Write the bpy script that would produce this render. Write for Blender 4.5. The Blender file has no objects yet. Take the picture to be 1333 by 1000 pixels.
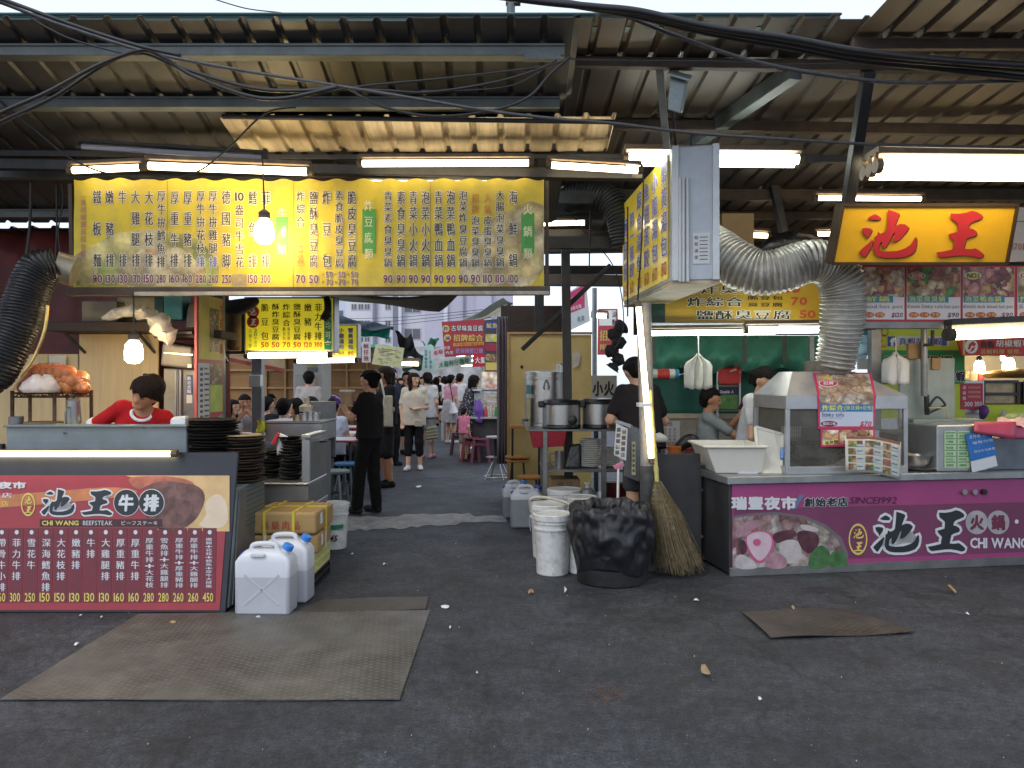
import bpy,bmesh,math,random
import numpy as np
from mathutils import Vector as V,Matrix,Euler
random.seed(11)
R=math.radians
SC=bpy.context.scene
COL=SC.collection
# --------- camera, sky, sun, exposure
EYE=1.55
FPX=1020.0
CXP,HYP=666.5,495.0
cam_d=bpy.data.cameras.new('camera')
cam=bpy.data.objects.new('camera',cam_d)
COL.objects.link(cam)
cam.location=(0,0,EYE)
cam.rotation_euler=(R(90),0,0)
cam_d.sensor_width=36
cam_d.lens=FPX/1333*36
cam_d.shift_y=-5.0/1333
cam_d.clip_start,cam_d.clip_end=0.05,1500
SC.camera=cam
SUN_EL,SUN_AZ=R(48),R(215)
w=bpy.data.worlds.new('World');SC.world=w;w.use_nodes=True
nt=w.node_tree
bg=nt.nodes['Background']
sky=nt.nodes.new('ShaderNodeTexSky');sky.sky_type='NISHITA'
sky.sun_disc=False;sky.sun_elevation=SUN_EL;sky.sun_rotation=SUN_AZ
sky.air_density=1.0;sky.dust_density=1.5;sky.ozone_density=1.0
hs=nt.nodes.new('ShaderNodeHueSaturation');hs.inputs['Saturation'].default_value=0.42
nt.links.new(sky.outputs[0],hs.inputs['Color'])
cl=nt.nodes.new('ShaderNodeMixRGB');cl.inputs[0].default_value=0.55
cl.inputs[2].default_value=(6.5,7.4,8.9,1)
nt.links.new(hs.outputs[0],cl.inputs[1]);nt.links.new(cl.outputs[0],bg.inputs[0])
bg.inputs[1].default_value=0.15
sun_d=bpy.data.lights.new('sun','SUN');sun_d.energy=0.5;sun_d.angle=R(20);sun_d.color=(1.0,0.96,0.9)
sun=bpy.data.objects.new('sun',sun_d);COL.objects.link(sun)
sun.rotation_euler=(R(90)-SUN_EL,0,R(180)-SUN_AZ)
sun.location=(0,0,30)
SC.view_settings.view_transform='Standard';SC.view_settings.look='None'
SC.view_settings.exposure=0.40;SC.view_settings.gamma=1
SC.view_settings.use_curve_mapping=False
SC.render.engine='CYCLES'
SC.cycles.use_denoising=True
SC.cycles.max_bounces=7;SC.cycles.diffuse_bounces=4;SC.cycles.transparent_max_bounces=10
SC.cycles.sample_clamp_indirect=6.0
SC.cycles.caustics_reflective=False;SC.cycles.caustics_refractive=False
# --------- places read off the photograph
def P(px,py,d):
 return V(((px-CXP)/FPX*d,d,EYE-(py-HYP)/FPX*d))
def G(px,py,z=0.0):
 d=FPX*(EYE-z)/(py-HYP)
 return V(((px-CXP)/FPX*d,d,z))
def S(px,d):
 return px/FPX*d
# --------- materials
def srgb(r,g,b):
 f=lambda c:(c/255/12.92)if c<=10 else((c/255+0.055)/1.055)**2.4
 return(f(r),f(g),f(b))
_mats={}
def mat(name,col,rough=0.6,metal=0.0,var=0.18,scale=6.0,bump=0.0,bscale=None,grime=0.0,gcol=(0.02,0.018,0.015),emit=None,spec=0.5,stretch=(1,1,1),alpha=1.0,trans=0.0,gscale=2.3):
 """Principled surface whose colour wanders with two noises; grime adds darker stains with a shape of their own."""
 if name in _mats:return _mats[name]
 m=bpy.data.materials.new(name);m.use_nodes=True
 n,l=m.node_tree.nodes,m.node_tree.links
 b=n['Principled BSDF']
 b.inputs['Roughness'].default_value=rough
 b.inputs['Metallic'].default_value=metal
 b.inputs['Specular IOR Level'].default_value=spec
 b.inputs['Alpha'].default_value=alpha
 if trans:b.inputs['Transmission Weight'].default_value=trans
 tc=n.new('ShaderNodeTexCoord')
 mp=n.new('ShaderNodeMapping');mp.inputs['Scale'].default_value=stretch
 l.new(tc.outputs['Object'],mp.inputs[0])
 nz=n.new('ShaderNodeTexNoise');nz.inputs['Scale'].default_value=scale;nz.inputs['Detail'].default_value=5
 nz.inputs['Roughness'].default_value=0.62
 l.new(mp.outputs[0],nz.inputs['Vector'])
 rp=n.new('ShaderNodeValToRGB')
 c=np.array(col[:3])
 rp.color_ramp.elements[0].position=0.3;rp.color_ramp.elements[1].position=0.72
 rp.color_ramp.elements[0].color=(*np.clip(c*(1-var),0,1),1)
 rp.color_ramp.elements[1].color=(*np.clip(c*(1+var),0,1),1)
 l.new(nz.outputs['Fac'],rp.inputs[0])
 out=rp.outputs[0]
 if grime:
  ng=n.new('ShaderNodeTexNoise');ng.inputs['Scale'].default_value=gscale;ng.inputs['Detail'].default_value=8
  ng.inputs['Roughness'].default_value=0.7
  l.new(mp.outputs[0],ng.inputs['Vector'])
  rg=n.new('ShaderNodeValToRGB');rg.color_ramp.elements[0].position=0.46;rg.color_ramp.elements[1].position=0.7
  rg.color_ramp.elements[0].color=(0,0,0,1);rg.color_ramp.elements[1].color=(grime,grime,grime,1)
  l.new(ng.outputs['Fac'],rg.inputs[0])
  mx=n.new('ShaderNodeMixRGB');l.new(rg.outputs[0],mx.inputs[0]);l.new(out,mx.inputs[1])
  mx.inputs[2].default_value=(*gcol,1)
  out=mx.outputs[0]
 l.new(out,b.inputs['Base Color'])
 mr=n.new('ShaderNodeMapRange');mr.inputs['To Min'].default_value=max(0.03,rough-0.1);mr.inputs['To Max'].default_value=min(1,rough+0.12)
 l.new(nz.outputs['Fac'],mr.inputs[0]);l.new(mr.outputs[0],b.inputs['Roughness'])
 if bump:
  nb=n.new('ShaderNodeTexNoise');nb.inputs['Scale'].default_value=bscale or scale*4;nb.inputs['Detail'].default_value=4
  l.new(mp.outputs[0],nb.inputs['Vector'])
  bp=n.new('ShaderNodeBump');bp.inputs['Strength'].default_value=bump;bp.inputs['Distance'].default_value=0.02
  l.new(nb.outputs['Fac'],bp.inputs['Height']);l.new(bp.outputs[0],b.inputs['Normal'])
 if emit:
  l.new(out,b.inputs['Emission Color']);b.inputs['Emission Strength'].default_value=emit
 _mats[name]=m
 return m
def lamp_mat(name,col,strength):
 if name in _mats:return _mats[name]
 m=bpy.data.materials.new(name);m.use_nodes=True
 b=m.node_tree.nodes['Principled BSDF']
 b.inputs['Base Color'].default_value=(0.8,0.8,0.8,1)
 b.inputs['Emission Color'].default_value=(*col,1);b.inputs['Emission Strength'].default_value=strength
 _mats[name]=m
 return m
def cells_mat(name,cols,scale=14,rough=0.45,emit=None,squash=(1,1,1)):
 """Printed food picture: irregular morsels in a few colours."""
 if name in _mats:return _mats[name]
 m=bpy.data.materials.new(name);m.use_nodes=True
 n,l=m.node_tree.nodes,m.node_tree.links
 b=n['Principled BSDF'];b.inputs['Roughness'].default_value=rough
 tc=n.new('ShaderNodeTexCoord');mp=n.new('ShaderNodeMapping');mp.inputs['Scale'].default_value=squash
 l.new(tc.outputs['Object'],mp.inputs[0])
 nz=n.new('ShaderNodeTexNoise');nz.inputs['Scale'].default_value=scale*0.7;nz.inputs['Detail'].default_value=3
 l.new(mp.outputs[0],nz.inputs['Vector'])
 ad=n.new('ShaderNodeMixRGB');ad.inputs[0].default_value=0.12
 l.new(mp.outputs[0],ad.inputs[1]);l.new(nz.outputs['Color'],ad.inputs[2])
 vo=n.new('ShaderNodeTexVoronoi');vo.inputs['Scale'].default_value=scale
 l.new(ad.outputs[0],vo.inputs['Vector'])
 sp=n.new('ShaderNodeSeparateColor');l.new(vo.outputs['Color'],sp.inputs[0])
 rp=n.new('ShaderNodeValToRGB');rp.color_ramp.interpolation='CONSTANT'
 e=rp.color_ramp.elements
 while len(e)<len(cols):e.new(0.5)
 for i,c in enumerate(cols):e[i].position=i/len(cols);e[i].color=(*c,1)
 l.new(sp.outputs[0],rp.inputs[0])
 d2=n.new('ShaderNodeValToRGB');d2.color_ramp.elements[0].position=0.1;d2.color_ramp.elements[1].position=0.75
 d2.color_ramp.elements[0].color=(1.25,1.2,1.15,1);d2.color_ramp.elements[1].color=(0.45,0.42,0.4,1)
 l.new(vo.outputs['Distance'],d2.inputs[0])
 nf=n.new('ShaderNodeTexNoise');nf.inputs['Scale'].default_value=scale*5;l.new(mp.outputs[0],nf.inputs['Vector'])
 mf=n.new('ShaderNodeMapRange');mf.inputs['To Min'].default_value=0.6;mf.inputs['To Max'].default_value=1.35
 l.new(nf.outputs['Fac'],mf.inputs[0])
 mu=n.new('ShaderNodeMixRGB');mu.blend_type='MULTIPLY';mu.inputs[0].default_value=1
 l.new(rp.outputs[0],mu.inputs[1]);l.new(d2.outputs[0],mu.inputs[2])
 m2=n.new('ShaderNodeMixRGB');m2.blend_type='MULTIPLY';m2.inputs[0].default_value=1
 l.new(mu.outputs[0],m2.inputs[1]);l.new(mf.outputs[0],m2.inputs[2])
 l.new(m2.outputs[0],b.inputs['Base Color'])
 if emit:l.new(m2.outputs[0],b.inputs['Emission Color']);b.inputs['Emission Strength'].default_value=emit
 _mats[name]=m
 return m
def film_mat(name,col,alpha=0.35,rough=0.25):
 """Thin plastic or greasy glass: part see-through, part glossy."""
 if name in _mats:return _mats[name]
 m=bpy.data.materials.new(name);m.use_nodes=True
 n,l=m.node_tree.nodes,m.node_tree.links
 b=n['Principled BSDF'];b.inputs['Base Color'].default_value=(*col,1);b.inputs['Roughness'].default_value=rough
 tc=n.new('ShaderNodeTexCoord');nz=n.new('ShaderNodeTexNoise');nz.inputs['Scale'].default_value=7;nz.inputs['Detail'].default_value=6
 l.new(tc.outputs['Object'],nz.inputs['Vector'])
 mr=n.new('ShaderNodeMapRange');mr.inputs['From Min'].default_value=0.3;mr.inputs['From Max'].default_value=0.75
 mr.inputs['To Min'].default_value=alpha*0.7;mr.inputs['To Max'].default_value=min(1,alpha*1.5)
 l.new(nz.outputs['Fac'],mr.inputs[0]);l.new(mr.outputs[0],b.inputs['Alpha'])
 _mats[name]=m
 return m
# --------- things, parts, meshes
def thing(name,label,cat,loc=(0,0,0),group=None,rz=0.0):
 o=bpy.data.objects.new(name,None);COL.objects.link(o)
 o.location=loc;o.rotation_euler=(0,0,rz);o.empty_display_size=0.1
 o['label']=label;o['category']=cat
 if group:o['group']=group
 return o
def tag(o,label,cat,group=None):
 o['label']=label;o['category']=cat
 if group:o['group']=group
 return o
def wloc(o):
 p=V((0,0,0))
 while o is not None:
  p=p+V(o.location);o=o.parent
 return p
def dup(root,loc=None,rz=None,label=None,group=None,scale=None):
 r=root.copy();COL.objects.link(r)
 if loc is not None:r.location=loc
 if rz is not None:r.rotation_euler=(0,0,rz)
 if scale is not None:r.scale=(scale,)*3 if isinstance(scale,(int,float))else scale
 if label:r['label']=label
 if group:r['group']=group
 for ch in list(root.children):
  c=ch.copy();COL.objects.link(c);c.parent=r
  for g in list(ch.children):
   d=g.copy();COL.objects.link(d);d.parent=c
 return r
_gl={}
def glyph(ch,off=0.0):
 k=(ch,round(off,4))
 if k in _gl:return _gl[k]
 fc=bpy.data.curves.new('t','FONT');fc.body=ch;fc.size=1;fc.offset=off;fc.resolution_u=2
 ob=bpy.data.objects.new('t',fc)
 me=ob.to_mesh()
 vs=np.array([(v.co.x,v.co.y)for v in me.vertices]).reshape(-1,2)
 fs=[tuple(p.vertices)for p in me.polygons]
 ob.to_mesh_clear();bpy.data.objects.remove(ob);bpy.data.curves.remove(fc)
 _gl[k]=(vs,fs)
 return _gl[k]
class Plane:
 """A plane that photo pixels are projected on, so writing lands at its real place and size."""
 def __init__(s,p0,n,wave=None):
  s.p0,s.n=V(p0),V(n).normalized();s.wave=wave
  if s.n.y>0:s.n=-s.n
 def at(s,px,py,lift=0.0):
  r=V(((px-CXP)/FPX,1.0,-(py-HYP)/FPX));e=V((0,0,EYE))
  t=(s.p0-e).dot(s.n)/r.dot(s.n)
  if s.wave:lift=lift+s.wave(px,py)
  return e+r*t+s.n*lift
class Flat:
 """A plane with its own metres: u along, v up."""
 def __init__(s,o,u,v,n=None):
  s.o,s.u,s.v=V(o),V(u),V(v)
  s.n=V(n).normalized()if n is not None else s.u.cross(s.v).normalized()
 def at(s,a,b,lift=0.0):
  return s.o+s.u*a-s.v*b+s.n*lift
BRUSH={'pond':[[(135,145),(160,125),(205,100),(245,120),(262,140),(250,158),(185,158)],[(80,240),(120,233),(165,240),(180,255),(170,285),(130,340),(120,310),(90,275)],[(180,350),(190,365),(165,440),(110,520),(90,510),(55,465),(90,430)],[(335,60),(390,75),(440,95),(440,115),(425,150),(400,215),(450,195),(500,200),(535,230),(520,260),(480,310),(440,350),(400,370),(375,360),(400,280),(380,290),(345,370),(310,425),(285,430),(275,415),(275,360),(250,390),(245,440),(270,455),(330,460),(420,455),(500,430),(550,400),(590,330),(600,320),(610,345),(608,400),(595,450),(560,490),(490,515),(420,525),(310,525),(250,515),(210,490),(195,450),(200,380),(205,335),(200,325),(225,310),(235,270),(260,290),(300,275),(318,255),(330,150)]],'king':[[(935,95),(1010,97),(1080,88),(1140,68),(1185,78),(1230,105),(1245,125),(1235,145),(1185,165),(1140,180),(1115,205),(1108,235),(1150,245),(1180,265),(1190,290),(1175,310),(1120,325),(1085,345),(1075,385),(1065,435),(1120,438),(1175,430),(1215,455),(1255,490),(1245,515),(1210,525),(1150,510),(1080,500),(1000,502),(930,510),(845,520),(820,505),(795,470),(870,460),(955,440),(960,410),(970,362),(940,335),(920,312),(912,295),(950,285),(1000,272),(1005,235),(1005,195),(975,170),(945,150),(935,125)]]}
class MB:
 def __init__(s):s.v,s.f,s.m,s.mats=[],[],[],[]
 def mi(s,m):
  if m not in s.mats:s.mats.append(m)
  return s.mats.index(m)
 def add(s,vs,fs,m):
  k=len(s.v);i=s.mi(m)
  s.v.extend([tuple(p)for p in vs]);s.f.extend([tuple(q+k for q in f)for f in fs]);s.m.extend([i]*len(fs))
  return s
 def hexa(s,p,m):
  return s.add(p,[(3,2,1,0),(4,5,6,7),(0,1,5,4),(1,2,6,5),(2,3,7,6),(3,0,4,7)],m)
 def box(s,c,d,m,rz=0.0,rot=None):
  c=V(c);h=V(d)/2
  M=rot if rot is not None else Matrix.Rotation(rz,3,'Z')
  q=[(-1,-1,-1),(1,-1,-1),(1,1,-1),(-1,1,-1),(-1,-1,1),(1,-1,1),(1,1,1),(-1,1,1)]
  return s.hexa([c+M@V((a*h.x,b*h.y,e*h.z))for a,b,e in q],m)
 def span(s,lo,hi,m):
  lo,hi=V(lo),V(hi)
  return s.box((lo+hi)/2,[abs(x)for x in(hi-lo)],m)
 def bar(s,a,b,wd,ht,m,up=(0,0,1)):
  a,b=V(a),V(b);t=(b-a).normalized();u=V(up)
  x=t.cross(u)
  if x.length<1e-4:x=t.cross(V((0,1,0)))
  x.normalize();u=x.cross(t)
  q=[]
  for p in(a,b):
   q+=[p-x*wd/2-u*ht/2,p+x*wd/2-u*ht/2,p+x*wd/2+u*ht/2,p-x*wd/2+u*ht/2]
  return s.add(q,[(3,2,1,0),(4,5,6,7),(0,1,5,4),(1,2,6,5),(2,3,7,6),(3,0,4,7)],m)
 def tube(s,pts,r,m,n=10,caps=True,squash=None):
  pts=[V(p)for p in pts];rs=r if hasattr(r,'__len__')else[r]*len(pts)
  k0=len(s.v);i=s.mi(m);x=None
  for j,p in enumerate(pts):
   t=(pts[min(j+1,len(pts)-1)]-pts[max(j-1,0)]).normalized()
   if x is None:
    x=t.cross(V((0,0,1)))
    if x.length<0.05:x=t.cross(V((1,0,0)))
   x=(x-t*x.dot(t)).normalized();y=t.cross(x)
   for a in range(n):
    th=2*math.pi*a/n
    s.v.append(tuple(p+(x*math.cos(th)+y*math.sin(th)*(squash or 1))*rs[j]))
  for j in range(len(pts)-1):
   for a in range(n):
    b=(a+1)%n
    s.f.append((k0+j*n+a,k0+j*n+b,k0+(j+1)*n+b,k0+(j+1)*n+a));s.m.append(i)
  if caps:
   s.f.append(tuple(k0+a for a in reversed(range(n))));s.m.append(i)
   s.f.append(tuple(k0+(len(pts)-1)*n+a for a in range(n)));s.m.append(i)
  return s
 def lathe(s,c,prof,m,n=24,fn=None,ax=None):
  """prof: (radius, height) pairs upward; fn(theta, r, z) may bend it."""
  c=V(c);k0=len(s.v);i=s.mi(m)
  for(r,z)in prof:
   for a in range(n):
    th=2*math.pi*a/n
    rr,zz=fn(th,r,z)if fn else(r,z)
    p=V((rr*math.cos(th),rr*math.sin(th),zz))
    if ax is not None:p=ax@p
    s.v.append(tuple(c+p))
  for j in range(len(prof)-1):
   for a in range(n):
    b=(a+1)%n
    s.f.append((k0+j*n+a,k0+j*n+b,k0+(j+1)*n+b,k0+(j+1)*n+a));s.m.append(i)
  if prof[0][0]>1e-6:s.f.append(tuple(k0+a for a in reversed(range(n))));s.m.append(i)
  if prof[-1][0]>1e-6:s.f.append(tuple(k0+(len(prof)-1)*n+a for a in range(n)));s.m.append(i)
  return s
 def grid(s,pts,m,thick=0.0,nrm=None):
  """pts: rows of points; thick gives the sheet a back side."""
  r,c=len(pts),len(pts[0]);k0=len(s.v);i=s.mi(m)
  for row in pts:
   for p in row:s.v.append(tuple(p))
  for a in range(r-1):
   for b in range(c-1):
    q=k0+a*c+b
    s.f.append((q,q+1,q+c+1,q+c));s.m.append(i)
  if thick:
   nn=V(nrm)*thick;k1=len(s.v)
   for row in pts:
    for p in row:s.v.append(tuple(V(p)+nn))
   for a in range(r-1):
    for b in range(c-1):
     q=k1+a*c+b
     s.f.append((q+c,q+c+1,q+1,q));s.m.append(i)
   ring=[b for b in range(c)]+[a*c+c-1 for a in range(1,r)]+[(r-1)*c+b for b in range(c-2,-1,-1)]+[a*c for a in range(r-2,0,-1)]
   for j in range(len(ring)):
    u,t=ring[j],ring[(j+1)%len(ring)]
    s.f.append((k0+t,k0+u,k1+u,k1+t));s.m.append(i)
  return s
 def prism(s,pts,off,m):
  """A flat outline of world points given a thickness vector."""
  n=len(pts);off=V(off)
  vs=[V(p)for p in pts]+[V(p)+off for p in pts]
  fs=[tuple(range(n-1,-1,-1)),tuple(range(n,2*n))]+[(a,(a+1)%n,n+(a+1)%n,n+a)for a in range(n)]
  return s.add(vs,fs,m)
 def poly(s,pl,pts,m,lift=0.003):
  return s.add([pl.at(x,y,lift)for x,y in pts],[tuple(range(len(pts)))],m)
 def blob(s,pl,pts,m,lift=0.003,n=2):
  for _ in range(n):
   pts=[q for i in range(len(pts))for a,b in((pts[i],pts[(i+1)%len(pts)]),)for q in((a[0]*.75+b[0]*.25,a[1]*.75+b[1]*.25),(a[0]*.25+b[0]*.75,a[1]*.25+b[1]*.75))]
  return s.poly(pl,pts,m,lift)
 def rect(s,pl,x0,y0,x1,y1,m,lift=0.003):
  return s.poly(pl,[(x0,y1),(x1,y1),(x1,y0),(x0,y0)],m,lift)
 def strip(s,pl,top,bot,m,lift=0.004,step=5.0):
  """A printed patch between two outlines, cut into strips so that it follows waving cloth."""
  f=lambda L,x:float(np.interp(x,[p[0]for p in L],[p[1]for p in L]))
  a,b=top[0][0],top[-1][0];n=max(2,int((b-a)/step));xs=[a+(b-a)*i/n for i in range(n+1)]
  rows=[[pl.at(x,f(top,x)+(f(bot,x)-f(top,x))*j/8,lift)for x in xs]for j in range(9)]
  return s.grid(rows,m)
 def oval(s,pl,cx,cy,rx,ry,m,lift=0.003,n=24,hole=None):
  if hole is None:
   return s.poly(pl,[(cx+rx*math.cos(2*math.pi*a/n),cy-ry*math.sin(2*math.pi*a/n))for a in range(n)],m,lift)
  vs=[]
  for k in(1,hole):
   vs+=[pl.at(cx+rx*k*math.cos(2*math.pi*a/n),cy-ry*k*math.sin(2*math.pi*a/n),lift)for a in range(n)]
  return s.add(vs,[(a,(a+1)%n,n+(a+1)%n,n+a)for a in range(n)],m)
 def char(s,pl,ch,cx,cy,w,h,m,off=0.012,lift=0.006,skew=0.0):
  if ch==' ':return s
  wide=ord(ch)>0x2e80
  vs,fs=glyph(ch,0.0 if wide else off)
  if not len(vs):return s
  if wide:x0,x1,y0,y1=0,1,-0.12,0.88
  else:
   b,_=glyph(ch,0.0);x0,x1=b[:,0].min(),b[:,0].max();y0,y1=(0.0,0.72)if ch not in '-·.,+' else(0,0.72)
  if not wide or off<.004:sh=[(0,0)]
  elif off<.045:sh=[(-off*.8,0),(off*.8,0)]
  else:sh=[(off*math.cos(k*1.0472),off*math.sin(k*1.0472))for k in range(6)]
  for k,(dx,dy)in enumerate(sh):
   s.add([pl.at(cx+((x+dx-x0)/(x1-x0)-0.5)*w+skew*((y-y0)/(y1-y0)-.5)*h,cy-((y+dy-y0)/(y1-y0)-0.5)*h,lift+k*.00025)for x,y in vs],fs,m)
  return s
 def row(s,pl,txt,x0,x1,cy,h,m,off=0.012,lift=0.006,skew=0.0,fill=0.94,dy=0.0):
  """One line of writing between x0 and x1; dy tilts it."""
  ws=[]
  for ch in txt:
   if ch==' ':ws.append(0.34)
   elif ord(ch)>0x2e80:ws.append(1.05)
   else:
    b,_=glyph(ch,0.0);ws.append((b[:,0].max()-b[:,0].min())+0.1)
  k=(x1-x0)/sum(ws);x=x0
  for ch,wv in zip(txt,ws):
   g=wv*k
   s.char(pl,ch,x+g/2,cy+dy*((x+g/2-x0)/(x1-x0)),g*fill if ord(ch)>0x2e80 else g*(wv-0.1)/wv,h,m,off,lift,skew);x+=g
  return s
 def column(s,pl,txt,cx,y0,y1,w,m,off=0.012,lift=0.006,fill=0.92,hmax=99):
  h=(y1-y0)/len(txt);g=min(h*fill,hmax)
  for j,ch in enumerate(txt):s.char(pl,ch,cx,y0+g/2+(y1-y0-g)*(j/max(1,len(txt)-1)),w,g,m,off,lift)
  return s
 def both(s,fn,pl,txt,*a,m=None,halo=None,off=0.012,grow=0.045,lift=0.006,**k):
  if halo:getattr(s,fn)(pl,txt,*a,halo,off=off+grow,lift=lift-0.002,**k)
  return getattr(s,fn)(pl,txt,*a,m,off=off,lift=lift,**k)
 def brush(s,pl,which,x0,y0,x1,y1,m,lift=0.006,grow=0.0):
  """The two brush-written characters of the shop name."""
  allp=[p for st in BRUSH[which]for p in st]
  ax,bx=min(p[0]for p in allp),max(p[0]for p in allp);ay,by=min(p[1]for p in allp),max(p[1]for p in allp)
  for st in BRUSH[which]:
   q=[((x-ax)/(bx-ax)*(x1-x0)+x0,(y-ay)/(by-ay)*(y1-y0)+y0)for x,y in st]
   if grow:
    n=len(q);o=[]
    ar=sum(q[i][0]*q[(i+1)%n][1]-q[(i+1)%n][0]*q[i][1]for i in range(n));sg=1 if ar>0 else-1
    for i in range(n):
     a,c=q[i-1],q[(i+1)%n];tx,ty=c[0]-a[0],c[1]-a[1];L=math.hypot(tx,ty)or 1
     o.append((q[i][0]+sg*ty/L*grow,q[i][1]-sg*tx/L*grow))
    q=o
   s.poly(pl,q[::-1],m,lift)
  return s
 def build(s,name,parent=None,smooth=None,bevel=0.0,loc=None,kind=None,segs=1):
  me=bpy.data.meshes.new(name)
  if parent is not None:o0=wloc(parent)
  elif loc is not None:o0=V(loc)
  else:
   A=np.array(s.v);lo,hi=A.min(0),A.max(0);o0=V(((lo[0]+hi[0])/2,(lo[1]+hi[1])/2,lo[2]))
  A=np.array(s.v,dtype=float)-np.array(o0)
  me.from_pydata(A.tolist(),[],s.f)
  for m in s.mats:me.materials.append(m)
  me.polygons.foreach_set('material_index',s.m)
  if smooth is not None:
   me.polygons.foreach_set('use_smooth',[True]*len(me.polygons))
   if smooth<3:me.set_sharp_from_angle(angle=smooth)
  me.update()
  o=bpy.data.objects.new(name,me);COL.objects.link(o)
  if parent is not None:o.parent=parent;o.location=V((0,0,0))
  else:o.location=o0
  if bevel:
   bm=bmesh.new();bm.from_mesh(me)
   bmesh.ops.recalc_face_normals(bm,faces=bm.faces);bm.to_mesh(me);bm.free()
   md=o.modifiers.new('bevel','BEVEL');md.width=bevel;md.segments=segs;md.limit_method='ANGLE';md.angle_limit=R(40)
  if kind:o['kind']=kind
  return o
def spline(pts,n=8):
 """Catmull-Rom through the points; each point may carry extra numbers."""
 A=np.array([tuple(p)for p in pts],float);out=[]
 for i in range(len(A)-1):
  p0,p1,p2,p3=A[max(i-1,0)],A[i],A[i+1],A[min(i+2,len(A)-1)]
  for k in range(n):
   t=k/n
   out.append(0.5*(2*p1+(p2-p0)*t+(2*p0-5*p1+4*p2-p3)*t*t+(3*p1-p0-3*p2+p3)*t**3))
 out.append(A[-1])
 return out
# --------- bodies grown as one skin from round limbs
def surfnet(D,org,h):
 sg=D<0
 nx,ny,nz=D.shape
 cnt=np.zeros((nx-1,ny-1,nz-1));acc=np.zeros((nx-1,ny-1,nz-1,3))
 cor=[(i,j,k)for i in(0,1)for j in(0,1)for k in(0,1)]
 sub=lambda A,c:A[c[0]:nx-1+c[0],c[1]:ny-1+c[1],c[2]:nz-1+c[2]]
 for a in cor:
  for ax in range(3):
   if a[ax]:continue
   b=list(a);b[ax]=1;b=tuple(b)
   da,db=sub(D,a),sub(D,b);mk=(da<0)!=(db<0)
   t=np.where(mk,da/np.where(mk,da-db,1),0)
   for q in range(3):acc[...,q]+=mk*(a[q]+(t if q==ax else 0))
   cnt+=mk
 act=cnt>0;idx=-np.ones(act.shape,int);idx[act]=np.arange(act.sum())
 ijk=np.argwhere(act);vs=(ijk+acc[act]/cnt[act][:,None])*h+np.array(org)
 faces=[]
 for ax in range(3):
  lo=[slice(1,-1)]*3;hi=[slice(1,-1)]*3
  lo[ax]=slice(0,-1);hi[ax]=slice(1,None)
  a,b=sg[tuple(lo)],sg[tuple(hi)]
  for flip in(False,True):
   e=np.argwhere((a&~b)if not flip else(~a&b))
   if not len(e):continue
   e=e+np.array([0 if q==ax else 1 for q in range(3)])
   u,v=[(1,2),(2,0),(0,1)][ax]
   def cell(du,dv):
    c=e.copy();c[:,u]-=du;c[:,v]-=dv
    return idx[c[:,0],c[:,1],c[:,2]]
   q=np.stack([cell(1,1),cell(0,1),cell(0,0),cell(1,0)],1)
   if flip:q=q[:,::-1]
   faces.append(q)
 return vs,np.concatenate(faces)
def grow(prims,h=0.012,k=0.03,cut=None,wob=0.0):
 """prims: (a, b, ra, rb[, flat]) round limbs, merged smoothly. Returns vertices, faces."""
 pa=np.array([list(p[0])+[p[2]]for p in prims]+[list(p[1])+[p[3]]for p in prims],float)
 lo=(pa[:,:3]-pa[:,3:]).min(0)-3*h-0.02;hi=(pa[:,:3]+pa[:,3:]).max(0)+3*h+0.02
 n=np.ceil((hi-lo)/h).astype(int)+1
 ax=[lo[i]+h*np.arange(n[i])for i in range(3)]
 X,Y,Z=np.meshgrid(*ax,indexing='ij')
 D=np.full(X.shape,1.0)
 for p in prims:
  a,b,ra,rb=np.array(p[0],float),np.array(p[1],float),p[2],p[3]
  m=max(ra,rb)+k+3*h+0.03
  l0=np.minimum(a,b)-m;h0=np.maximum(a,b)+m
  s=tuple(slice(max(0,int((l0[i]-lo[i])/h)),max(1,int((h0[i]-lo[i])/h)+2))for i in range(3))
  x,y,z=X[s],Y[s],Z[s]
  ab=b-a;L=max(1e-9,ab.dot(ab))
  t=np.clip(((x-a[0])*ab[0]+(y-a[1])*ab[1]+(z-a[2])*ab[2])/L,0,1)
  d=np.sqrt((x-a[0]-t*ab[0])**2+(y-a[1]-t*ab[1])**2+(z-a[2]-t*ab[2])**2)-(ra+(rb-ra)*t)
  o=D[s]
  hh=np.clip(0.5+0.5*(o-d)/k,0,1)
  D[s]=o*(1-hh)+d*hh-k*hh*(1-hh)
 if wob:D=D+wob*(np.sin(X*31+Z*23)*np.sin(Y*27+Z*15+1.3)+0.6*np.sin(Z*47+X*19)*np.sin(X*55+Y*20))
 if cut:D=np.maximum(D,cut(X,Y,Z))
 D[0],D[-1],D[:,0],D[:,-1],D[:,:,0],D[:,:,-1]=1,1,1,1,1,1
 return surfnet(D,lo,h)
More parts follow.
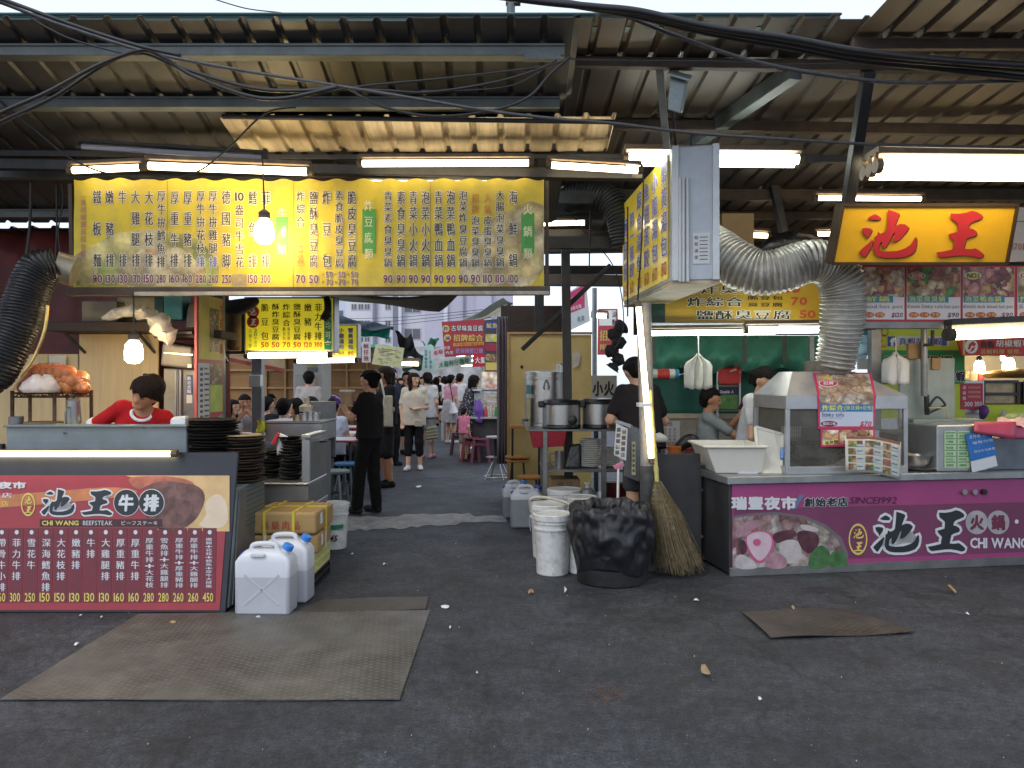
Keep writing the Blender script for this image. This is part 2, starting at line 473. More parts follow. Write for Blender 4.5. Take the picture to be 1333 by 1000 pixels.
# --------- people
SKIN=mat('skin',srgb(206,160,130),0.55,var=0.08,scale=12)
SKIN_TAN=mat('tanned_skin',srgb(180,128,98),0.55,var=0.08,scale=12)
HAIR=mat('black_hair',(0.009,0.007,0.006),0.62,var=0.5,scale=60,bump=0.8,bscale=110,spec=.12,stretch=(1,1,.25))
HAIR_BR=mat('brown_hair',(0.018,0.010,0.007),0.62,var=0.5,scale=60,bump=0.8,bscale=110,spec=.12,stretch=(1,1,.25))
EYE_D=mat('dark_eye',(0.01,0.008,0.007),0.2,var=0)
LIP=mat('lips',srgb(165,92,82),0.5,var=0.05)
def cloth(name,r,g,b,**k):return mat(name,srgb(r,g,b),0.85,var=0.12,scale=9,bump=0.25,bscale=35,spec=0.2,**k)
BLACKTEE=cloth('black_tee',30,28,30);DARKPANT=cloth('black_trousers',25,24,26)
BASE=dict(pel=(0,0,.95),wa=(0,.0,1.09),ch=(0,.0,1.26),nk=(0,.012,1.43),hd=(0,-.012,1.575),sL=(-.163,.012,1.385),eL=(-.205,.04,1.11),wL=(-.2,-.03,.88),hL=(-.083,0,.92),kL=(-.092,-.015,.5),aL=(-.095,.03,.085),tL=(-.11,-.12,.03))
SIT=dict(pel=(0,0,.53),wa=(0,.0,.67),ch=(0,-.02,.84),nk=(0,-.025,1.01),hd=(0,-.05,1.155),sL=(-.163,-.02,.965),eL=(-.21,-.06,.70),wL=(-.15,-.28,.72),hL=(-.083,0,.52),kL=(-.1,-.40,.50),aL=(-.1,-.38,.085),tL=(-.11,-.53,.03))
def person(label,loc,rz=0,height=1.66,base=BASE,pose=None,lean=0,side=0,look=(0,0,0),skin=SKIN,shirt=None,sleeve=.55,hem=-.06,pants=None,leg=1.0,shoes=None,hair=(HAIR,'short'),skirt=None,vest=False,hands=True,face=True,h=.014,wide=1.0,group=None,glove=None,loose=0.0,trim=None):
 J={}
 for k,p in base.items():
  J[k]=V(p)
  if k[-1]=='L':J[k[:-1]+'R']=V((-p[0],p[1],p[2]))
 M=Matrix.Rotation(R(lean),3,'X')@Matrix.Rotation(R(side),3,'Y')
 pv=V(base['pel'])
 for k in('wa','ch','nk','hd','sL','sR','eL','eR','wL','wR'):J[k]=pv+M@(J[k]-pv)
 for k,p in(pose or{}).items():J[k]=V(p)
 s=height/1.70
 root=thing('person',label,'person',loc,group,R(rz));L0=V(loc)
 tx=(J['sR']-J['sL']).normalized();up=(J['nk']-J['pel']).normalized();fw=tx.cross(up)*-1
 if fw.length<.1:fw=V((0,-1,0))
 fw.normalize()
 fw=-up.cross(tx).normalized()if(-up.cross(tx)).dot(V((0,-1,0)))>0 else up.cross(tx).normalized()
 HM=M@Euler((R(look[1]),R(look[2]),R(look[0])),'XYZ').to_matrix()if True else None
 hs_=.92
 H=lambda x,y,z:J['hd']+HM@(V((x,y,z))*hs_)
 X=V((1,0,0))
 def torso(e,w=wide):
  t=tx*w
  return[(J['pel']-t*.075,J['pel']+t*.075,.103+e,.103+e),(J['wa']-t*.06,J['wa']+t*.06,.092+e,.092+e),(J['ch']-t*.075,J['ch']+t*.075,.1+e,.1+e),(J['ch'],J['pel'],.1+e,.1+e),(J['sL'].lerp(J['sR'],.08),J['sR'].lerp(J['sL'],.08),.052+e,.052+e),(J['ch']+up*.06-t*.05,J['ch']+up*.06+t*.05,.085+e,.085+e)]
 body=torso(0)+[(J['ch']+up*.1,J['nk'],.06,.052),(J['nk'],H(0,.01,-.03),.052,.055)]
 body+=[(H(0,.022,.035),H(0,-.01,.03),.09,.088),(H(0,-.03,.04),H(0,-.048,-.07),.07,.046),(H(0,-.06,-.088),H(0,-.06,-.088),.03,.03),(H(0,-.098,.012),H(0,-.112,-.022),.01,.017),(H(-.084,.012,.01),H(-.086,.015,-.03),.02,.014),(H(.084,.012,.01),H(.086,.015,-.03),.02,.014)]
 for q in 'LR':
  body+=[(J['s'+q],J['e'+q],.05,.04),(J['e'+q],J['w'+q],.042,.027),(J['h'+q],J['k'+q],.086,.056),(J['k'+q],J['a'+q],.055,.036),(J['k'+q].lerp(J['a'+q],.2),J['k'+q].lerp(J['a'+q],.42)+V((0,.015,0)),.052,.048)]
  if not shoes:body+=[(J['a'+q]+V((0,.02,-.04)),J['t'+q],.035,.028)]
 def put(prims,m,name,hh=h,k=.03,cut=None,wob=0,sm=4,parent=root,mb=None):
  sc=[(V(p[0])*s,V(p[1])*s,p[2]*s,p[3]*s)for p in prims]
  cf=(lambda x,y,z:cut(x/s,y/s,z/s)*s)if cut else None
  vs,fs=grow(sc,hh,k*s,cf,wob)
  own=mb is None
  mb=mb or MB()
  mb.add([(v[0]+L0.x,v[1]+L0.y,v[2]+L0.z)for v in vs],[tuple(int(i)for i in f)for f in fs],m)
  if own:return mb.build(name,parent,smooth=sm)
 bmb=MB()
 put(body,skin,'',mb=bmb,k=.025)
 if hands:
  for q in 'LR':
   w_,d=J['w'+q],(J['w'+q]-J['e'+q]).normalized()
   sd=(X if abs(d.x)<.8 else V((0,-1,0)));sd=(sd-d*sd.dot(d)).normalized();pn=d.cross(sd)
   if pn.dot(fw)<0:pn=-pn
   pr=[(w_,w_+d*.03,.027,.026)]
   for f in range(4):
    o=(f-1.5)*.019
    kn=w_+d*(.085+(.006,.012,.01,0)[f])+sd*o
    pr.append((w_+d*.03+sd*o*.7,kn,.014,.011))
    Ls=(.036,.042,.039,.03)[f]
    p1=kn+(d*.85+pn*.5).normalized()*Ls;p2=p1+(d*.5+pn*.85).normalized()*Ls*.75
    pr+=[(kn,p1,.0095,.0085),(p1,p2,.0085,.007)]
   ts=sd*(1 if q=='L' else-1)
   b0=w_+d*.035+ts*.02;b1=b0+(d*.6+ts*.7+pn*.35).normalized()*.042;b2=b1+(d*.85+pn*.45+ts*.1).normalized()*.032
   pr+=[(b0,b1,.013,.011),(b1,b2,.0105,.0085)]
   gm=glove if(glove and q in 'LR')else None
   if gm:put([(J['w'+q].lerp(J['e'+q],.12),w_,.034,.031)]+[(a,b,c+.003,e+.003)for a,b,c,e in pr],gm,'glove',hh=.006,k=.008)
   else:put(pr,skin,'',hh=.0065 if h<.02 else.009,k=.007,mb=bmb)
 bmb.build('body',root,smooth=4)
 if shirt:
  e=.013+loose*.7
  t_=tx*wide;hb=J['pel']+up*min(hem,0)
  sp=[(J['ch']+t_*q*.07,hb+t_*q*.07,.102+e,.114+e)for q in(-1,0,1)]
  sp+=[(J['sL'].lerp(J['sR'],.06),J['sR'].lerp(J['sL'],.06),.05+e,.05+e),(J['ch']+up*.06-t_*.05,J['ch']+up*.06+t_*.05,.088+e,.088+e)]
  hemp=J['pel']+up*hem
  if not vest:
   for q in 'LR':
    t=min(sleeve,1.0)
    sp.append((J['s'+q]+(J['e'+q]-J['s'+q])*.02,J['s'+q].lerp(J['e'+q],t),.056,.052+loose*.6))
    if sleeve>1:sp.append((J['e'+q],J['e'+q].lerp(J['w'+q],sleeve-1),.055,.045))
  nkc=J['nk']+fw*.035+up*.035;u_,hp=np.array(up),np.array(hemp)
  sa={q:(np.array(J['s'+q].lerp(J['e'+q],min(sleeve,1))),np.array((J['e'+q]-J['s'+q]).normalized()))for q in 'LR'}
  def cut(x,y,z):
   c=(hp[0]-x)*u_[0]+(hp[1]-y)*u_[1]+(hp[2]-z)*u_[2]
   n_=.078-np.sqrt((x-nkc.x)**2+(y-nkc.y)**2+(z-nkc.z)**2)
   return np.maximum(c,n_)
  put(sp,shirt,'shirt',k=.028,cut=cut,wob=.003)
  if trim:
   tp=[]
   for q in 'LR':
    a_,b_=J['s'+q].lerp(J['e'+q],sleeve),J['s'+q].lerp(J['e'+q],sleeve+.09)
    tp.append((a_,b_,.0655,.0655))
   for q in 'LR':
    c0=V(sa[q][0]);dv=V(sa[q][1])
    MB().tube([L0+(c0+dv*t_)*s for t_ in(-.012,0,.028,.03)],[.061*s,.064*s,.064*s,.05*s],trim,n=22).build('sleeve_trim',root,smooth=.9)
   ring=[nkc+(tx*math.cos(a)*.072+fw*(math.sin(a)*.05+.012)-up*(.05+.035*max(0,math.sin(a))))for a in np.linspace(-.5,math.pi+.5,13)]
   put([(ring[i],ring[i+1],.012,.012)for i in range(12)],trim,'collar',hh=.009,k=.008)
 if skirt:
  m_,zb,r0,r1=skirt
  c=J['pel'];zt=1.0
  put([(V((c.x-.07,c.y,zt)),V((c.x-.09,c.y,zb)),r0,r1),(V((c.x+.07,c.y,zt)),V((c.x+.09,c.y,zb)),r0,r1),(V((c.x,c.y,zt)),V((c.x,c.y-.01,zb)),r0,r1)],m_,'skirt',cut=lambda x,y,z:zb+.02-z,wob=.006)
 if pants:
  e=.004;pp=[(J['pel']-tx*.08*wide,J['pel']+tx*.08*wide,.108+e,.108+e)]
  for q in 'LR':
   a,b,c=J['h'+q],J['k'+q],J['a'+q]
   t1=min(1,leg*2);pp.append((a,a.lerp(b,t1),.094,.094-.02*t1+(.012 if leg<.6 else 0)))
   if leg>.5:
    t2=(leg-.5)*2;pp.append((b,b.lerp(c,t2),.075,.075-.012*t2));pp.append((b,b.lerp(c,t2),.07,.06))
  put(pp,pants,'trousers' if leg>.6 else 'shorts',k=.02,wob=.004)
 if shoes:
  for q in 'LR':
   a,t=J['a'+q],J['t'+q]
   dv=(t-a);dv.z=0;dv.normalize();g=V((a.x,a.y,.035+a.z-.085))
   put([(a+V((0,0,-.015)),g-dv*.03,.043,.042),(g,g+dv*.13,.043,.038),(g+dv*.13,g+dv*.17,.038,.03)],shoes,'shoe',hh=.011,k=.02,cut=lambda x,y,z,zz=a.z:(zz-.08)-z)
 hm,hk=hair
 HI=np.array(HM.inverted());hd=np.array(J['hd'])
 hp_=[(H(0,.03,.045),H(0,-.012,.045),.1,.099)]
 if hk in('short','bob','long','pony','bun'):hp_+=[(H(0,.045,.02),H(0,.05,-.03),.09,.075)]
 if hk=='bob':hp_+=[(H(-.075,.02,.03),H(-.085,.01,-.11),.045,.04),(H(.075,.02,.03),H(.085,.01,-.11),.045,.04),(H(0,.06,.0),H(0,.05,-.11),.085,.075)]
 if hk=='long':hp_+=[(H(-.07,.0,.04),H(-.088,-.005,-.2),.042,.03),(H(.07,.0,.04),H(.088,-.005,-.2),.042,.03),(H(0,.07,.0),H(0,.075,-.2),.085,.06)]
 if hk=='pony':hp_+=[(H(0,.12,.04),H(0,.15,.0),.035,.04),(H(0,.15,.0),H(0,.13,-.2),.04,.018)]
 if hk=='bun':hp_+=[(H(0,.125,.06),H(0,.135,.05),.045,.045)]
 if hk=='mop':hp_+=[(H(0,.04,.05),H(0,-.03,.06),.108,.103),(H(0,.05,0),H(0,.06,-.05),.09,.07),(H(-.05,-.05,.075),H(.04,-.06,.07),.05,.045)]
 if hk=='mop':
  rr_=random.Random(len(label))
  for i in range(34):
   a_=-math.pi/2+rr_.uniform(-2.2,2.2);q0=H(.07*math.cos(a_),.02+.07*math.sin(a_),.115+rr_.uniform(-.02,.01));ln=rr_.uniform(.04,.075)if abs(a_+math.pi/2)<.9 else rr_.uniform(.08,.15)
   hp_.append((q0,H(.112*math.cos(a_+rr_.uniform(-.25,.25)),.012+.122*math.sin(a_),.115-ln),.02,.007))
 low={'short':-.03,'mop':-.02,'bun':-.02,'pony':-.02}.get(hk,-.4)
 def hcut(x,y,z):
  qx,qy,qz=(x-hd[0])/hs_,(y-hd[1])/hs_,(z-hd[2])/hs_
  lx=HI[0,0]*qx+HI[0,1]*qy+HI[0,2]*qz;ly=HI[1,0]*qx+HI[1,1]*qy+HI[1,2]*qz;lz=HI[2,0]*qx+HI[2,1]*qy+HI[2,2]*qz
  fr=np.where(lz>.062+.15*np.abs(lx)*0,-.2+0*lz,.012-.035*np.clip((lz+.03)/.09,-1,1))if hk not in('bob','long')else np.where(lz>.06,-.2,np.where(np.abs(lx)>.06,-.06,0.0))
  c=fr-ly
  if hk=='mop':c=np.where(ly<-.02,np.where(lz>.05-.22*np.abs(lx)+.016*np.sin(lx*95+1),-.2,.02),fr-ly)
  if low>-.3:c=np.maximum(c,np.where(ly<.03,(-.045-lz),(-.1-lz)))
  return c
 put(hp_,hm,'hair',hh=min(h,.011),k=.02,cut=hcut,wob=.004)
 if face:
  for sx in(-1,1):
   put([(H(sx*.024,-.1,.012),H(sx*.046,-.09,.013),.009,.007)],EYE_D,'eye',hh=.004,k=.002)
   put([(H(sx*.018,-.107,.036),H(sx*.05,-.095,.04),.006,.004)],hm,'eyebrow',hh=.004,k=.002)
  put([(H(-.02,-.09,-.056),H(.02,-.09,-.056),.007,.007),(H(0,-.097,-.054),H(0,-.097,-.06),.008,.008)],LIP,'mouth',hh=.004,k=.006)
 return root
# --------- ground
def asphalt_mat():
 m=bpy.data.materials.new('asphalt');m.use_nodes=True
 n,l=m.node_tree.nodes,m.node_tree.links;b=n['Principled BSDF']
 tc=n.new('ShaderNodeTexCoord')
 def noise(s,det=6,rg=.65):
  z=n.new('ShaderNodeTexNoise');z.inputs['Scale'].default_value=s;z.inputs['Detail'].default_value=det;z.inputs['Roughness'].default_value=rg
  l.new(tc.outputs['Object'],z.inputs['Vector']);return z
 def ramp(src,p0,c0,p1,c1):
  r=n.new('ShaderNodeValToRGB');e=r.color_ramp.elements
  e[0].position,e[1].position=p0,p1;e[0].color=(*c0,1);e[1].color=(*c1,1);l.new(src,r.inputs[0]);return r
 def mix(f,a,c,mode='MIX'):
  x=n.new('ShaderNodeMixRGB');x.blend_type=mode
  if isinstance(f,float):x.inputs[0].default_value=f
  else:l.new(f,x.inputs[0])
  for i,q in((1,a),(2,c)):
   if isinstance(q,tuple):x.inputs[i].default_value=(*q,1)
   else:l.new(q,x.inputs[i])
  return x.outputs[0]
 big=ramp(noise(.55,8,.7).outputs['Fac'],.36,(.027,.030,.036),.64,(.062,.068,.080))
 wear=ramp(noise(2.6,8,.75).outputs['Fac'],.4,(.62,.62,.62),.66,(1.35,1.33,1.3))
 col=mix(1.0,big.outputs[0],wear.outputs[0],'MULTIPLY')
 fine=noise(75,5,.8);g=ramp(fine.outputs['Fac'],.38,(.25,.25,.25),.64,(1.9,1.9,1.93))
 col=mix(.9,col,g.outputs[0],'MULTIPLY');g2=ramp(noise(21,6,.75).outputs['Fac'],.4,(.5,.5,.5),.62,(1.5,1.5,1.52));col=mix(.8,col,g2.outputs[0],'MULTIPLY')
 vs=n.new('ShaderNodeTexVoronoi');vs.inputs['Scale'].default_value=26;l.new(tc.outputs['Object'],vs.inputs['Vector'])
 sp=ramp(vs.outputs['Distance'],.045,(1,1,1),.1,(0,0,0))
 spm=mix(1.0,sp.outputs[0],ramp(noise(7,3).outputs['Fac'],.46,(0,0,0),.6,(1,1,1)).outputs[0],'MULTIPLY')
 col=mix(spm,col,(.23,.22,.2))
 st=ramp(noise(1.1,9,.8).outputs['Fac'],.5,(0,0,0),.64,(.85,.85,.85))
 col=mix(st.outputs[0],col,(.012,.011,.011))
 ru=ramp(noise(.8,6,.7).outputs['Color'],.58,(0,0,0),.78,(.35,.35,.35));col=mix(ru.outputs[0],col,(.07,.05,.035))
 wz=noise(1.3,5);wv=n.new('ShaderNodeMixRGB');wv.inputs[0].default_value=.25
 l.new(tc.outputs['Object'],wv.inputs[1]);l.new(wz.outputs['Color'],wv.inputs[2])
 cr=n.new('ShaderNodeTexVoronoi');cr.feature='DISTANCE_TO_EDGE';cr.inputs['Scale'].default_value=.9;l.new(wv.outputs[0],cr.inputs['Vector'])
 ck=ramp(cr.outputs['Distance'],.0,(.6,.6,.6),.009,(0,0,0));col=mix(mix(1.0,ck.outputs[0],ramp(noise(.9).outputs['Fac'],.42,(0,0,0),.5,(1,1,1)).outputs[0],'MULTIPLY'),col,(.01,.01,.01))
 l.new(col,b.inputs['Base Color'])
 du=ramp(noise(.62,9,.72).outputs['Fac'],.52,(0,0,0),.74,(.55,.55,.55));col=mix(du.outputs[0],col,(.105,.106,.11))
 rr=n.new('ShaderNodeMapRange');rr.inputs['To Min'].default_value=.42;rr.inputs['To Max'].default_value=.85
 l.new(noise(1.6,6).outputs['Fac'],rr.inputs[0]);l.new(rr.outputs[0],b.inputs['Roughness'])
 b1=n.new('ShaderNodeBump');b1.inputs['Strength'].default_value=.55;b1.inputs['Distance'].default_value=.012;l.new(fine.outputs['Fac'],b1.inputs['Height'])
 b2=n.new('ShaderNodeBump');b2.inputs['Strength'].default_value=.5;b2.inputs['Distance'].default_value=.05;l.new(noise(3.5,4).outputs['Fac'],b2.inputs['Height'])
 l.new(b1.outputs[0],b2.inputs['Normal']);l.new(b2.outputs[0],b.inputs['Normal'])
 return m
ASPH=asphalt_mat()
mb=MB();mb.add([(-90,-30,0),(90,-30,0),(90,160,0),(-90,160,0)],[(0,1,2,3)],ASPH)
mb.build('street',kind='structure',loc=(0,0,0))
CONC=mat('worn_concrete',(.30,.29,.27),.5,var=.45,scale=9,bump=.4,bscale=60,grime=.75,gcol=(.05,.05,.05),gscale=4)
rn=random.Random(3)
up_,dn_=[],[]
for i in range(26):
 x=452+i*8.3
 yt=673-1.5*i/25+rn.uniform(-1.2,1.2)-(3 if 8<i<20 else 0);yb=692-11*(i/25)+rn.uniform(-2.2,1.6)-(2 if i>12 else 0)
 up_.append(G(x,yt));dn_.append(G(x,yb))
mb=MB();mb.add([p+V((0,0,.004))for p in up_+dn_[::-1]],[tuple(range(52))[::-1]],CONC)
mb.build('worn_concrete_strip',kind='structure')
def tread_mat(name,col,rust):
 m=mat(name,col,.5,.55,var=.3,scale=5,grime=rust,gcol=(.055,.036,.024),gscale=1.6)
 n,l=m.node_tree.nodes,m.node_tree.links;b=n['Principled BSDF']
 tc=n.new('ShaderNodeTexCoord');mp=n.new('ShaderNodeMapping');mp.inputs['Scale'].default_value=(21,33,1);mp.inputs['Rotation'].default_value=(0,0,R(40))
 l.new(tc.outputs['Object'],mp.inputs[0])
 vo=n.new('ShaderNodeTexVoronoi');vo.voronoi_dimensions='2D';vo.inputs['Scale'].default_value=1;vo.inputs['Randomness'].default_value=.05;l.new(mp.outputs[0],vo.inputs['Vector'])
 rp=n.new('ShaderNodeValToRGB');rp.color_ramp.elements[0].position=.12;rp.color_ramp.elements[0].color=(1,1,1,1);rp.color_ramp.elements[1].position=.34;rp.color_ramp.elements[1].color=(0,0,0,1)
 l.new(vo.outputs['Distance'],rp.inputs[0])
 nz=n.new('ShaderNodeTexNoise');nz.inputs['Scale'].default_value=1.7;nz.inputs['Detail'].default_value=6;l.new(tc.outputs['Object'],nz.inputs['Vector'])
 wr=n.new('ShaderNodeMapRange');wr.inputs['From Min'].default_value=.35;wr.inputs['From Max'].default_value=.65;l.new(nz.outputs['Fac'],wr.inputs[0])
 mu=n.new('ShaderNodeMath');mu.operation='MULTIPLY';l.new(rp.outputs[0],mu.inputs[0]);l.new(wr.outputs[0],mu.inputs[1])
 bc=b.inputs['Base Color'].links[0].from_socket;mx=n.new('ShaderNodeMixRGB');l.new(bc,mx.inputs[1]);mx.inputs[2].default_value=(*[c*1.8 for c in col],1)
 mh=n.new('ShaderNodeMath');mh.operation='MULTIPLY';mh.inputs[1].default_value=.5;l.new(mu.outputs[0],mh.inputs[0]);l.new(mh.outputs[0],mx.inputs[0]);l.new(mx.outputs[0],b.inputs['Base Color'])
 bp=n.new('ShaderNodeBump');bp.inputs['Strength'].default_value=.8;bp.inputs['Distance'].default_value=.006
 l.new(mu.outputs[0],bp.inputs['Height']);l.new(bp.outputs[0],b.inputs['Normal'])
 return m
TREAD=tread_mat('tread_plate',(.165,.158,.142),.7);TREAD2=tread_mat('rusty_tread_plate',(.10,.088,.076),.6)
def plate(px,m,label,warp=0.0):
 c=[G(*q)for q in px];mb=MB()
 N=14;rows=[]
 for i in range(N+1):
  a,b_=c[0].lerp(c[3],i/N),c[1].lerp(c[2],i/N)
  rows.append([a.lerp(b_,j/N)+V((0,0,.009+warp*(1+math.sin(j*.55+i*.3))*.5))for j in range(N+1)])
 mb.grid(rows,m,-.006,(0,0,1))
 o=mb.build('floor_plate',smooth=.5);tag(o,label,'metal plate','steel tread plates lying on the street')
plate([(0,913),(520,913),(560,796),(180,801)],TREAD,'largest worn steel tread plate lying on asphalt before the beefsteak counter',.004)
plate([(380,800),(554,795),(558,778),(420,782)],TREAD2,'narrow dark tread plate strip behind the largest plate, beside white jerrycans',.004)
plate([(1003,833),(1192,826),(1105,794),(965,798)],TREAD2,'rusty bent tread plate on asphalt before the pink hotpot counter',.014)
# --------- roofs
TIN_L=mat('tin_sheet_grey',(.088,.086,.088),.42,.35,var=.25,scale=2,grime=.3,gcol=(.08,.065,.05),stretch=(1.5,.7,1))
TIN_R=mat('tin_sheet_brown',(.098,.077,.060),.5,.2,var=.25,scale=2,grime=.35,gcol=(.07,.05,.04),stretch=(1.5,.7,1))
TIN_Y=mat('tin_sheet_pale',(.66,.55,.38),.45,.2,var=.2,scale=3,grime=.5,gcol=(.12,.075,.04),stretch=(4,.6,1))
STEEL_G=mat('painted_steel_grey',(.13,.15,.15),.5,.3,var=.25,scale=5,grime=.4)
STEEL_B=mat('rusty_steel_brown',(.085,.06,.045),.65,.2,var=.35,scale=7,grime=.5)
STEEL_D=mat('dark_steel',(.045,.045,.047),.5,.4,var=.35,scale=6,grime=.5)
GUTTER=mat('green_gutter_paint',(.075,.16,.145),.45,.2,var=.2,scale=3,grime=.4)
def corrugated(x0,x1,d0,z0,d1,z1,m,pitch=.215,rib=.024,seed=1,sk=0.0,n=6):
 rn=random.Random(seed);xs=[];x=x0;k=0
 while x<x1:
  for dx,dz in((0,0),(pitch*.72,0),(pitch*.79,rib),(pitch*.92,rib)):xs.append((x+dx,dz,k//4))
  x+=pitch;k+=1
 xs.append((x1,0,k//4));jit=[rn.uniform(-.03,.03)for _ in range(k//4+2)];sag=[rn.uniform(-.008,.008)for _ in range(k//4+2)]
 rows=[]
 for i in range(n+1):
  t=i/n;rows.append([V((xx+sk*t,d0+(jit[p]if i==0 else 0)+(d1-d0)*t,z0+(z1-z0)*t+dz+sag[p]*math.sin(3*t)))for xx,dz,p in xs])
 return MB().grid(rows,m,.0025,(0,0,1))
zl=lambda d:3.85-.279*(d-5)
roof=thing('market_roof','grey corrugated tin roof sloping back over the left stalls, green gutter along its eave','roof',(-3,5,3.85),'tin roofs of the market')
corrugated(-7.5,.36,5.0,3.85,7.7,zl(7.7),TIN_L).build('roof_sheet',roof,smooth=.4)
for d,py,dz in((5.218,67,-.05),(5.764,134.5,-.05),(6.7,0,-.06),(7.4,0,-.06)):
 z=zl(d)+dz;mb=MB();mb.box((-3.6,d,z),(7.9,.06,.075),STEEL_G);mb.box((-3.6,d-.035,z+.03),(7.9,.012,.018),STEEL_G);mb.box((-3.6,d+.05,z-.034),(7.9,.05,.006),STEEL_G)
 mb.build('purlin',roof,bevel=.004)
mb=MB();mb.span((-7.5,5.12,3.86),(2.15,5.28,3.935),GUTTER);mb.span((-7.5,5.09,3.925),(2.15,5.12,3.943),GUTTER);mb.build('gutter',roof,bevel=.008)
mb=MB();mb.box(P(706,74,5.2),(.24,.05,.05),STEEL_G);mb.build('purlin_bracket',roof)
mb=MB();mb.tube([P(665,24,5.3),P(665,3,5.3)],.03,STEEL_G);mb.box(P(668,3,5.3),(.1,.05,.03),STEEL_G);mb.build('vent_pipe',roof,smooth=.6)
zr=lambda d:3.85-.065*(d-5)
roof2=thing('market_roof','brown corrugated tin roof over the hotpot stall, gently sloped with deep rear purlins','roof',(4,5,3.85),'tin roofs of the market')
corrugated(.36,8.5,5.0,3.85,11.3,zr(11.3),TIN_R,seed=4,n=10).build('roof_sheet',roof2,smooth=.4)
for d,wd in((5.47,.07),(6.55,.09),(8.45,.12),(9.3,.1),(10.4,.1)):
 mb=MB();mb.hexa([V((x,d+dy+.0*x,zr(d)+dz-(.03*(x-1)if d<7 else 0)*.5))for dz in(-wd-.01,-.012)for x,dy in((.3,0),(8.5,0),(8.5,.07),(.3,.07))],STEEL_B)
 mb.build('purlin',roof2,bevel=.004)
mb=MB();mb.bar(P(1036,92,5.5),P(893,192,7.2),.1,.12,STEEL_G);mb.build('rafter',roof2,bevel=.005)
roof3=thing('awning_roof','higher corrugated tin awning projecting over the street at the upper right corner','roof',(4,4.4,3.75),'tin roofs of the market')
corrugated(2.17,8.5,3.3,3.78,5.02,3.735,TIN_R,seed=9,rib=.03,n=4).build('roof_sheet',roof3,smooth=.4)
mb=MB();mb.span((2.17,4.98,3.66),(8.5,5.03,3.725),STEEL_B);mb.build('purlin',roof3,bevel=.004)
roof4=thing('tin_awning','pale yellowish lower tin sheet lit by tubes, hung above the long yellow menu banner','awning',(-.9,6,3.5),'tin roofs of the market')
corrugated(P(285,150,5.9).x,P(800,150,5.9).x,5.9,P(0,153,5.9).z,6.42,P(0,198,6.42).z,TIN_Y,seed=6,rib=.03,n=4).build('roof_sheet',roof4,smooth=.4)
mb=MB();mb.tube([P(290,152,5.88),P(805,159,5.88)],.018,STEEL_D);mb.build('front_pipe',roof4,smooth=.6)
mb=MB();mb.tube([P(300,199,6.55),P(790,200,6.55)],.02,STEEL_D);mb.build('rear_pipe',roof4,smooth=.6)
inner=thing('added_inner_roof','dark tin roof added deep behind the hanging banner to stop leaking light','roof',(-1.5,8.6,3.1),'tin roofs of the market')  # added roof: keeps the gap behind the banner dark
corrugated(-7.5,-.6,7.75,3.05,9.6,2.95,STEEL_D,seed=12,n=3).build('roof_sheet',inner,smooth=.4)
mb=MB();mb.span((-7.5,8.0,2.9),(1.4,8.08,3.02),STEEL_D);mb.span((-7.5,9.5,2.84),(1.4,9.58,2.94),STEEL_D);mb.build('purlin',inner)
mb=MB();mb.span((-.6,7.75,3.3),(.8,7.8,3.42),STEEL_D);mb.span((-.6,9.3,3.2),(1.6,9.36,3.34),STEEL_D);mb.build('girder',inner)
# --------- steel posts and beams
def steel(name,label,cat,a,b,wpx,m=STEEL_D,group=None,parts=(),ht=None):
 A,B=P(*a),P(*b);wd=S(wpx,a[2])
 t=thing(name,label,cat,(A if A.z<B.z else B),group)
 MB().bar(A,B,wd,ht or wd,m,up=(0,1,0)if abs((B-A).normalized().z)>.7 else(0,0,1)).build('shaft',t,bevel=.004)
 for pn,pa,pb,pw in parts:MB().bar(P(*pa),P(*pb),S(pw,pa[2]),S(pw,pa[2]),m).build(pn,t,bevel=.003)
 return t
def ground_y(d):return HYP+FPX*EYE/d
steel('steel_post','dark square steel post with one diagonal brace behind the rice cookers','post',(741,ground_y(8.5),8.5),(736,315,8.5),11,STEEL_D,'steel posts of the market',[('brace',(680,455,8.9),(795,345,8.5),5)])
steel('steel_post','grey square post beside the stall posters left of the alley','post',(289,ground_y(7.1),7.1),(287,375,7.1),9,STEEL_G,'steel posts of the market')
p_=steel('steel_post','galvanised grey post carrying a small white box beside the diners','post',(336,ground_y(10),10),(336,440,10),13,mat('galvanised',(.33,.35,.36),.45,.5,var=.2,scale=8),'steel posts of the market')
mb=MB();mb.box(P(333,496,9.85),(.15,.1,.15),mat('white_plastic',(.75,.75,.73),.4,var=.05));mb.build('switch_box',p_,bevel=.01,segs=2)
steel('steel_post','slanting dark steel strut left of the bright yellow signboard','post',(1094,330,6.25),(1130,92,5.45),13,STEEL_D,'steel posts of the market',[('brace',(1117,200,6.25),(1150,186,6.25),7)])
steel('steel_post','dark hanging strut above the drooping silver duct','post',(1024,320,8.4),(1003,222,8.4),10,STEEL_D,'steel posts of the market')
steel('steel_post','slim dark post behind the yellow partition below the red sign','post',(702,ground_y(10.8),10.8),(702,330,10.8),12,STEEL_D,'steel posts of the market')
steel('steel_beam','long black steel beam carrying the fluorescent tubes over the banner','beam',(-30,214,6.42),(822,228,6.42),13,STEEL_D,None,[('crossbar',(-30,200,6.4),(330,202,6.4),8),('crossbar',(330,205,6.38),(815,204,6.38),6)])
steel('steel_beam','brown steel beam above the right half of the banner','beam',(405,226,6.5),(835,227,6.5),15,STEEL_B)
steel('steel_beam','black conduit beam running under the brown roof between lamps','beam',(1000,206,6.5),(1345,212,6.5),9,STEEL_D,None,[('bracket',(1128,208,6.3),(1150,225,5.7),8)])
steel('steel_beam','dark crossbeam behind the gap between banner and lightbox','beam',(700,272,8.6),(830,272,8.6),22,STEEL_D)
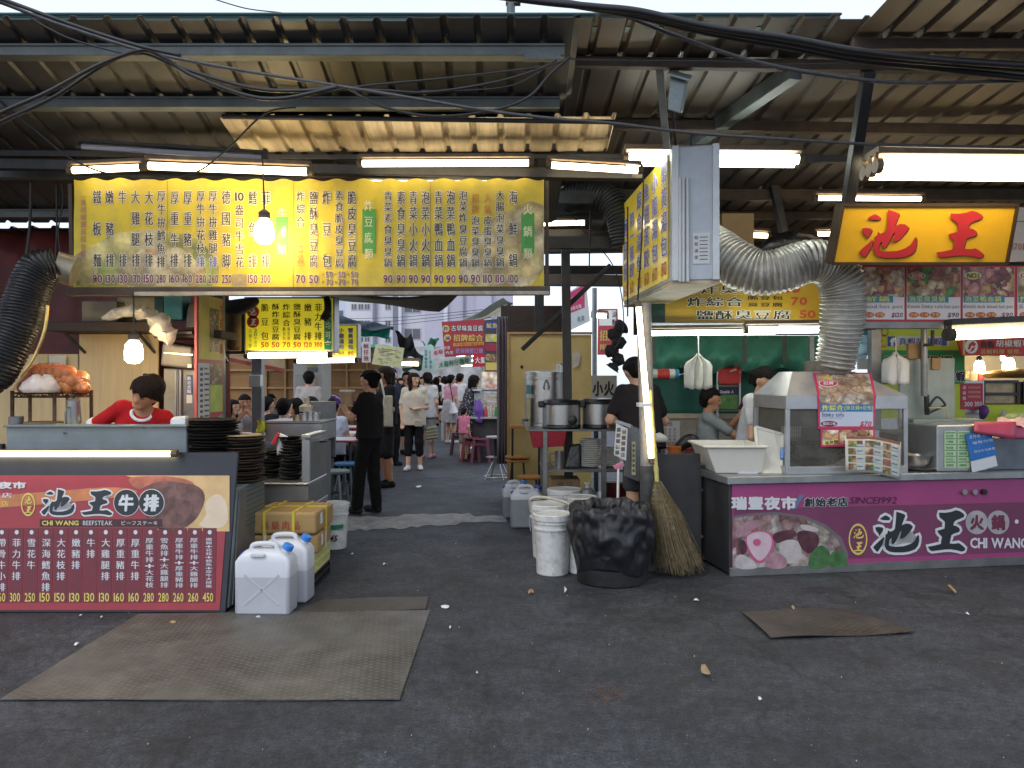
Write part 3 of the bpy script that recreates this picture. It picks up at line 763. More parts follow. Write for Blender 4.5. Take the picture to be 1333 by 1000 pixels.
steel('steel_beam','second dark crossbeam lower in the gap beside the lightbox','beam',(700,322,9.2),(840,320,9.2),16,STEEL_D)
steel('steel_beam','lowest pale crossbeam in the gap beside the lightbox','beam',(700,365,9.0),(835,366,9.0),14,mat('sooty_cream',(.12,.1,.08),.6,var=.3))
BACK_D=mat('dark_backing',(.02,.022,.02),.7,var=.4,scale=4,bump=.4)
o=MB().span((1.75,11.25,2.2),(8.5,11.3,zr(11.3)),BACK_D).build('sheet_wall');tag(o,'dark sheet added to fill the dark gap at the rear of the brown roof','tarpaulin')  # dark sheet added where the gap under the roof looks dark
# --------- far buildings
WHITE_T=mat('white_tile',srgb(212,212,220),.6,var=.05,scale=1);LILAC_T=mat('lilac_tile',srgb(186,182,198),.6,var=.05,scale=1)
GREY_T=mat('grey_tile',srgb(130,130,145),.6,var=.06,scale=1);WIN=mat('window_glass',(.10,.11,.13),.15,var=.3,scale=.5);FR=mat('window_frame',(.5,.5,.5),.5,var=.05)
def tower(label,x0,x1,d,top,m,cols,rows,y0,dy,dep=14,bands=(),ww=1.6,wh=1.3):
 a,b=P(x0,0,d).x,P(x1,0,d).x
 t=thing('apartment_tower',label,'building',((a+b)/2,d,0),'apartment towers beyond the market')
 MB().span((a,d,0),(b,d+dep,top),m).build('wall',t)
 for bx0,bx1,bm,out in bands:MB().span((P(bx0,0,d).x,d-out,0),(P(bx1,0,d).x,d-.01,top+(.6 if out>.8 else 0)),bm).build('pilaster',t)
 for cx in cols:
  for r in range(rows):
   z=P(0,y0,d).z-r*dy
   if z<3:continue
   x=P(cx,0,d).x;mb=MB();mb.box((x,d-.03,z),(ww,.06,wh),FR)
   wdo=mb.build('window',t);MB().box((x,d-.07,z),(ww-.2,.03,wh-.2),WIN).build('pane',wdo)
   MB().box((x,d-.1,z),(.07,.04,wh-.15),FR).build('frame',wdo)
tower('pale blue white apartment tower far left, behind the smaller yellow lightbox',380,452,110,34,mat('pale_blue_tile',srgb(200,212,228),.6,var=.05,scale=1),(422,440),7,380,3.2,bands=((428,431,GREY_T,.4),))
tower('white apartment tower with rows of small windows and grey recess',450,520,95,36,WHITE_T,(461,470,478,505),8,378,2.0,bands=((486,490,GREY_T,.5),(512,520,GREY_T,.4)),ww=.75,wh=.8)
tower('white apartment block with wide double windows',520,553,88,36,WHITE_T,(537,),5,400,3.0,bands=((520,524,WHITE_T,.9),),ww=1.9)
tower('lilac grey apartment tower behind the red banner signs',553,668,84,38,LILAC_T,(),0,400,3.0,bands=((578,583,WHITE_T,.4),(603,605,GREY_T,.3),(620,640,LILAC_T,.6)))
# --------- lamps
TUBE_W=lamp_mat('tube_warm',(1.0,.82,.52),8.8)
TUBE_C=lamp_mat('tube_cool',(.93,1.0,.9),11.0)
TUBE_OFF=mat('tube_off',(.42,.42,.5),.3,var=.05)
BULB=lamp_mat('bulb_glow',(1.0,.76,.40),60.0)
HOUS=mat('lamp_housing',(.17,.12,.075),.55,.2,var=.35,scale=8,grime=.4)
HOUS_D=mat('sooty_housing',(.05,.045,.04),.6,.2,var=.3,scale=8)
GRP_T='fluorescent tubes of the market'
def tube_lamp(label,a,b,d,r=4,m=None,n=1,gap=0.06,hous=HOUS,d2=None,side=(0,0,1)):
 m=m or TUBE_W;d2=d2 or d
 A,B=P(a[0],a[1],d),P(b[0],b[1],d2);rr=S(r,d);ax=(B-A).normalized()
 t=thing('fluorescent_lamp',label,'lamp',(A+B)/2,GRP_T);sd=V(side)
 off=[V((0,(k-(n-1)/2)*gap,0))for k in range(n)]
 for o in off:
  MB().tube([A+o,B+o],rr,m,n=10).build('tube',t,smooth=.6)
 hb=MB();hb.bar(A-ax*.02+sd*rr*2.3,B+ax*.02+sd*rr*2.3,max(.03,rr*1.5+gap*(n-1)),rr*1.2,hous,up=sd if abs(ax.dot(sd))<.8 else(0,1,0));hb.build('housing',t,bevel=.004)
 for e,s_ in((A,-1),(B,1)):
  c=MB()
  for o in off:c.tube([e+o-ax*.012*-s_*-1,e+o+ax*.03*s_],rr*1.15,hous,n=10);c.box(e+o+ax*.02*s_+sd*rr,(.022,.022,rr*2),hous)
  c.build('end_cap',t,smooth=.6)
 return t
tube_lamp('unlit greyish tube hung high above the left end of the banner',(105,191),(343,206),6.15,3.4,TUBE_OFF,hous=HOUS_D)
tube_lamp('short lit tube at the far left over the banner',(93,222),(184,218),6.15,4.2)
tube_lamp('lit tube above the beefsteak columns of the banner',(192,216),(402,224),6.12,4.8)
tube_lamp('lit tube above the middle right of the banner',(470,213),(690,212),6.2,4.2)
tube_lamp('lower thin lit tube touching the banner top edge',(470,236),(675,235),6.55,3.2)
tube_lamp('lit tube between banner and white edged lightbox',(716,215),(832,222),6.2,4.2)
tube_lamp('twin cool white lamp behind the lightbox end',(815,208),(1038,210),6.4,6.0,TUBE_C,2,.1)
tube_lamp('largest twin lamp above the bright yellow signboard',(1136,221),(1360,223),5.6,8.5,TUBE_W,3,.1)
tube_lamp('thin tube just above the bright yellow signboard',(1063,258),(1200,259),7.4,3.0)
tube_lamp('bright tube under the food photo strip at the right edge',(1237,436),(1360,431),6.5,7.0,TUBE_W,2,.06,HOUS_D)
tube_lamp('long cool tube under the dark yellow menu above the green tarp',(836,434),(1010,432),7.35,3.4,TUBE_C)
tube_lamp('short bright tube end beside the silver duct',(972,430),(1072,429),7.15,4.4,TUBE_C)
tube_lamp('tube mounted below the small yellow lightbox',(322,463),(428,462),7.98,3.6,side=(0,1,.1))
tube_lamp('tube below the second smaller yellow lightbox',(386,470),(463,469),9.66,3.0,TUBE_C,side=(0,1,.1))
tube_lamp('little warm tube under the oyster omelette sign',(510,473),(546,474),14,2.6)
tube_lamp('tube deep in the gap right of the banner',(706,291),(762,290),9.0,3.2)
tube_lamp('short tube glimpsed above the silver duct, left piece',(975,306),(1000,307),9.2,3.2)
tube_lamp('short tube glimpsed beside the strut above the silver duct',(1062,305),(1088,304),9.2,3.0)
tube_lamp('upright tube strapped to the grey post by the broom',(831,398),(848,598),6.28,3.6,TUBE_W,side=(.25,1,0))
tube_lamp('long tube along the front of the beefsteak counter',(-60,591),(225,591),5.36,3.6,TUBE_W,side=(0,.8,.3))
def bulb(label,x,y,d,rpx,cord_top,group='bare bulbs on cords'):
 c=P(x,y,d);r=S(rpx,d);t=thing('light_bulb',label,'bulb',c,group)
 MB().lathe(c-V((0,0,r*1.5)),[(0,0),(r*.6,r*.1),(r*.98,r*.5),(r,r*1.4),(r*.9,r*2.2),(r*.5,r*2.7)],BULB,n=20).build('glass',t,smooth=4)
 MB().lathe(c+V((0,0,r*1.2)),[(r*.5,0),(r*.62,r*.1),(r*.62,r*.7),(r*.3,r*1.0),(0.006,r*1.1)],HOUS_D,n=16).build('socket',t,smooth=.6)
 MB().tube([c+V((0,0,r*2.2)),P(cord_top[0],cord_top[1],d)],.006,HOUS_D,n=6).build('cord',t,smooth=.8)
bulb('bright bare bulb hanging before the yellow banner',344,300,6.0,12,(342,207))
bulb('glowing bare bulb hanging over the stooping cook',174,457,6.3,11,(174,385))
# --------- the long yellow banner
YEL=mat('yellow_banner',(.66,.50,.035),.6,var=.2,scale=1.6,grime=.7,gcol=(.34,.26,.08),bump=.12,bscale=14)
INK_B=mat('brown_black_ink',(.035,.014,.01),.6,var=.05);INK_P=mat('plum_ink',(.17,.03,.075),.6,var=.1);HALO=mat('pale_halo',(.78,.72,.55),.6,var=.05)
INK_R=mat('red_ink',(.42,.06,.03),.6,var=.1);INK_BL=mat('blue_ink',(.05,.08,.38),.6,var=.1);GRN=mat('green_ink',(.08,.33,.06),.6,var=.15);WHT=mat('white_ink',(.8,.8,.76),.6,var=.05)
INK_O=mat('orange_ink',(.5,.2,.06),.6,var=.1);PINKT=mat('faded_pink_ink',(.45,.2,.16),.6,var=.2)
bw=lambda x,y:.006*math.sin(x*.045+1)*math.sin(y*.03)+.012*math.sin(x*.011)+.003*math.sin(x*.2+y*.09)
bp=Plane((0,6.3,3),(0,-1,0),bw)
ban=thing('menu_banner','long yellow cloth menu banner with brown columns of dishes hung across the alley mouth','banner',P(405,383,6.3))
MB().grid([[bp.at(97+611*i/122,234+143*j/20+(1.8*math.sin(i*.9)if j==0 else 0))for i in range(123)]for j in range(21)],YEL,.004,(0,1,0)).build('cloth',ban,smooth=1)
mb=MB();mb.bar(P(90,380,6.28),P(716,379,6.28),.09,.065,STEEL_B);mb.bar(P(175,382.5,6.24),P(715,381.5,6.24),.02,.03,mat('old_white_strip',(.4,.37,.3),.6,var=.3,scale=9,grime=.5));mb.build('bottom_rail',ban,bevel=.004)
mb=MB();mb.bar(P(92,240,6.35),P(95,383,6.35),.03,.03,STEEL_B);mb.build('side_rail',ban);MB().bar(P(712,236,6.35),P(712,383,6.35),.03,.03,STEEL_B).build('side_rail',ban)
pic=MB()
SAL=cells_mat('salad_print',[(.52,.48,.12),(.36,.42,.12),(.62,.55,.3),(.66,.58,.22)],5);STEAKP=cells_mat('steak_print',[(.58,.38,.18),(.64,.5,.28),(.66,.55,.3),(.55,.33,.17),(.66,.57,.34)],7)
NOOD=cells_mat('hotpot_print',[(.66,.54,.24),(.7,.6,.36),(.62,.48,.2),(.64,.52,.2)],8)
pic.strip(bp,[(100,332),(150,304),(205,298),(262,312),(285,345)],[(100,374),(275,374),(285,362)],SAL,.003)
pic.build('food_picture',ban);pic=MB();pic.strip(bp,[(150,352),(185,325),(235,322),(268,350)],[(150,358),(165,373),(255,373),(268,360)],STEAKP,.0036);pic.build('food_picture',ban);pic=MB()
bowl=[(600,352),(615,318),(645,282),(690,262),(707,270),(707,350),(690,374),(620,374)]
pic.strip(bp,[(598,356),(615,318),(645,282),(690,262),(707,268)],[(598,362),(620,374),(690,374),(707,352)],NOOD,.003)
pic.oval(bp,655,318,60,52,mat('bowl_rim_print',(.62,.55,.36),.6,var=.1),.0045,40,.93)if False else None
pic.build('food_picture',ban)
tx=MB()
def price(p,x,y=363,w=13,h=11,m=INK_P,pl=bp):tx.both('row',pl,p,x-w/2,x+w/2,y,h,m=m,halo=HALO,off=.02,grow=.05)
def dish(txt,x,pr=None,w=11.5,m=INK_B,y0=248,y1=349,hm=19):tx.both('column',bp,txt,x,y0,y1,w,m=m,halo=HALO,off=.02,grow=.05,hmax=hm);(price(pr,x)if pr else None)
tx.column(bp,'︵黑胡椒蘑菇綜合醬︶',110,250,345,8,PINKT,off=.02,lift=.006)
for t_,x,p_ in(('鐵板麵',128,'90'),('嫩豬排',144.5,'130'),('牛排',161,'130'),('大雞腿排',178,'130'),('大花枝排',195,'150'),('厚牛拚鱈魚排',211,'280'),('厚重牛排',228,'160'),('厚重豬排',245,'160'),('德國豬脚',295,'250'),('鱈魚排',329,'150'),('菲力排',346,'300')):dish(t_,x,p_)
for t_,x,p_ in(('厚牛拚花枝',262,'280'),('厚牛拚雞腿',278,'260')):dish(t_,x,p_,y1=331);tx.both('char',bp,'排',x,341,11.5,15,m=INK_BL,halo=HALO,off=.02)
tx.both('row',bp,'10',306,318,256,11,m=INK_B,halo=HALO,off=.02);dish('盎司牛雪花',312,y0=266)
for t_,x,p_ in(('鹽酥臭豆腐',408,'50'),('青菜素食臭臭鍋',505,'90'),('素食臭臭鍋',522,'90'),('青菜小火鍋',538,'90'),('泡菜小火鍋',554,'90'),('青菜鴨血鍋',571,'90'),('泡菜鴨血鍋',587,'90'),('泡菜炸臭豆腐鍋',603,'90'),('大腸泡菜臭臭鍋',651,'110'),('海鮮鍋',668,'100')):dish(t_,x,p_)
dish('炸綜合',391,'70',y1=296);tx.column(bp,'︵豆包+臭豆腐︶',391,298,350,10,INK_O,off=.015)
for t_,x in(('炸豆包',425),('素食脆皮臭豆腐',441.5),('脆皮臭豆腐',458)):
 dish(t_,x);tx.row(bp,'小',x-7,x-3,357,4,INK_P);tx.row(bp,'大',x-7,x-3,367,4,INK_P)
 for q,yy in(('50',357),('70',367)):tx.both('row',bp,q,x-2,x+8,yy,8,m=INK_P,halo=HALO,off=.01)
for a_,b_,x in(('招牌','泡菜臭臭鍋',619),('人氣','皮蛋臭臭鍋',635)):tx.column(bp,a_,x,252,279,10,INK_O,off=.03);dish(b_,x,'90' if x<630 else '110',y0=281)
tx.build('lettering',ban)
for x,y0,y1,t_ in((367,282,325,'牛排類'),(480,272,330,'炸豆腐類'),(687,278,330,'火鍋類')):
 gb=MB();gb.rect(bp,x-8.5,y0,x+8.5,y1,GRN,.0055);gb.column(bp,t_,x,y0-12,y1+8,12,mat('cream_ink',(.75,.72,.4),.6,var=.05),off=.025,lift=.008,hmax=15);gb.build('green_heading',ban)
SEAM=mat('seam_dirt',(.34,.26,.05),.7,var=.3)  # darker strips for the banner's seams and grimy lower edge
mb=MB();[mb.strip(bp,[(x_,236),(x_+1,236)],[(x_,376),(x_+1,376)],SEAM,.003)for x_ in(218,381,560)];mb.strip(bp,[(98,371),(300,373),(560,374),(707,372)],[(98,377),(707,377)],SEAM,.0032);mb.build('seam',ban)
mb=MB();mb.rect(bp,303,357,321,374,mat('brown_tape',(.36,.27,.13),.5,var=.25,scale=30),.0075);mb.build('tape_patch',ban)
# --------- smaller lightboxes left of the alley
YELB=mat('lit_yellow_acrylic',(.80,.68,.03),.35,var=.06,scale=2,emit=.28);GREENB=mat('green_acrylic',(.02,.18,.06),.4,var=.15,emit=.1);REDC=mat('red_disc',(.5,.03,.03),.5,var=.1)
ALU=mat('aluminium_frame',(.45,.47,.48),.35,.7,var=.15,scale=9,grime=.25);INK_K=mat('black_ink',(.012,.011,.012),.55,var=0)
def lightbox(label,x0,y0,x1,y1,d,dep,face,group='lit menu boxes'):
 t=thing('menu_lightbox',label,'lightbox',P((x0+x1)/2,y1,d),group)
 mb=MB();a,b=P(x0,y1,d),P(x1,y0,d);mb.span((a.x-.02,d,a.z-.02),(b.x+.02,d+dep,b.z+.02),ALU);mb.build('case',t,bevel=.006)
 fm=MB();pl=Plane((0,d-.006,0),(0,-1,0));fm.span((a.x,d-.006,a.z),(b.x,d-.001,b.z),face);fm.build('face',t)
 return t,pl
lb,lp=lightbox('upright yellow lightbox menu with red discs and green edge, over the plate cart',320,389,433,456,8.05,.22,YELB)
tx=MB()
for i,(t_,x,p_)in enumerate((('脆豆包',345,'50'),('酥炸臭豆腐',359,'50'),('炸綜合',373,'70'),('鹽酥臭豆腐',387,'50'),('嫩豬排',401,'120'),('菲力牛排',414.5,'300'))):
 tx.both('column',lp,t_,x,395,443 if i!=2 else 425,10,m=INK_K,halo=None,off=.03,hmax=11);tx.row(lp,p_,x-5.5,x+5.5,449,7,INK_R,off=.02)
tx.column(lp,'脆豆包',370,426,443,4,INK_K);tx.column(lp,'臭豆腐',376,426,443,4,INK_K)
tx.oval(lp,329.5,406,8,8,REDC,.004);tx.oval(lp,329.5,419,8,8,REDC,.004);tx.brush(lp,'pond',325,401,334,411,WHT,.006);tx.brush(lp,'king',325,415,334,424,WHT,.006)
tx.column(lp,'20年老店',333,428,453,4,GRN,off=.02);tx.column(lp,'火鍋牛排',326,428,453,4,GRN,off=.02)
tx.rect(lp,422,389.5,432,455.5,GREENB,.003);tx.column(lp,'葷素均可*',427,393,454,7.5,WHT,off=.02,hmax=10)
tx.build('lettering',lb)
lb2,lp2=lightbox('partly hidden yellow lightbox for soup dumplings with white frame',424,424,464,464,9.7,.2,YELB)
tx=MB()
for t_,x,p_ in(('蟹黃湯包',456.5,'80'),('小龍湯包',444.5,'60'),('湯包',433,'75')):tx.both('column',lp2,t_,x,427,455,7,m=mat('violet_ink',(.12,.09,.42),.5,var=0),halo=WHT,off=.02,hmax=8);tx.row(lp2,p_,x-4,x+4,460,5,INK_R,off=.02)
tx.build('lettering',lb2)
t=thing('rolled_mat','brown rolled mat standing in a dark frame beside the yellow lightbox','mat',P(305,455,7.9))
MB().tube([P(304,456,7.95),P(304,452,7.95),P(304,410,7.95),P(304,404,7.95)],[.05,.08,.085,.06],mat('brown_mat',(.14,.09,.035),.8,var=.3,bump=.3),n=18).build('roll',t,smooth=4)
mb=MB()
for a_,b_ in(((292,459),(320,459)),((317,400),(317,459)),((293,395),(293,459))):mb.bar(P(*a_,7.8),P(*b_,7.8),.03,.03,STEEL_D)
mb.build('frame',t)
o=MB().tube(spline([P(285,392,7.7),P(300,400,7.6),P(318,398,7.6),P(335,391,7.7)],6),[.03+.05*math.sin(math.pi*min(1,i/18))for i in range(19)],mat('black_cloth',(.012,.012,.014),.8,var=.4,bump=.5,bscale=40),n=10).build('black_cloth',smooth=4);tag(o,'bunched black cloth hung above the rolled mat','cloth')
o=MB().tube(spline([P(425,388,7.85),P(427,402,7.8),P(421,415,7.8),P(428,408,7.8)],6),.035,mat('black_cloth',(0,0,0)),n=8).build('black_rag',smooth=4);tag(o,'black rag hanging on the corner of the yellow lightbox','rag')
# --------- the big side lightbox over the alley's right
A,B,C=V((1.226,6.0,2.309)),V((1.575,5.93,2.309)),V((1.127,7.9,2.309));hgt=1.03
WHBOX=mat('white_box_metal',(.44,.48,.52),.45,.2,var=.1,scale=4,grime=.35,gcol=(.2,.2,.2));CREAMB=mat('cream_box_bottom',(.5,.4,.24),.5,var=.15,grime=.5)
sb=thing('hanging_lightbox','big white cased lightbox hung edgewise, yellow dumpling menu on its side','lightbox',A)
D_=B+(C-A);up=V((0,0,hgt))
MB().hexa([A,B,D_,C,A+up,B+up,D_+up,C+up],WHBOX).build('case',sb,bevel=.01)
MB().hexa([p-V((0,0,.025))for p in(A,B,D_,C)]+[p-V((0,0,.001))for p in(A,B,D_,C)],CREAMB).build('underside',sb)
uu=(C-A);Lb=uu.length;uu.normalize();nn=V((-1,0,0));nn=(nn-uu*nn.dot(uu)).normalized()
fl=Flat(A+up+nn*.004,uu,V((0,0,1)),nn)
YELS=mat('side_yellow_acrylic',(.75,.56,.05),.18,var=.08,scale=2,emit=.16)
MB().hexa([fl.at(a_,b_,l_)for l_ in(0,.012)for a_,b_ in((.1,1.0),(Lb-.02,1.0),(Lb-.02,.03),(.1,.03))],YELS).build('face',sb)
tx=MB();VIO=mat('violet_ink',(0,0,0));MIR=Flat(fl.o+uu*Lb,-uu,V((0,0,1)),nn)
for t_,u_,p_,y0 in(('蟹黃湯包',1.73,'80',.08),('小籠湯包',1.42,'60',.08),('魚翅蒸餃',1.12,'60',.08),('綜合湯包',.82,'70',.08),('第一蒸餃',.5,'60',.2),('蚵仔煎',.2,'60',.2)):
 tx.both('column',MIR,t_,u_,y0,.82,.2,m=VIO,halo=WHT,off=.03,grow=.05,lift=.018,hmax=.19);tx.row(MIR,p_,u_-.09,u_+.09,.91,.11,INK_R,off=.01,lift=.018)
tx.build('lettering',sb)
mb=MB();q=(B-A).normalized();fn_=V((-q.y,q.x,0))*-1
for o_,w_ in((0.0,.05),(.3,.05)):mb.box(A+q*(o_+w_/2)+fn_*.012+up/2,(w_,.02,hgt),mat('white_trim',(.55,.58,.6),.4,.2,var=.1,grime=.2),rz=math.atan2(q.y,q.x))
mb.build('edge_trim',sb,bevel=.003)
mb=MB()
for o_ in(.06,.085,.115):mb.tube([A+q*o_+fn_*.03+V((0,0,-.01)),A+q*o_+fn_*.03+V((0,0,.78))],.012,mat('white_conduit',(.6,.62,.63),.4,var=.08,grime=.2),n=8)
mb.build('conduit',sb,smooth=.6)
nf=Flat(A+q*.155+fn_*.006+V((0,0,.36)),q,V((0,0,1)),fn_)
mb=MB();PAPER=mat('paper',(.62,.63,.62),.7,var=.06);GRYI=mat('grey_ink',(.12,.12,.13),.7,var=0)
mb.rect(nf,0,0,.125,.235,PAPER,.002);mb.column(nf,'祝賀滿堂',.025,.02,.2,.03,GRYI,lift=.004,hmax=.03)
for k in range(7):mb.rect(nf,.05,.03+k*.028,.11,.036+k*.028,GRYI,.004)
mb.build('notice',sb)
mb=MB();mb.bar(P(868,192,6.05),P(858,84,5.55),.05,.05,mat('galvanised',(0,0,0)));mb.bar(P(880,192,6.05),P(876,145,5.7),.02,.02,STEEL_D);mb.build('hanger',sb)
mb=MB();mb.tube([A+V((.14,-.01,hgt)),A+V((.14,-.01,hgt+.05))],.012,STEEL_D);mb.tube([C+V((-.02,-.4,.9)),C+V((-.02,-.4,-.15))],.008,STEEL_D,n=6);mb.build('cable',sb)
jb=thing('junction_box','pale green grey cable box bolted to the hanging post','box',P(879,150,5.5))
fb=MB();JG=mat('box_greygreen',(.30,.36,.36),.5,.1,var=.15,grime=.4);fb.hexa([P(869,143,5.42),P(886,148,5.42),P(889,147,5.58),P(872,142,5.58),P(872,97,5.42),P(894,104,5.42),P(898,100,5.58),P(876,94,5.58)],JG);fb.build('case',jb,bevel=.008)
MB().hexa([P(869,98,5.38),P(898,106,5.38),P(901,100,5.6),P(872,93,5.6),P(869,95,5.38),P(898,103,5.38),P(901,98,5.6),P(872,91,5.6)],JG).build('lid',jb)
# --------- red and yellow shop sign
n_=V((0,-1,-.27)).normalized();sp=Plane(P(1210,266,5.9),n_)
sg=thing('shop_sign','bright yellow tilted signboard with two big red brush characters','sign',sp.at(1203,344))
SGY=mat('deep_yellow_board',(.62,.34,.008),.4,var=.1,scale=1.2,grime=.25,gcol=(.35,.18,.01));SREDM=mat('red_letter',(.38,.016,.02),.45,var=.08);SDARK=mat('dark_red_shadow',(.045,.006,.005),.6,var=0)
cor=[sp.at(x,y)for x,y in((1083,343),(1310,343),(1324,267),(1097,267))]
MB().prism(cor,-n_*.12,SGY).build('board',sg)
mb=MB();FRD=mat('dark_bronze_frame',(.07,.04,.02),.45,.4,var=.2)
for i in range(4):mb.bar(cor[i]-n_*.05,cor[(i+1)%4]-n_*.05,.135 if i%2==0 else.135,.022,FRD,up=(cor[(i+2)%4]-cor[(i+1)%4]))
mb.build('frame',sg)
k=1/7.4056;bx=lambda x:1110+x*k;by=lambda y:265+y*k
mb=MB()
for dx,lf in((1.6,.006),(0,.014)):
 m_=SDARK if dx else SREDM
 mb.brush(sp,'pond',bx(55)+dx,by(60)+dx*.6,bx(610)+dx,by(525)+dx*.6,m_,lf);mb.brush(sp,'king',bx(795)+dx,by(68)+dx*.6,bx(1255)+dx,by(525)+dx*.6,m_,lf)
mb.build('lettering',sg)
m2=thing('menu_board','dark yellow fried tofu menu board half hidden by the silver duct','sign',P(985,420,7.5));dp=Plane((0,7.5,0),(0,-1,0))
a,b=P(866,420,7.5),P(1118,345,7.5);MB().span((a.x,7.5,a.z),(b.x,7.56,b.z),mat('ochre_board',(.45,.28,.02),.4,var=.12,scale=2,grime=.2)).build('board',m2)
a,b=P(838,420,7.5),P(866,345,7.5);MB().span((a.x,7.5,a.z),(b.x-.002,7.56,b.z),mat('dark_green_board',(.012,.05,.03),.4,var=.2)).build('green_edge',m2)
mb=MB();mb.bar(P(838,424,7.48),P(1120,424,7.48),.1,.05,ALU);mb.build('bottom_rail',m2,bevel=.004)
tx=MB()
for t_,x0,x1,y,h_,pr,px0,px1 in(('脆豆包',915,985,360,12,'50',1005,1030),('酥炸臭豆腐',885,1012,377,13,'50',1018,1042),('炸綜合',893,968,393,13,'70',1029,1051),('鹽酥臭豆腐',905,1030,410,13,'50',1040,1062)):
 tx.both('row',dp,t_,x0,x1,y,h_,m=INK_K,halo=HALO,off=.03,grow=.03);tx.row(dp,pr,px0,px1,y-1,10,INK_R,off=.03)
tx.row(dp,'脆豆包',972,1020,388,5.5,INK_K,off=.02);tx.row(dp,'臭豆腐',972,1020,397,5.5,INK_K,off=.02)
tx.oval(dp,853,397,8,10,mat('dark_wire',(.02,.02,.02),.5,var=0),.01,20,.9)
tx.build('lettering',m2)
fs=thing('photo_menu_strip','red framed strip of hotpot photo cards under the yellow signboard','menu',P(1230,418,6.6));fp=Plane((0,6.6,0),(0,-1,0))
REDF=mat('red_frame',(.5,.03,.05),.5,var=.1);CARD=mat('pinkish_card',(.78,.70,.67),.5,var=.05)
a,b=P(1118,418.5,6.6),P(1420,346,6.6);MB().span((a.x,6.6,a.z),(b.x,6.65,b.z),REDF).build('backboard',fs)
a,b=P(1118,428,6.6),P(1420,419,6.6);MB().span((a.x,6.57,a.z),(b.x,6.66,b.z),mat('grey_lintel',(.3,.28,.26),.5,.2,var=.2,grime=.4)).build('bottom_rail',fs,bevel=.004)
CYAN=mat('cyan_label',(.03,.25,.36),.5,var=.05);YLT=mat('yellow_text',(.75,.68,.15),.5,var=0);OVR=mat('orange_red_oval',(.6,.09,.05),.5,var=0)
for i,(x0,x1,nm,en,pr,badge)in enumerate(((1108,1177,'海鮮鍋','Seafood hot pot','$120','推薦'),(1180,1250,'泡菜臭臭鍋','Kimchi Stinky tofu hot pot','$90','招牌'),(1253,1320,'泡菜鴨血鍋','Kimchi duck blood hot pot','$90','NO.1'),(1324,1394,'炸臭豆腐','Stinky tofu','$70','招牌'))):
 mb=MB();mb.rect(fp,x0,348,x1,416,CARD,.004)
 mb.rect(fp,x0+.5,348,x1-.5,387,cells_mat('hotpot_photo_%d'%i,[[(.7,.6,.45),(.3,.12,.08),(.75,.7,.6),(.55,.24,.2),(.65,.4,.2)],[(.6,.35,.15),(.26,.1,.07),(.75,.6,.38),(.1,.3,.07),(.45,.16,.1)],[(.36,.11,.11),(.65,.4,.17),(.26,.08,.09),(.65,.3,.27),(.75,.62,.42)],[(.5,.4,.2),(.55,.45,.3),(.4,.28,.12)]][i],17),.006)
 mb.rect(fp,x0+1,385,x0+54,394,CYAN,.008);mb.row(fp,nm,x0+2,x0+50,389.5,8,YLT,off=.03,lift=.01)
 mb.row(fp,en,x0+1,x1-2,399,5,GRYI,off=.0,lift=.007);mb.row(fp,pr,x1-17,x1-2,410,6,INK_P,off=.015,lift=.007,skew=.2)
 for j,o3 in enumerate(('中辣','小辣','不辣')):mb.oval(fp,x0+9+j*14,410,6.6,3.6,OVR,.007,16);mb.row(fp,o3,x0+4+j*14,x0+14+j*14,410,4.5,YLT,lift=.009)
 mb.oval(fp,x0+13,359,11,5,WHT,.008);mb.oval(fp,x0+13,359,10,4.4,OVR if badge!='NO.1' else YLT,.009);mb.row(fp,badge,x0+5,x0+21,359,6,WHT if badge!='NO.1' else INK_K,off=.02,lift=.011)
 mb.build('photo_card',fs)
o_=thing('menu_board','white price board with faint pink text at the far right edge','sign',P(1340,338,6.9));pp=Plane((0,6.9,0),(0,-1,0))
a,b=P(1310,340,6.9),P(1420,270,6.9);MB().span((a.x,6.9,a.z),(b.x,6.95,b.z),mat('white_board',(.6,.55,.48),.5,var=.05)).build('board',o_)
mb=MB();mb.row(pp,'170',1317,1330,321,9,PINKT);mb.rect(pp,1331,317,1350,326,mat('pink_block',(.5,.1,.2),.5),.005);mb.rect(pp,1316,288,1345,289,GRYI);mb.build('lettering',o_)
# --------- ducts
def duct(label,pts,m,ring=.028,amp=.06,group='flexible exhaust ducts',ends=None,wob=.04,seed=0,n=22,sub=10):
 S_=[np.array(p)for p in spline([(*P(x,y,d),S(r,d))for x,y,d,r in pts],sub)]
 L=[0]
 for i in range(1,len(S_)):L.append(L[-1]+float(np.linalg.norm(S_[i][:3]-S_[i-1][:3])))
 tot=L[-1];N=int(tot/ring*8);q=np.linspace(0,tot,N);C4=np.stack([np.interp(q,L,[s[c]for s in S_])for c in range(4)],1)
 pa=[V(c[:3])for c in C4];rn=random.Random(seed);ph=[rn.uniform(0,6)for _ in range(3)]
 rr=[c[3]*(1+amp*(2*abs(math.sin(math.pi*a_/ring))**.7-1.3)+wob*math.sin(a_*9+ph[0])*math.sin(a_*5.3+ph[1]))for c,a_ in zip(C4,q)]
 t=thing('exhaust_duct',label,'duct',pa[0],group)
 mb=MB();mb.tube(pa,rr,m,n=n)
 for i,v in enumerate(mb.v):
  w_=V(v);k_=.012*noise_(w_*7);mb.v[i]=tuple(w_+V((k_,.4*k_,.7*k_)))
 mb.build('hose',t,smooth=4)
 return t,pa,rr
from mathutils import noise as _nz
def noise_(p):return _nz.noise(p)
DUCTB=mat('black_duct',(.018,.018,.02),.32,.35,var=.5,scale=5,bump=.3,bscale=30);FOIL=mat('silver_foil',(.56,.54,.49),.38,.5,var=.25,scale=5,grime=.7,gcol=(.10,.075,.055),bump=.5,bscale=26)
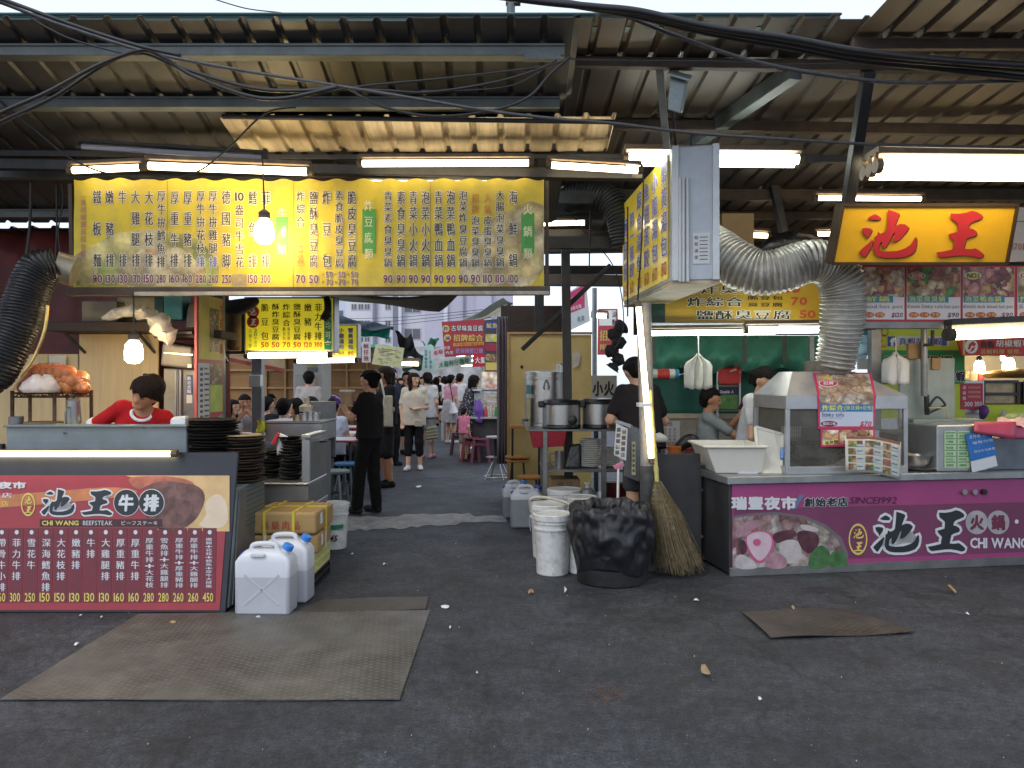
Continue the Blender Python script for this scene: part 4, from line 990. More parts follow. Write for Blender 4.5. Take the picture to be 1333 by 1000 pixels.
t,pa,rr=duct('thick black ribbed duct curving up to the banner on the left',[(-70,520,5.7,24),(-8,486,5.75,24),(22,430,5.8,25),(36,385,5.85,26),(52,352,5.9,25),(74,345,5.95,20)],DUCTB,.024,.05)
mb=MB();mb.tube([P(70,345,5.94),P(84,350,5.98),P(98,354,6.0)],[S(19,5.9),S(19.5,5.9),S(20,6)],mat('dull_foil',(.3,.27,.2),.4,.5,var=.3,scale=9,grime=.5),n=22);mb.build('end_collar',t,smooth=.8)
mb=MB();mb.tube(spline([P(62,398,5.62),P(58,430,5.58),P(44,466,5.55),P(26,490,5.5)],8),.012,mat('brass_seam',(.5,.36,.12),.35,.7,var=.3,scale=20,grime=.5),n=6);mb.build('seam_tape',t,smooth=.8)
duct('big silver foil duct drooping from the lightbox down to the frying hood',[(1086,478,6.72,23),(1092,446,6.68,25),(1097,408,6.62,27),(1096,372,6.58,29),(1080,347,6.55,28),(1052,340,6.5,27),(1020,351,6.5,27),(985,355,6.55,28),(955,341,6.65,28),(925,318,6.85,26),(890,298,7.2,24)],FOIL,.038,.095)
duct('dark sooty duct in the shadows left of the lightbox',[(735,262,8.2,16),(762,255,8.1,20),(790,262,8.0,21),(808,285,7.9,19),(812,320,7.9,17)],mat('sooty_duct',(.05,.05,.048),.4,.4,var=.4,scale=6),.035,.05)
o=MB().tube(spline([(*P(985,330,7.6),.03),(*P(1005,322,7.6),.1),(*P(1035,316,7.6),.12),(*P(1060,318,7.6),.09),(*P(1072,325,7.6),.03)],6)and[V(q[:3])for q in spline([(*P(985,330,7.6),.03),(*P(1005,322,7.6),.1),(*P(1035,316,7.6),.12),(*P(1060,318,7.6),.09),(*P(1072,325,7.6),.03)],6)],[q[3]for q in spline([(*P(985,330,7.6),.03),(*P(1005,322,7.6),.1),(*P(1035,316,7.6),.12),(*P(1060,318,7.6),.09),(*P(1072,325,7.6),.03)],6)],mat('black_plastic_bag',(.015,.014,.013),.3,var=.3,bump=.6,bscale=18),n=14).build('black_bag',smooth=4);tag(o,'black plastic bundle lying on the silver duct','bag')
o=MB().box(P(955,302,7.9),(.32,.3,.32),mat('cardboard',(.34,.22,.11),.8,var=.12,scale=6,grime=.2,gcol=(.2,.12,.06))).build('cardboard_box',bevel=.006);tag(o,'brown cardboard box above the silver duct behind the lightbox','box')
# --------- overhead cables
CAB=mat('black_cable',(.014,.014,.016),.5,var=.3,scale=20);CABG=mat('grey_cable',(.07,.07,.075),.5,var=.3,scale=20)
def cable(label,pts,d,r=.011,m=CAB,group='cables slung under the roof eave'):
 q=spline([P(x,y,(d if not isinstance(d,(list,tuple))else d[0]+(d[1]-d[0])*i/(len(pts)-1)))for i,(x,y)in enumerate(pts)],8)
 o=MB().tube(q,r,m,n=7).build('cable',smooth=4,loc=q[0]);return tag(o,label,'cable',group)
L1=[(-40,-8),(0,3),(60,26),(120,46),(185,66),(260,82),(345,97),(440,112),(550,130),(640,145),(726,155),(801,161),(900,173),(1000,180),(1114,187),(1200,190),(1380,193)]
cable('longest single cable from the upper left corner to the right edge',L1,(4.6,5.4),.011,CABG)
cable('black cable running just above the longest one at upper left',[(-40,-14),(0,-2),(60,20),(120,41),(185,61),(235,72)],4.62,.012)
cable('dark cable bowing out below the peak near the upper left',[(-40,176),(-5,150),(60,121),(130,84),(185,66),(215,76),(250,98),(320,124),(370,128),(440,113)],4.66,.012)
cable('lower parallel cable from the left edge up to the peak',[(-40,184),(-5,162),(70,127),(140,82),(185,69),(240,90),(330,115),(400,118),(440,112)],4.7,.012)
cable('thin cable from the left edge across the dark corner lamp',[(40,24),(90,50),(160,70)],4.7,.006)
cable('thin wire sagging from the left roof down over the tubes',[(-20,116),(40,165),(95,208),(150,228),(215,232),(260,222),(300,190),(345,148),(385,140)],5.7,.007)
for k_,(lab,pts,r)in enumerate((('topmost heavy cable of the right bundle',[(640,-6),(711,3),(775,9),(833,15),(923,35),(1028,50),(1114,66),(1227,78),(1380,88)],.02),('middle heavy cable of the right bundle',[(655,-6),(720,4),(790,12),(840,20),(923,39),(1028,57),(1114,73),(1227,83),(1380,95)],.016),('lowest heavy cable of the right bundle',[(670,-6),(740,6),(833,22),(923,43),(1028,62),(1114,78),(1227,90),(1380,107)],.018),('slack grey cable hanging beneath the right bundle',[(700,-4),(780,10),(833,28),(880,47),(985,81),(1100,101),(1200,108),(1380,104)],.012),('thin cable threading through the right bundle',[(720,-2),(800,14),(880,33),(960,47),(1060,60),(1150,72),(1250,92),(1380,98)],.009))):
 cable(lab,pts,4.4+.05*k_,r,CABG if 'grey' in lab or 'thin' in lab else CAB)
for lab,pts,r in(('cable rising to the purlin bracket from the middle',[(395,125),(475,112),(560,104),(625,97),(707,87),(734,79)],.009),('second sagging cable under the purlin bracket',[(440,115),(500,118),(560,120),(640,108),(700,91),(725,78)],.01),('looping cable dropping below the purlin bracket',[(742,74),(715,98),(690,125),(650,142),(590,151),(540,149),(490,136),(455,116)],.01),('thin wire looped above the loop cable',[(548,118),(600,118),(660,113),(695,98),(705,92)],.005),('fine wire along the right purlin',[(742,77),(833,79),(930,80),(1020,84),(1110,82)],.005)):cable(lab,pts,5.1,r)
cable('thin wire crossing the white sky at upper left',[(270,-4),(320,11),(368,17),(372,21)],5.4,.004)
cable('cable bundle hanging from the left corner ceiling',[(40,235),(39,290),(33,340),(20,390),(2,440)],6.6,.012)
cable('pair of dark cords hanging beside the red tarp',[(73,236),(74,300),(72,340)],6.7,.008)
cable('thin cord trailing behind the black duct',[(80,240),(82,262),(76,300),(80,330),(90,345)],6.6,.006)
cable('short dark cord in the shadow beside the lightbox',[(769,235),(768,300),(767,352)],8.0,.008)
cable('twisted wire falling from the banner end to the alley',[(715,240),(760,300),(800,350),(812,420),(800,455)],8.2,.006)
cable('wires clipped to the side lightbox corner',[(838,225),(836,300),(832,365),(829,410)],6.9,.007)
# --------- beefsteak counter
NAVY=mat('dark_navy_panel',(.022,.026,.034),.4,.2,var=.25,scale=4,grime=.3);GREYC=mat('grey_painted_metal',(.20,.235,.25),.45,.2,var=.12,scale=4,grime=.3,gcol=(.08,.09,.09))
SST=mat('stainless',(.46,.46,.45),.3,.85,var=.15,scale=4,grime=.35,gcol=(.12,.11,.1),stretch=(1,1,.25));SSTD=mat('dull_stainless',(.22,.225,.225),.42,.7,var=.2,scale=4,grime=.5,gcol=(.06,.06,.06))
ct=thing('food_counter','beefsteak stall counter with crimson menu front and grey splash guard','counter',(-3.6,5.5,0),'stall counters')
xr=-1.9
mb=MB();mb.hexa([V((-6.5,5.25,.02)),V((-2.45,5.25,.02)),V((-2.45,6.1,.02)),V((-6.5,6.1,.02)),V((-6.5,5.445,1.04)),V((-2.45,5.445,1.04)),V((-2.45,6.1,1.04)),V((-6.5,6.1,1.04))],GREYC)
mb.hexa([V((-2.449,5.25,.02)),V((xr,5.25,.02)),V((xr,6.0,.02)),V((-2.449,6.0,.02)),V((-2.449,5.40,.8)),V((xr,5.40,.8)),V((xr,6.0,.8)),V((-2.449,6.0,.8))],GREYC);mb.build('cabinet',ct,bevel=.006)
cp=Plane((0,5.23,0),V((0,-1.04,.2)))
def quad_on(pl,x0,y0,x1,y1,l0,l1):
 return[pl.at(x,y,l)for l in(l0,l1)for x,y in((x0,y1),(x1,y1),(x1,y0),(x0,y0))]
MB().hexa([cp.at(x,y,l)for l in(-.012,.012)for x,y in((-260,797.5),(294.5,797.5),(311,589),(-260,589))],NAVY).build('front_board',ct,bevel=.005)
CRIM=mat('crimson_print',(.33,.028,.042),.38,var=.22,scale=2.2,gcol=(.12,.02,.03),grime=.3)
MB().hexa([cp.at(x,y,l)for l in(.012,.017)for x,y in((-250,794),(287,794),(300,619),(-250,619))],CRIM).build('menu_sheet',ct)
pc=MB();BANDC=mat('orange_swirl_print',(.48,.17,.06),.4,var=.35,scale=5);GOLDP=mat('golden_plate_print',(.55,.36,.16),.4,var=.3,scale=4);STKM=mat('grilled_beef_print',(.125,.05,.042),.4,var=.75,scale=13,grime=.5,gcol=(.28,.16,.13),gscale=9)
pc.poly(cp,[(205,690),(300,692),(300,619.5),(165,619.5),(215,632),(248,650)],GOLDP,.0185)
pc.build('food_picture',ct);pc=MB();pc.blob(cp,[(-200,660),(60,641),(150,633),(190,640),(150,650),(-200,676)],BANDC,.0185)
pc.blob(cp,[(255,686),(298,689),(298,655),(285,640),(266,655),(272,672)],mat('cream_glow_print',(.62,.5,.36),.4,var=.2,scale=4),.019)
pc.blob(cp,[(188,640),(198,628),(215,624),(240,626),(262,634),(269,645),(266,660),(256,678),(238,690),(212,690),(196,684),(190,665)],STKM,.0195)
pc.blob(cp,[(165,622),(190,620),(225,620),(250,626),(256,632),(240,629),(214,626),(196,631),(180,640)],mat('bacon_print',(.4,.12,.07),.4,var=.4,scale=12),.0197)
pc.build('food_picture',ct)
tx=MB();LT=mat('pale_print',(.58,.6,.63),.5,var=.05);YT=mat('yellow_print',(.62,.5,.12),.5,var=.05);DKP=mat('dark_maroon_print',(.14,.014,.028),.42,var=.2);INKN=mat('ink_navy',(.012,.017,.022),.5,var=0)
tx.row(cp,'瑞豐夜市',-38,37,632,9,LT,off=.05,lift=.021);tx.row(cp,'創始老店',-40,19,645,7,LT,off=.04,lift=.021);tx.row(cp,'總老店',-20,15,656,8,YT,off=.02,lift=.021)
tx.oval(cp,39,657,9.2,15.2,YT,.021,28,.84);tx.brush(cp,'pond',34.5,646,44,656,YT,.021);tx.brush(cp,'king',34.5,659,44,668,YT,.021)
for w_,x0,x1,y0,y1 in(('pond',56,99,637,671),('king',108,148,638,671)):
 tx.brush(cp,w_,x0,y0,x1,y1,LT,.0205,2.2);tx.brush(cp,w_,x0,y0,x1,y1,INKN,.0225)
for cx_,ch in((166.5,'牛'),(199,'排')):
 tx.oval(cp,cx_,654.5,17,17.8,LT,.0205,36);tx.oval(cp,cx_,654.5,16,16.8,INKN,.0225,36);tx.char(cp,ch,cx_,655,20,22,LT,.05,.0245,.08)
tx.rect(cp,54,676,213,685.5,mat('maroon_bar',(.05,.012,.016),.5,var=0),.021);tx.row(cp,'CHI WANG',57,105,680.8,6,YT,off=.03,lift=.0235);tx.row(cp,'BEEFSTEAK',110,149,680.8,6,LT,off=.0,lift=.0235);tx.row(cp,'ビーフステーキ',159,208,681,6.5,LT,off=.01,lift=.0235)
cols=(('沙朗牛排','260'),('帶骨牛小排','360'),('菲力牛排','300'),('雪花牛','250'),('深海鱈魚排','150'),('大花枝排','150'),('嫩豬排','130'),('牛排','130'),('大雞腿排','130'),('厚重豬排','160'),('厚重牛排','160'),('厚重牛排+大花枝','280'),('雪魚排+大雞腿排','280'),('厚重牛排+厚重豬排','260'),('厚重牛排+大雞腿排','260'),('嫩豬+花枝+鱈魚+厚牛大拼盤','450'))
for i,(t_,p_)in enumerate(cols):
 x=5+(i-1)*19.25;tp=x;sl=-.018
 xb=x-2.2
 tx.poly(cp,[(xb-9,784),(xb+9,784),(x+9,687.5),(x-9,687.5)],DKP,.0195);tx.oval(cp,x,693,2.6,2.9,LT,.021,14)
 n=len(t_)
 if n<=5:
  for j,ch in enumerate(t_):tx.char(cp,ch,x-.4*j*.5,706.5+j*14.4,11.5,11.5,LT,.022,.0215)
 else:
  tx.column(cp,t_,x-1,700,765,11 if n<10 else 8.5,LT,off=.015,lift=.0215,hmax=8.2)
 tx.row(cp,p_,xb-7,xb+7,777,11.5,YT,off=.015,lift=.0215)
tx.build('lettering',ct)
mb=MB();a,b=P(8,597,5.6),P(243,554,5.6);mb.span((-4.1 if False else a.x,5.6,a.z),(b.x,5.66,b.z),GREYC);mb.span((a.x-.01,5.57,b.z-.012),(b.x+.01,5.72,b.z+.004),GREYC);mb.build('splash_guard',ct,bevel=.006)
mb=MB();a,b=P(8,560,5.62),P(-120,597,5.62);mb.span((b.x,5.62,b.z),(a.x-.03,5.66,a.z-.1),NAVY);mb.build('side_guard',ct)
mb=MB();SCREW=mat('rust_spot',(.03,.02,.015),.7)
for x_,y_ in((84,564),(187,556.5)):mb.box(P(x_,y_,5.59),(.014,.01,.008),SCREW)
mb.build('screw',ct)
mb=MB();mb.hexa([V((xr+.004,5.3,.03)),V((xr+.012,5.3,.03)),V((xr+.012,5.98,.03)),V((xr+.004,5.98,.03)),V((xr+.004,5.44,.78)),V((xr+.012,5.44,.78)),V((xr+.012,5.98,.78)),V((xr+.004,5.98,.78))],SSTD)
fl=Flat((xr+.014,5.5,1.0),(0,1,0),(0,0,1),(1,0,0))
for k_ in range(9):mb.rect(fl,.06,.2+k_*.035,.44,.212+k_*.035,mat('teal_print',(.05,.09,.1),.5),.001)
mb.build('side_panel',ct)
SHF=mat('rusty_rack',(.10,.05,.03),.7,.3,var=.5,scale=18,grime=.5,gcol=(.25,.2,.16));ct_z=1.04
rk=thing('wire_rack','rusty wire rack on the counter holding onions','rack',P(70,553,6.0))
mb=MB();zt=P(0,512,5.85).z
for x_,d_ in((16,5.85),(71,5.85),(119,6.1),(39,6.3),(88,6.32)):MB().tube([V((P(x_,0,d_).x,d_,ct_z)),V((P(x_,0,d_).x,d_,zt+.02))],.014,SHF,n=8).build('leg',rk,smooth=.6)
mb=MB();q_=[P(16,512,5.85),P(71,512,5.85),P(119,507,6.1),P(60,505,6.35)]
for i in range(4):
 a,b=q_[i],q_[(i+1)%4];b.z=a.z=zt
 mb.tube([a,b],.008,SHF,n=6);mb.tube([a-V((0,0,.03)),b-V((0,0,.03))],.006,SHF,n=6)
 N=12;mb.tube([a.lerp(b,j/N)-V((0,0,.03*(j%2)))for j in range(N+1)],.004,SHF,n=5)
for j in range(10):mb.tube([q_[0].lerp(q_[1],j/9),q_[3].lerp(q_[2],j/9)],.004,SHF,n=5)
mb.build('shelf',rk,smooth=.6)
ONI=mat('onion_skin',(.52,.20,.07),.45,var=.25,scale=9,grime=.25,gcol=(.3,.12,.05));NETM=film_mat('orange_net',(.75,.12,.03),.32,.6)
rn=random.Random(5);k_=0
ob_=thing('onion_sack','bulging orange net sack full of onions lying on the rusty rack','onions',P(72,512,6.0))
mb=MB()
spots=[]
for row,n_,y_,r_ in((0,9,504,11),(1,8,494,11),(2,5,485,11)):
 for j in range(n_):
  for dd in(0,.16):
   spots.append((29+(84 if row==0 else 74 if row==1 else 52)*(j+.5)/n_+row*7+rn.uniform(-2,2),y_+rn.uniform(-2,2),5.92+dd+rn.uniform(-.02,.02),r_*rn.uniform(.85,1.1)))
for x_,y_,d_,r_ in spots:
 r=S(r_,d_)*.9;M_=Euler((rn.uniform(-1,1),rn.uniform(-1,1),0)).to_matrix()
 o_=MB().lathe(P(x_,y_,d_),[(0,-r*.9),(r*.5,-r*.8),(r*.9,-r*.4),(r,0),(r*.9,r*.42),(r*.5,r*.8),(r*.15,r*1.0),(r*.06,r*1.2)],ONI,n=14,ax=M_).build('onion',ob_,smooth=4)
ol=[(18,508),(24,499),(38,484),(52,476),(74,475),(92,480),(108,494),(115,507)]
mb=MB();rows=[]
for dd,kk in((5.8,.86),(5.86,1.0),(6.0,1.06),(6.18,.96)):
 rows.append([P(66+(x_-66)*kk,509+(y_-509)*kk*1.04,dd)for x_,y_ in ol])
mb.grid(rows,NETM);mb.build('net',ob_,smooth=4)
o=MB().lathe(P(53,511,5.8),[(.11,0),(.125,.03),(.11,.08),(.07,.12),(.02,.125)],film_mat('frosted_bag',(.8,.72,.66),.75,.35),n=18,fn=lambda th,r,z:(r*(1+.14*math.sin(5*th+z*30)),z*(1+.1*math.sin(3*th)))).build('plastic_bag',smooth=4);tag(o,'crumpled clear plastic bag in front of the onions','bag')
kt=thing('coffee_pot','tall steel coffee pot with black knob on the beefsteak counter','pot',P(95,553,5.82))
c=P(95.5,0,5.82);c.z=ct_z+.02;hp=P(0,521,5.82).z-c.z
MB().lathe(c,[(.062,0),(.066,.01),(.045,hp*.96),(.047,hp),(.03,hp+.012),(.004,hp+.016)],SST,n=28).build('body',kt,smooth=.7)
MB().lathe(c+V((0,0,hp+.014)),[(.008,0),(.014,.01),(.012,.028),(.003,.032)],HOUS_D,n=14).build('knob',kt,smooth=.7)
MB().tube(spline([c+V((-.003,-.058,hp*.85)),c+V((-.004,-.095,hp*.75)),c+V((-.002,-.09,hp*.5)),c+V((0,-.066,hp*.32))],6),.007,SSTD,n=8).build('handle',kt,smooth=.8)
for i,(x_,w_,h_,m_,lb_)in enumerate(((21,.05,.055,SSTD,'small steel cup under the rusty rack'),(57,.13,.018,mat('wood_board',(.2,.13,.06),.7,var=.3),'stack of brown trivets under the rusty rack'))):
 o=MB().lathe(P(x_,552,5.8),[(w_*.8,-.14),(w_*.8,0),(w_,.0),(w_,h_),(w_*.85,h_),(w_*.85,h_-.01)],m_,n=20).build('cup' if i==0 else 'trivet',smooth=.6);tag(o,lb_,'cup' if i==0 else 'trivet')
o=MB().grid([[P(31+76*i/12,553.4-1.4*math.sin(i*1.1)-j*.6,5.68+.06*j)for i in range(13)]for j in range(3)],film_mat('green_bag',(.45,.6,.25),.8,.4),.004,(0,0,-1)).build('green_plastic_sheet',smooth=4);tag(o,'pale green plastic sheet along the splash guard top','plastic')
o=MB().hexa([P(221,556,5.72),P(243,556,5.72),P(245,556,5.9),P(224,556,5.9),P(222,545,5.74),P(242,541.5,5.74),P(246,541,5.9),P(226,542,5.9)],mat('white_foam',(.62,.64,.64),.6,var=.05)).build('foam_box',bevel=.01);tag(o,'white foam box beside the stooping cook','box')
REDT=cloth('red_tee',178,30,34);
person('cook in a red tee with white trim stooping over the counter, looking down',(P(178,0,6.05).x,6.05,.0),rz=2,height=1.68,lean=29,side=18,look=(-16,-8,6),skin=SKIN_TAN,shirt=REDT,trim=mat('white_trim_cloth',(.75,.73,.7),.8,var=.05),sleeve=.62,pants=DARKPANT,shoes=DARKPANT,hair=(HAIR_BR,'mop'),h=.011,pose=dict(eL=(-.35,-.16,1.15),wL=(-.16,-.2,.96),eR=(.36,-.2,1.0),wR=(.14,-.26,.92)),wide=1.0)
PLY=mat('plywood',(.62,.47,.25),.65,var=.14,scale=2.5,grime=.25,gcol=(.33,.22,.1),stretch=(5,1,.4),bump=.08)
def board(name,label,x0,y0,x1,y1,d,m,cat,th=.02,toz=None,group=None):
 a,b=P(x0,y1,d),P(x1,y0,d);z0=a.z if toz is None else toz
 o=MB().span((a.x,d,z0),(b.x,d+th,b.z),m).build(name,bevel=.003);return tag(o,label,cat,group)
board('plywood_panel','tall bare plywood panel behind the cook under the bulb',103,435,206,560,7.3,PLY,'panel',toz=0,group='plywood panels')
board('plywood_panel','lower plywood panel behind the onion rack',-80,461,102,560,7.36,PLY,'panel',toz=0,group='plywood panels')
board('cardboard_note','small yellowed card pinned over the onion rack',51,461,62,475,7.33,mat('old_card',(.55,.42,.2),.7),'card',.004)
board('cardboard_note','white card pinned beside the smaller yellowed card',63,463,86,476,7.33,mat('white_card',(.6,.55,.45),.7),'card',.004)
REDW=mat('red_tarp',(.14,.026,.024),.55,var=.45,scale=2.2,grime=.6,gcol=(.04,.015,.015),bump=.5,bscale=4)
mb=MB();rows=[]
for j in range(8):
 rows.append([V((-6.2+3.35*i/30,7.9+.06*math.sin(i*.8+j*.3)+.04*math.sin(i*1.9),3.05-j*.43))for i in range(31)])
o=mb.grid(rows,REDW,.01,(0,1,0)).build('red_tarpaulin',smooth=4);tag(o,'dark red tarpaulin hanging behind the black duct','tarpaulin')
board('side_wall','dark corner wall closing the left stall',-300,250,-150,560,7.0,REDW,'wall',.05,0)
SHW=mat('dark_wood',(.035,.02,.012),.7,var=.4,scale=8)
def shelf(label,x0,y0,x1,y1,d,dep):
 a,b=P(x0,y1,d),P(x1,y0,d);t=thing('wall_shelf',label,'shelf',(a+b)/2,'wall shelves of the left stall')
 MB().span((a.x,d,a.z),(b.x,d+dep,b.z),SHW).build('plank',t,bevel=.004)
 mb=MB()
 for f in(.15,.85):mb.bar(V((a.x+(b.x-a.x)*f,d+dep,a.z-.2)),V((a.x+(b.x-a.x)*f,d+.05,a.z)),.02,.02,STEEL_D)
 mb.build('bracket',t);return t
shelf('long dark wooden shelf above the bare plywood panel',58,419,195,431,6.9,.45);shelf('short dark shelf above the grey towel dispenser',200,430,288,440,6.85,.4)
def block(name,label,x0,y0,x1,y1,d,dep,m,cat,bev=.01,rz=0,group=None):
 a,b=P(x0,y1,d),P(x1,y0,d);c=V(((a.x+b.x)/2,d+dep/2,(a.z+b.z)/2))
 o=MB().box(c,(b.x-a.x,dep,b.z-a.z),m,rz=rz).build(name,bevel=bev,segs=2);return tag(o,label,cat,group)
block('storage_box','grey carton at the left end of the long shelf',106,392,152,419,7.0,.3,mat('drab_carton',(.16,.14,.1),.8,var=.2),'box')
block('storage_box','olive carton behind the white bag on the long shelf',152,387,205,419,7.15,.2,mat('olive_carton',(.22,.2,.12),.8,var=.2),'box')
block('storage_box','teal plastic bin on the short shelf',213,384,237,416,6.86,.2,mat('teal_plastic',(.06,.26,.31),.4,var=.15),'box')
block('storage_box','dark green bin beside the teal one',200,386,213,418,6.95,.2,mat('dark_green_plastic',(.02,.07,.05),.4,var=.15),'box')
o=MB().tube([P(258,410,6.85),P(256,409,7.1)],S(13,6.9),mat('black_pot',(.03,.03,.03),.4,.3),n=24).build('pot',bevel=.008);tag(o,'round black pot lying on its side on the short shelf','pot')
o=MB().hexa([P(240,428,6.8),P(276,424,6.8),P(280,424,7.05),P(240,428,7.05),P(246,396,6.82),P(268,386,6.82),P(275,386,7.05),P(246,396,7.05)],mat('grey_tool_case',(.06,.06,.065),.5,.2,var=.3)).build('tool_case',bevel=.012);tag(o,'grey jumble of tool cases piled above the round pot','case')
o=MB().span(P(204,431,6.8),P(262,437,7.0),mat('dark_tray',(.05,.05,.05),.4,.4)).build('tray',bevel=.004);tag(o,'dark tray on the edge of the short shelf','tray')
BAGW=film_mat('milky_bag',(.72,.70,.63),.5,.25);bq=spline([(136,414,.03),(155,407,.07),(178,405,.085),(200,411,.09),(214,426,.10),(219,440,.085),(222,450,.03)],7)
mb=MB();mb.tube([P(q[0],q[1],6.86-.002*(q[0]-136))for q in bq],[q[2]*(1+.03*math.sin(k*1.7))for k,q in enumerate(bq)],BAGW,n=20,squash=.6)
for k,v in enumerate(mb.v):w_=V(v);d_=.05*noise_(w_*9)+.03*noise_(w_*23);mb.v[k]=tuple(w_+V((d_,d_*.5,d_*.8)))
o=mb.build('plastic_bag',smooth=4);tag(o,'milky white plastic bag drooping off the long dark shelf','bag')
td=thing('towel_dispenser','grey boxy dispenser with curved lid on the stall side wall','dispenser',P(232,480,6.9))
GRYD=mat('warm_grey_metal',(.13,.12,.11),.5,.1,var=.12,scale=4)
MB().hexa([P(209,476,6.8),P(252,481,6.8),P(256,481,7.15),P(215,476,7.15),P(212,446,6.8),P(250,452,6.8),P(255,450,7.15),P(216,443,7.15)],GRYD).build('body',td,bevel=.02,segs=3)
MB().hexa([P(212,460,6.78),P(251,463,6.78),P(251,463,6.8),P(212,460,6.8),P(213,458.5,6.78),P(251,461.5,6.78),P(251,461.5,6.8),P(213,458.5,6.8)],SST).build('trim',td)
MB().span(P(244,479,6.775),P(250,474,6.785),PAPER).build('sticker',td)
cb=thing('steel_cabinet','tall grey steel cabinet with a blue sticker, right of the cook','cabinet',(P(246,0,7.0).x,7.0,0))
a,b=P(237,480,7.0),P(258,480,7.0);MB().span((a.x,7.0,0),(b.x,7.4,a.z),SSTD).build('body',cb,bevel=.008)
a,b=P(213,480,7.05),P(233,480,7.05);MB().span((a.x,7.05,0),(b.x,7.4,a.z),mat('cream_steel',(.35,.33,.27),.4,.3,var=.2)).build('side_door',cb,bevel=.006)
mb=MB();mb.tube([P(235,482,6.98),P(235,545,6.98)],.014,SST);mb.tube([P(229,482,6.99),P(229,545,6.99)],.01,SST);mb.build('handle',cb,smooth=.6)
cpx=Plane((0,6.995,0),(0,-1,0));mb=MB();mb.rect(cpx,243,488,250.5,525,PAPER,.002);mb.rect(cpx,243,488,250.5,514,mat('blue_sticker',(.05,.13,.4),.5,var=.1),.003);mb.column(cpx,'歡迎光臨',246.5,490,512,5,WHT,lift=.005);mb.build('sticker',cb)
q0,q1=P(256,0,6.55),P(291,0,7.05);q0.z=q1.z=0
uu=(q1-q0);LW=uu.length;uu.normalize();nn=V((uu.y,-uu.x,0));zt=P(0,386,6.8).z
pb=thing('poster_board','red edged board of menu pictures and price lists angled beside the cook','poster',(q0+q1)/2)
fl=Flat(q0+V((0,0,zt)),uu,V((0,0,1)),nn);zb=zt-P(0,546,6.8).z
MB().hexa([fl.at(a_,b_,l_)for l_ in(-.02,0)for a_,b_ in((0,zb+.03),(LW,zb-.04),(LW,0),(0,0))],mat('pinkish_red_edge',(.5,.1,.1),.5,var=.15)).build('backboard',pb)
mb=MB();YP=mat('yellow_poster',(.62,.5,.1),.5,var=.15);FP=[cells_mat('menu_photo',[(.45,.3,.15),(.3,.15,.08),(.5,.42,.3),(.2,.2,.08)],26)]
mb.rect(fl,.03,.0,LW-.03,.55,YP,.003);mb.rect(fl,LW*.45,.1,LW*.8,.48,FP[0],.005);mb.column(fl,'牛排火鍋',LW*.9,.05,.5,.07,INK_R,lift=.006)
mb.rect(fl,.02,.58,LW*.45,zb-.02,PAPER,.003);mb.rect(fl,LW*.47,.58,LW-.03,zb-.3,FP[0],.004);mb.rect(fl,LW*.47,zb-.31,LW-.03,zb-.06,mat('lime_poster',(.5,.58,.12),.5,var=.2),.004)
for k_ in range(14):mb.rect(fl,.05,.62+k_*.045,LW*.2,.645+k_*.045,GRYI,.005);mb.rect(fl,LW*.25,.62+k_*.045,LW*.42,.635+k_*.045,FP[0]if k_%5==0 else GRYI,.005)
mb.build('print',pb)
# --------- iron plates and the plate cart
IRON=mat('black_iron',(.018,.017,.017),.55,.4,var=.4,scale=10,bump=.15);WOODP=mat('charred_wood',(.05,.03,.02),.75,var=.5,scale=10,bump=.3)
def iron_plate(label,c,rx,ry,rz,m=IRON):
 def fn(th,r,z):return(r*(1+.1*math.cos(2*th)),z)
 o=MB().lathe((0,0,0),[(.6,0),(.86,.002),(1.0,.014),(1.04,.018),(1.0,.022),(.84,.011),(.0,.009)],m,n=28).build('iron_plate',smooth=.9,loc=(0,0,0))
 o.scale=(rx,ry,1);o.rotation_euler=(0,0,rz);o.location=c;return tag(o,label,'plate','stacked iron plates')
top='uppermost iron plate of the tall dark stack on the counter end'
def stack(x,y,z,n,step,rx,ry,label,toplab,seed,m=IRON):
 rn=random.Random(seed);p0=None
 for i in range(n):
  c=V((x+rn.uniform(-.018,.018),y+rn.uniform(-.015,.015),z+i*step));rz=rn.uniform(-.25,.25)
  if p0 is None:p0=iron_plate(label,c,rx,ry,rz,m);o=p0
  else:
   o=p0.copy();COL.objects.link(o);o.location=c;o.rotation_euler=(rn.uniform(-.03,.03),rn.uniform(-.03,.03),rz)
  if i==n-1:o['label']=toplab
sx=P(276,0,5.72).x;z0=.803
stack(sx,5.72,z0,21,.0222,.19,.14,'black iron plate within the dark stack on the beefsteak counter corner','uppermost iron plate of the stack on the beefsteak counter corner',1)
sx2=P(316,0,5.8).x
stack(sx2,5.78,.803,15,.022,.155,.16,'charred wooden underplate within the stack overhanging the counter side','uppermost pale topped underplate of the stack overhanging the counter side',2,WOODP)
o=MB().lathe(V((sx2,5.78,.803+15*.022+.006)),[(.14,0),(.15,.006),(.145,.012),(0,.012)],mat('pale_wood',(.36,.25,.14),.7,var=.3,scale=9),n=26).build('wooden_disc',smooth=.7);tag(o,'pale wooden disc lying on the charred underplate stack','disc')
gc=thing('grill_cart','dull stainless plate cart with open shelf beside the alley','cart',(P(385,0,6.6).x,6.6,0))
XA,XB=P(338,0,6.3).x,P(402,0,6.3).x;zs=P(0,628,6.3).z;zg=P(0,655,6.3).z
mb=MB();mb.span((XA,6.3,.05),(XB,6.9,.5),SSTD);mb.span((XA,6.28,.5),(XB,6.9,zs-.02),SSTD);mb.span((XA,6.26,zs-.02),(XB+.005,6.9,zs),SST);mb.build('body',gc,bevel=.006)
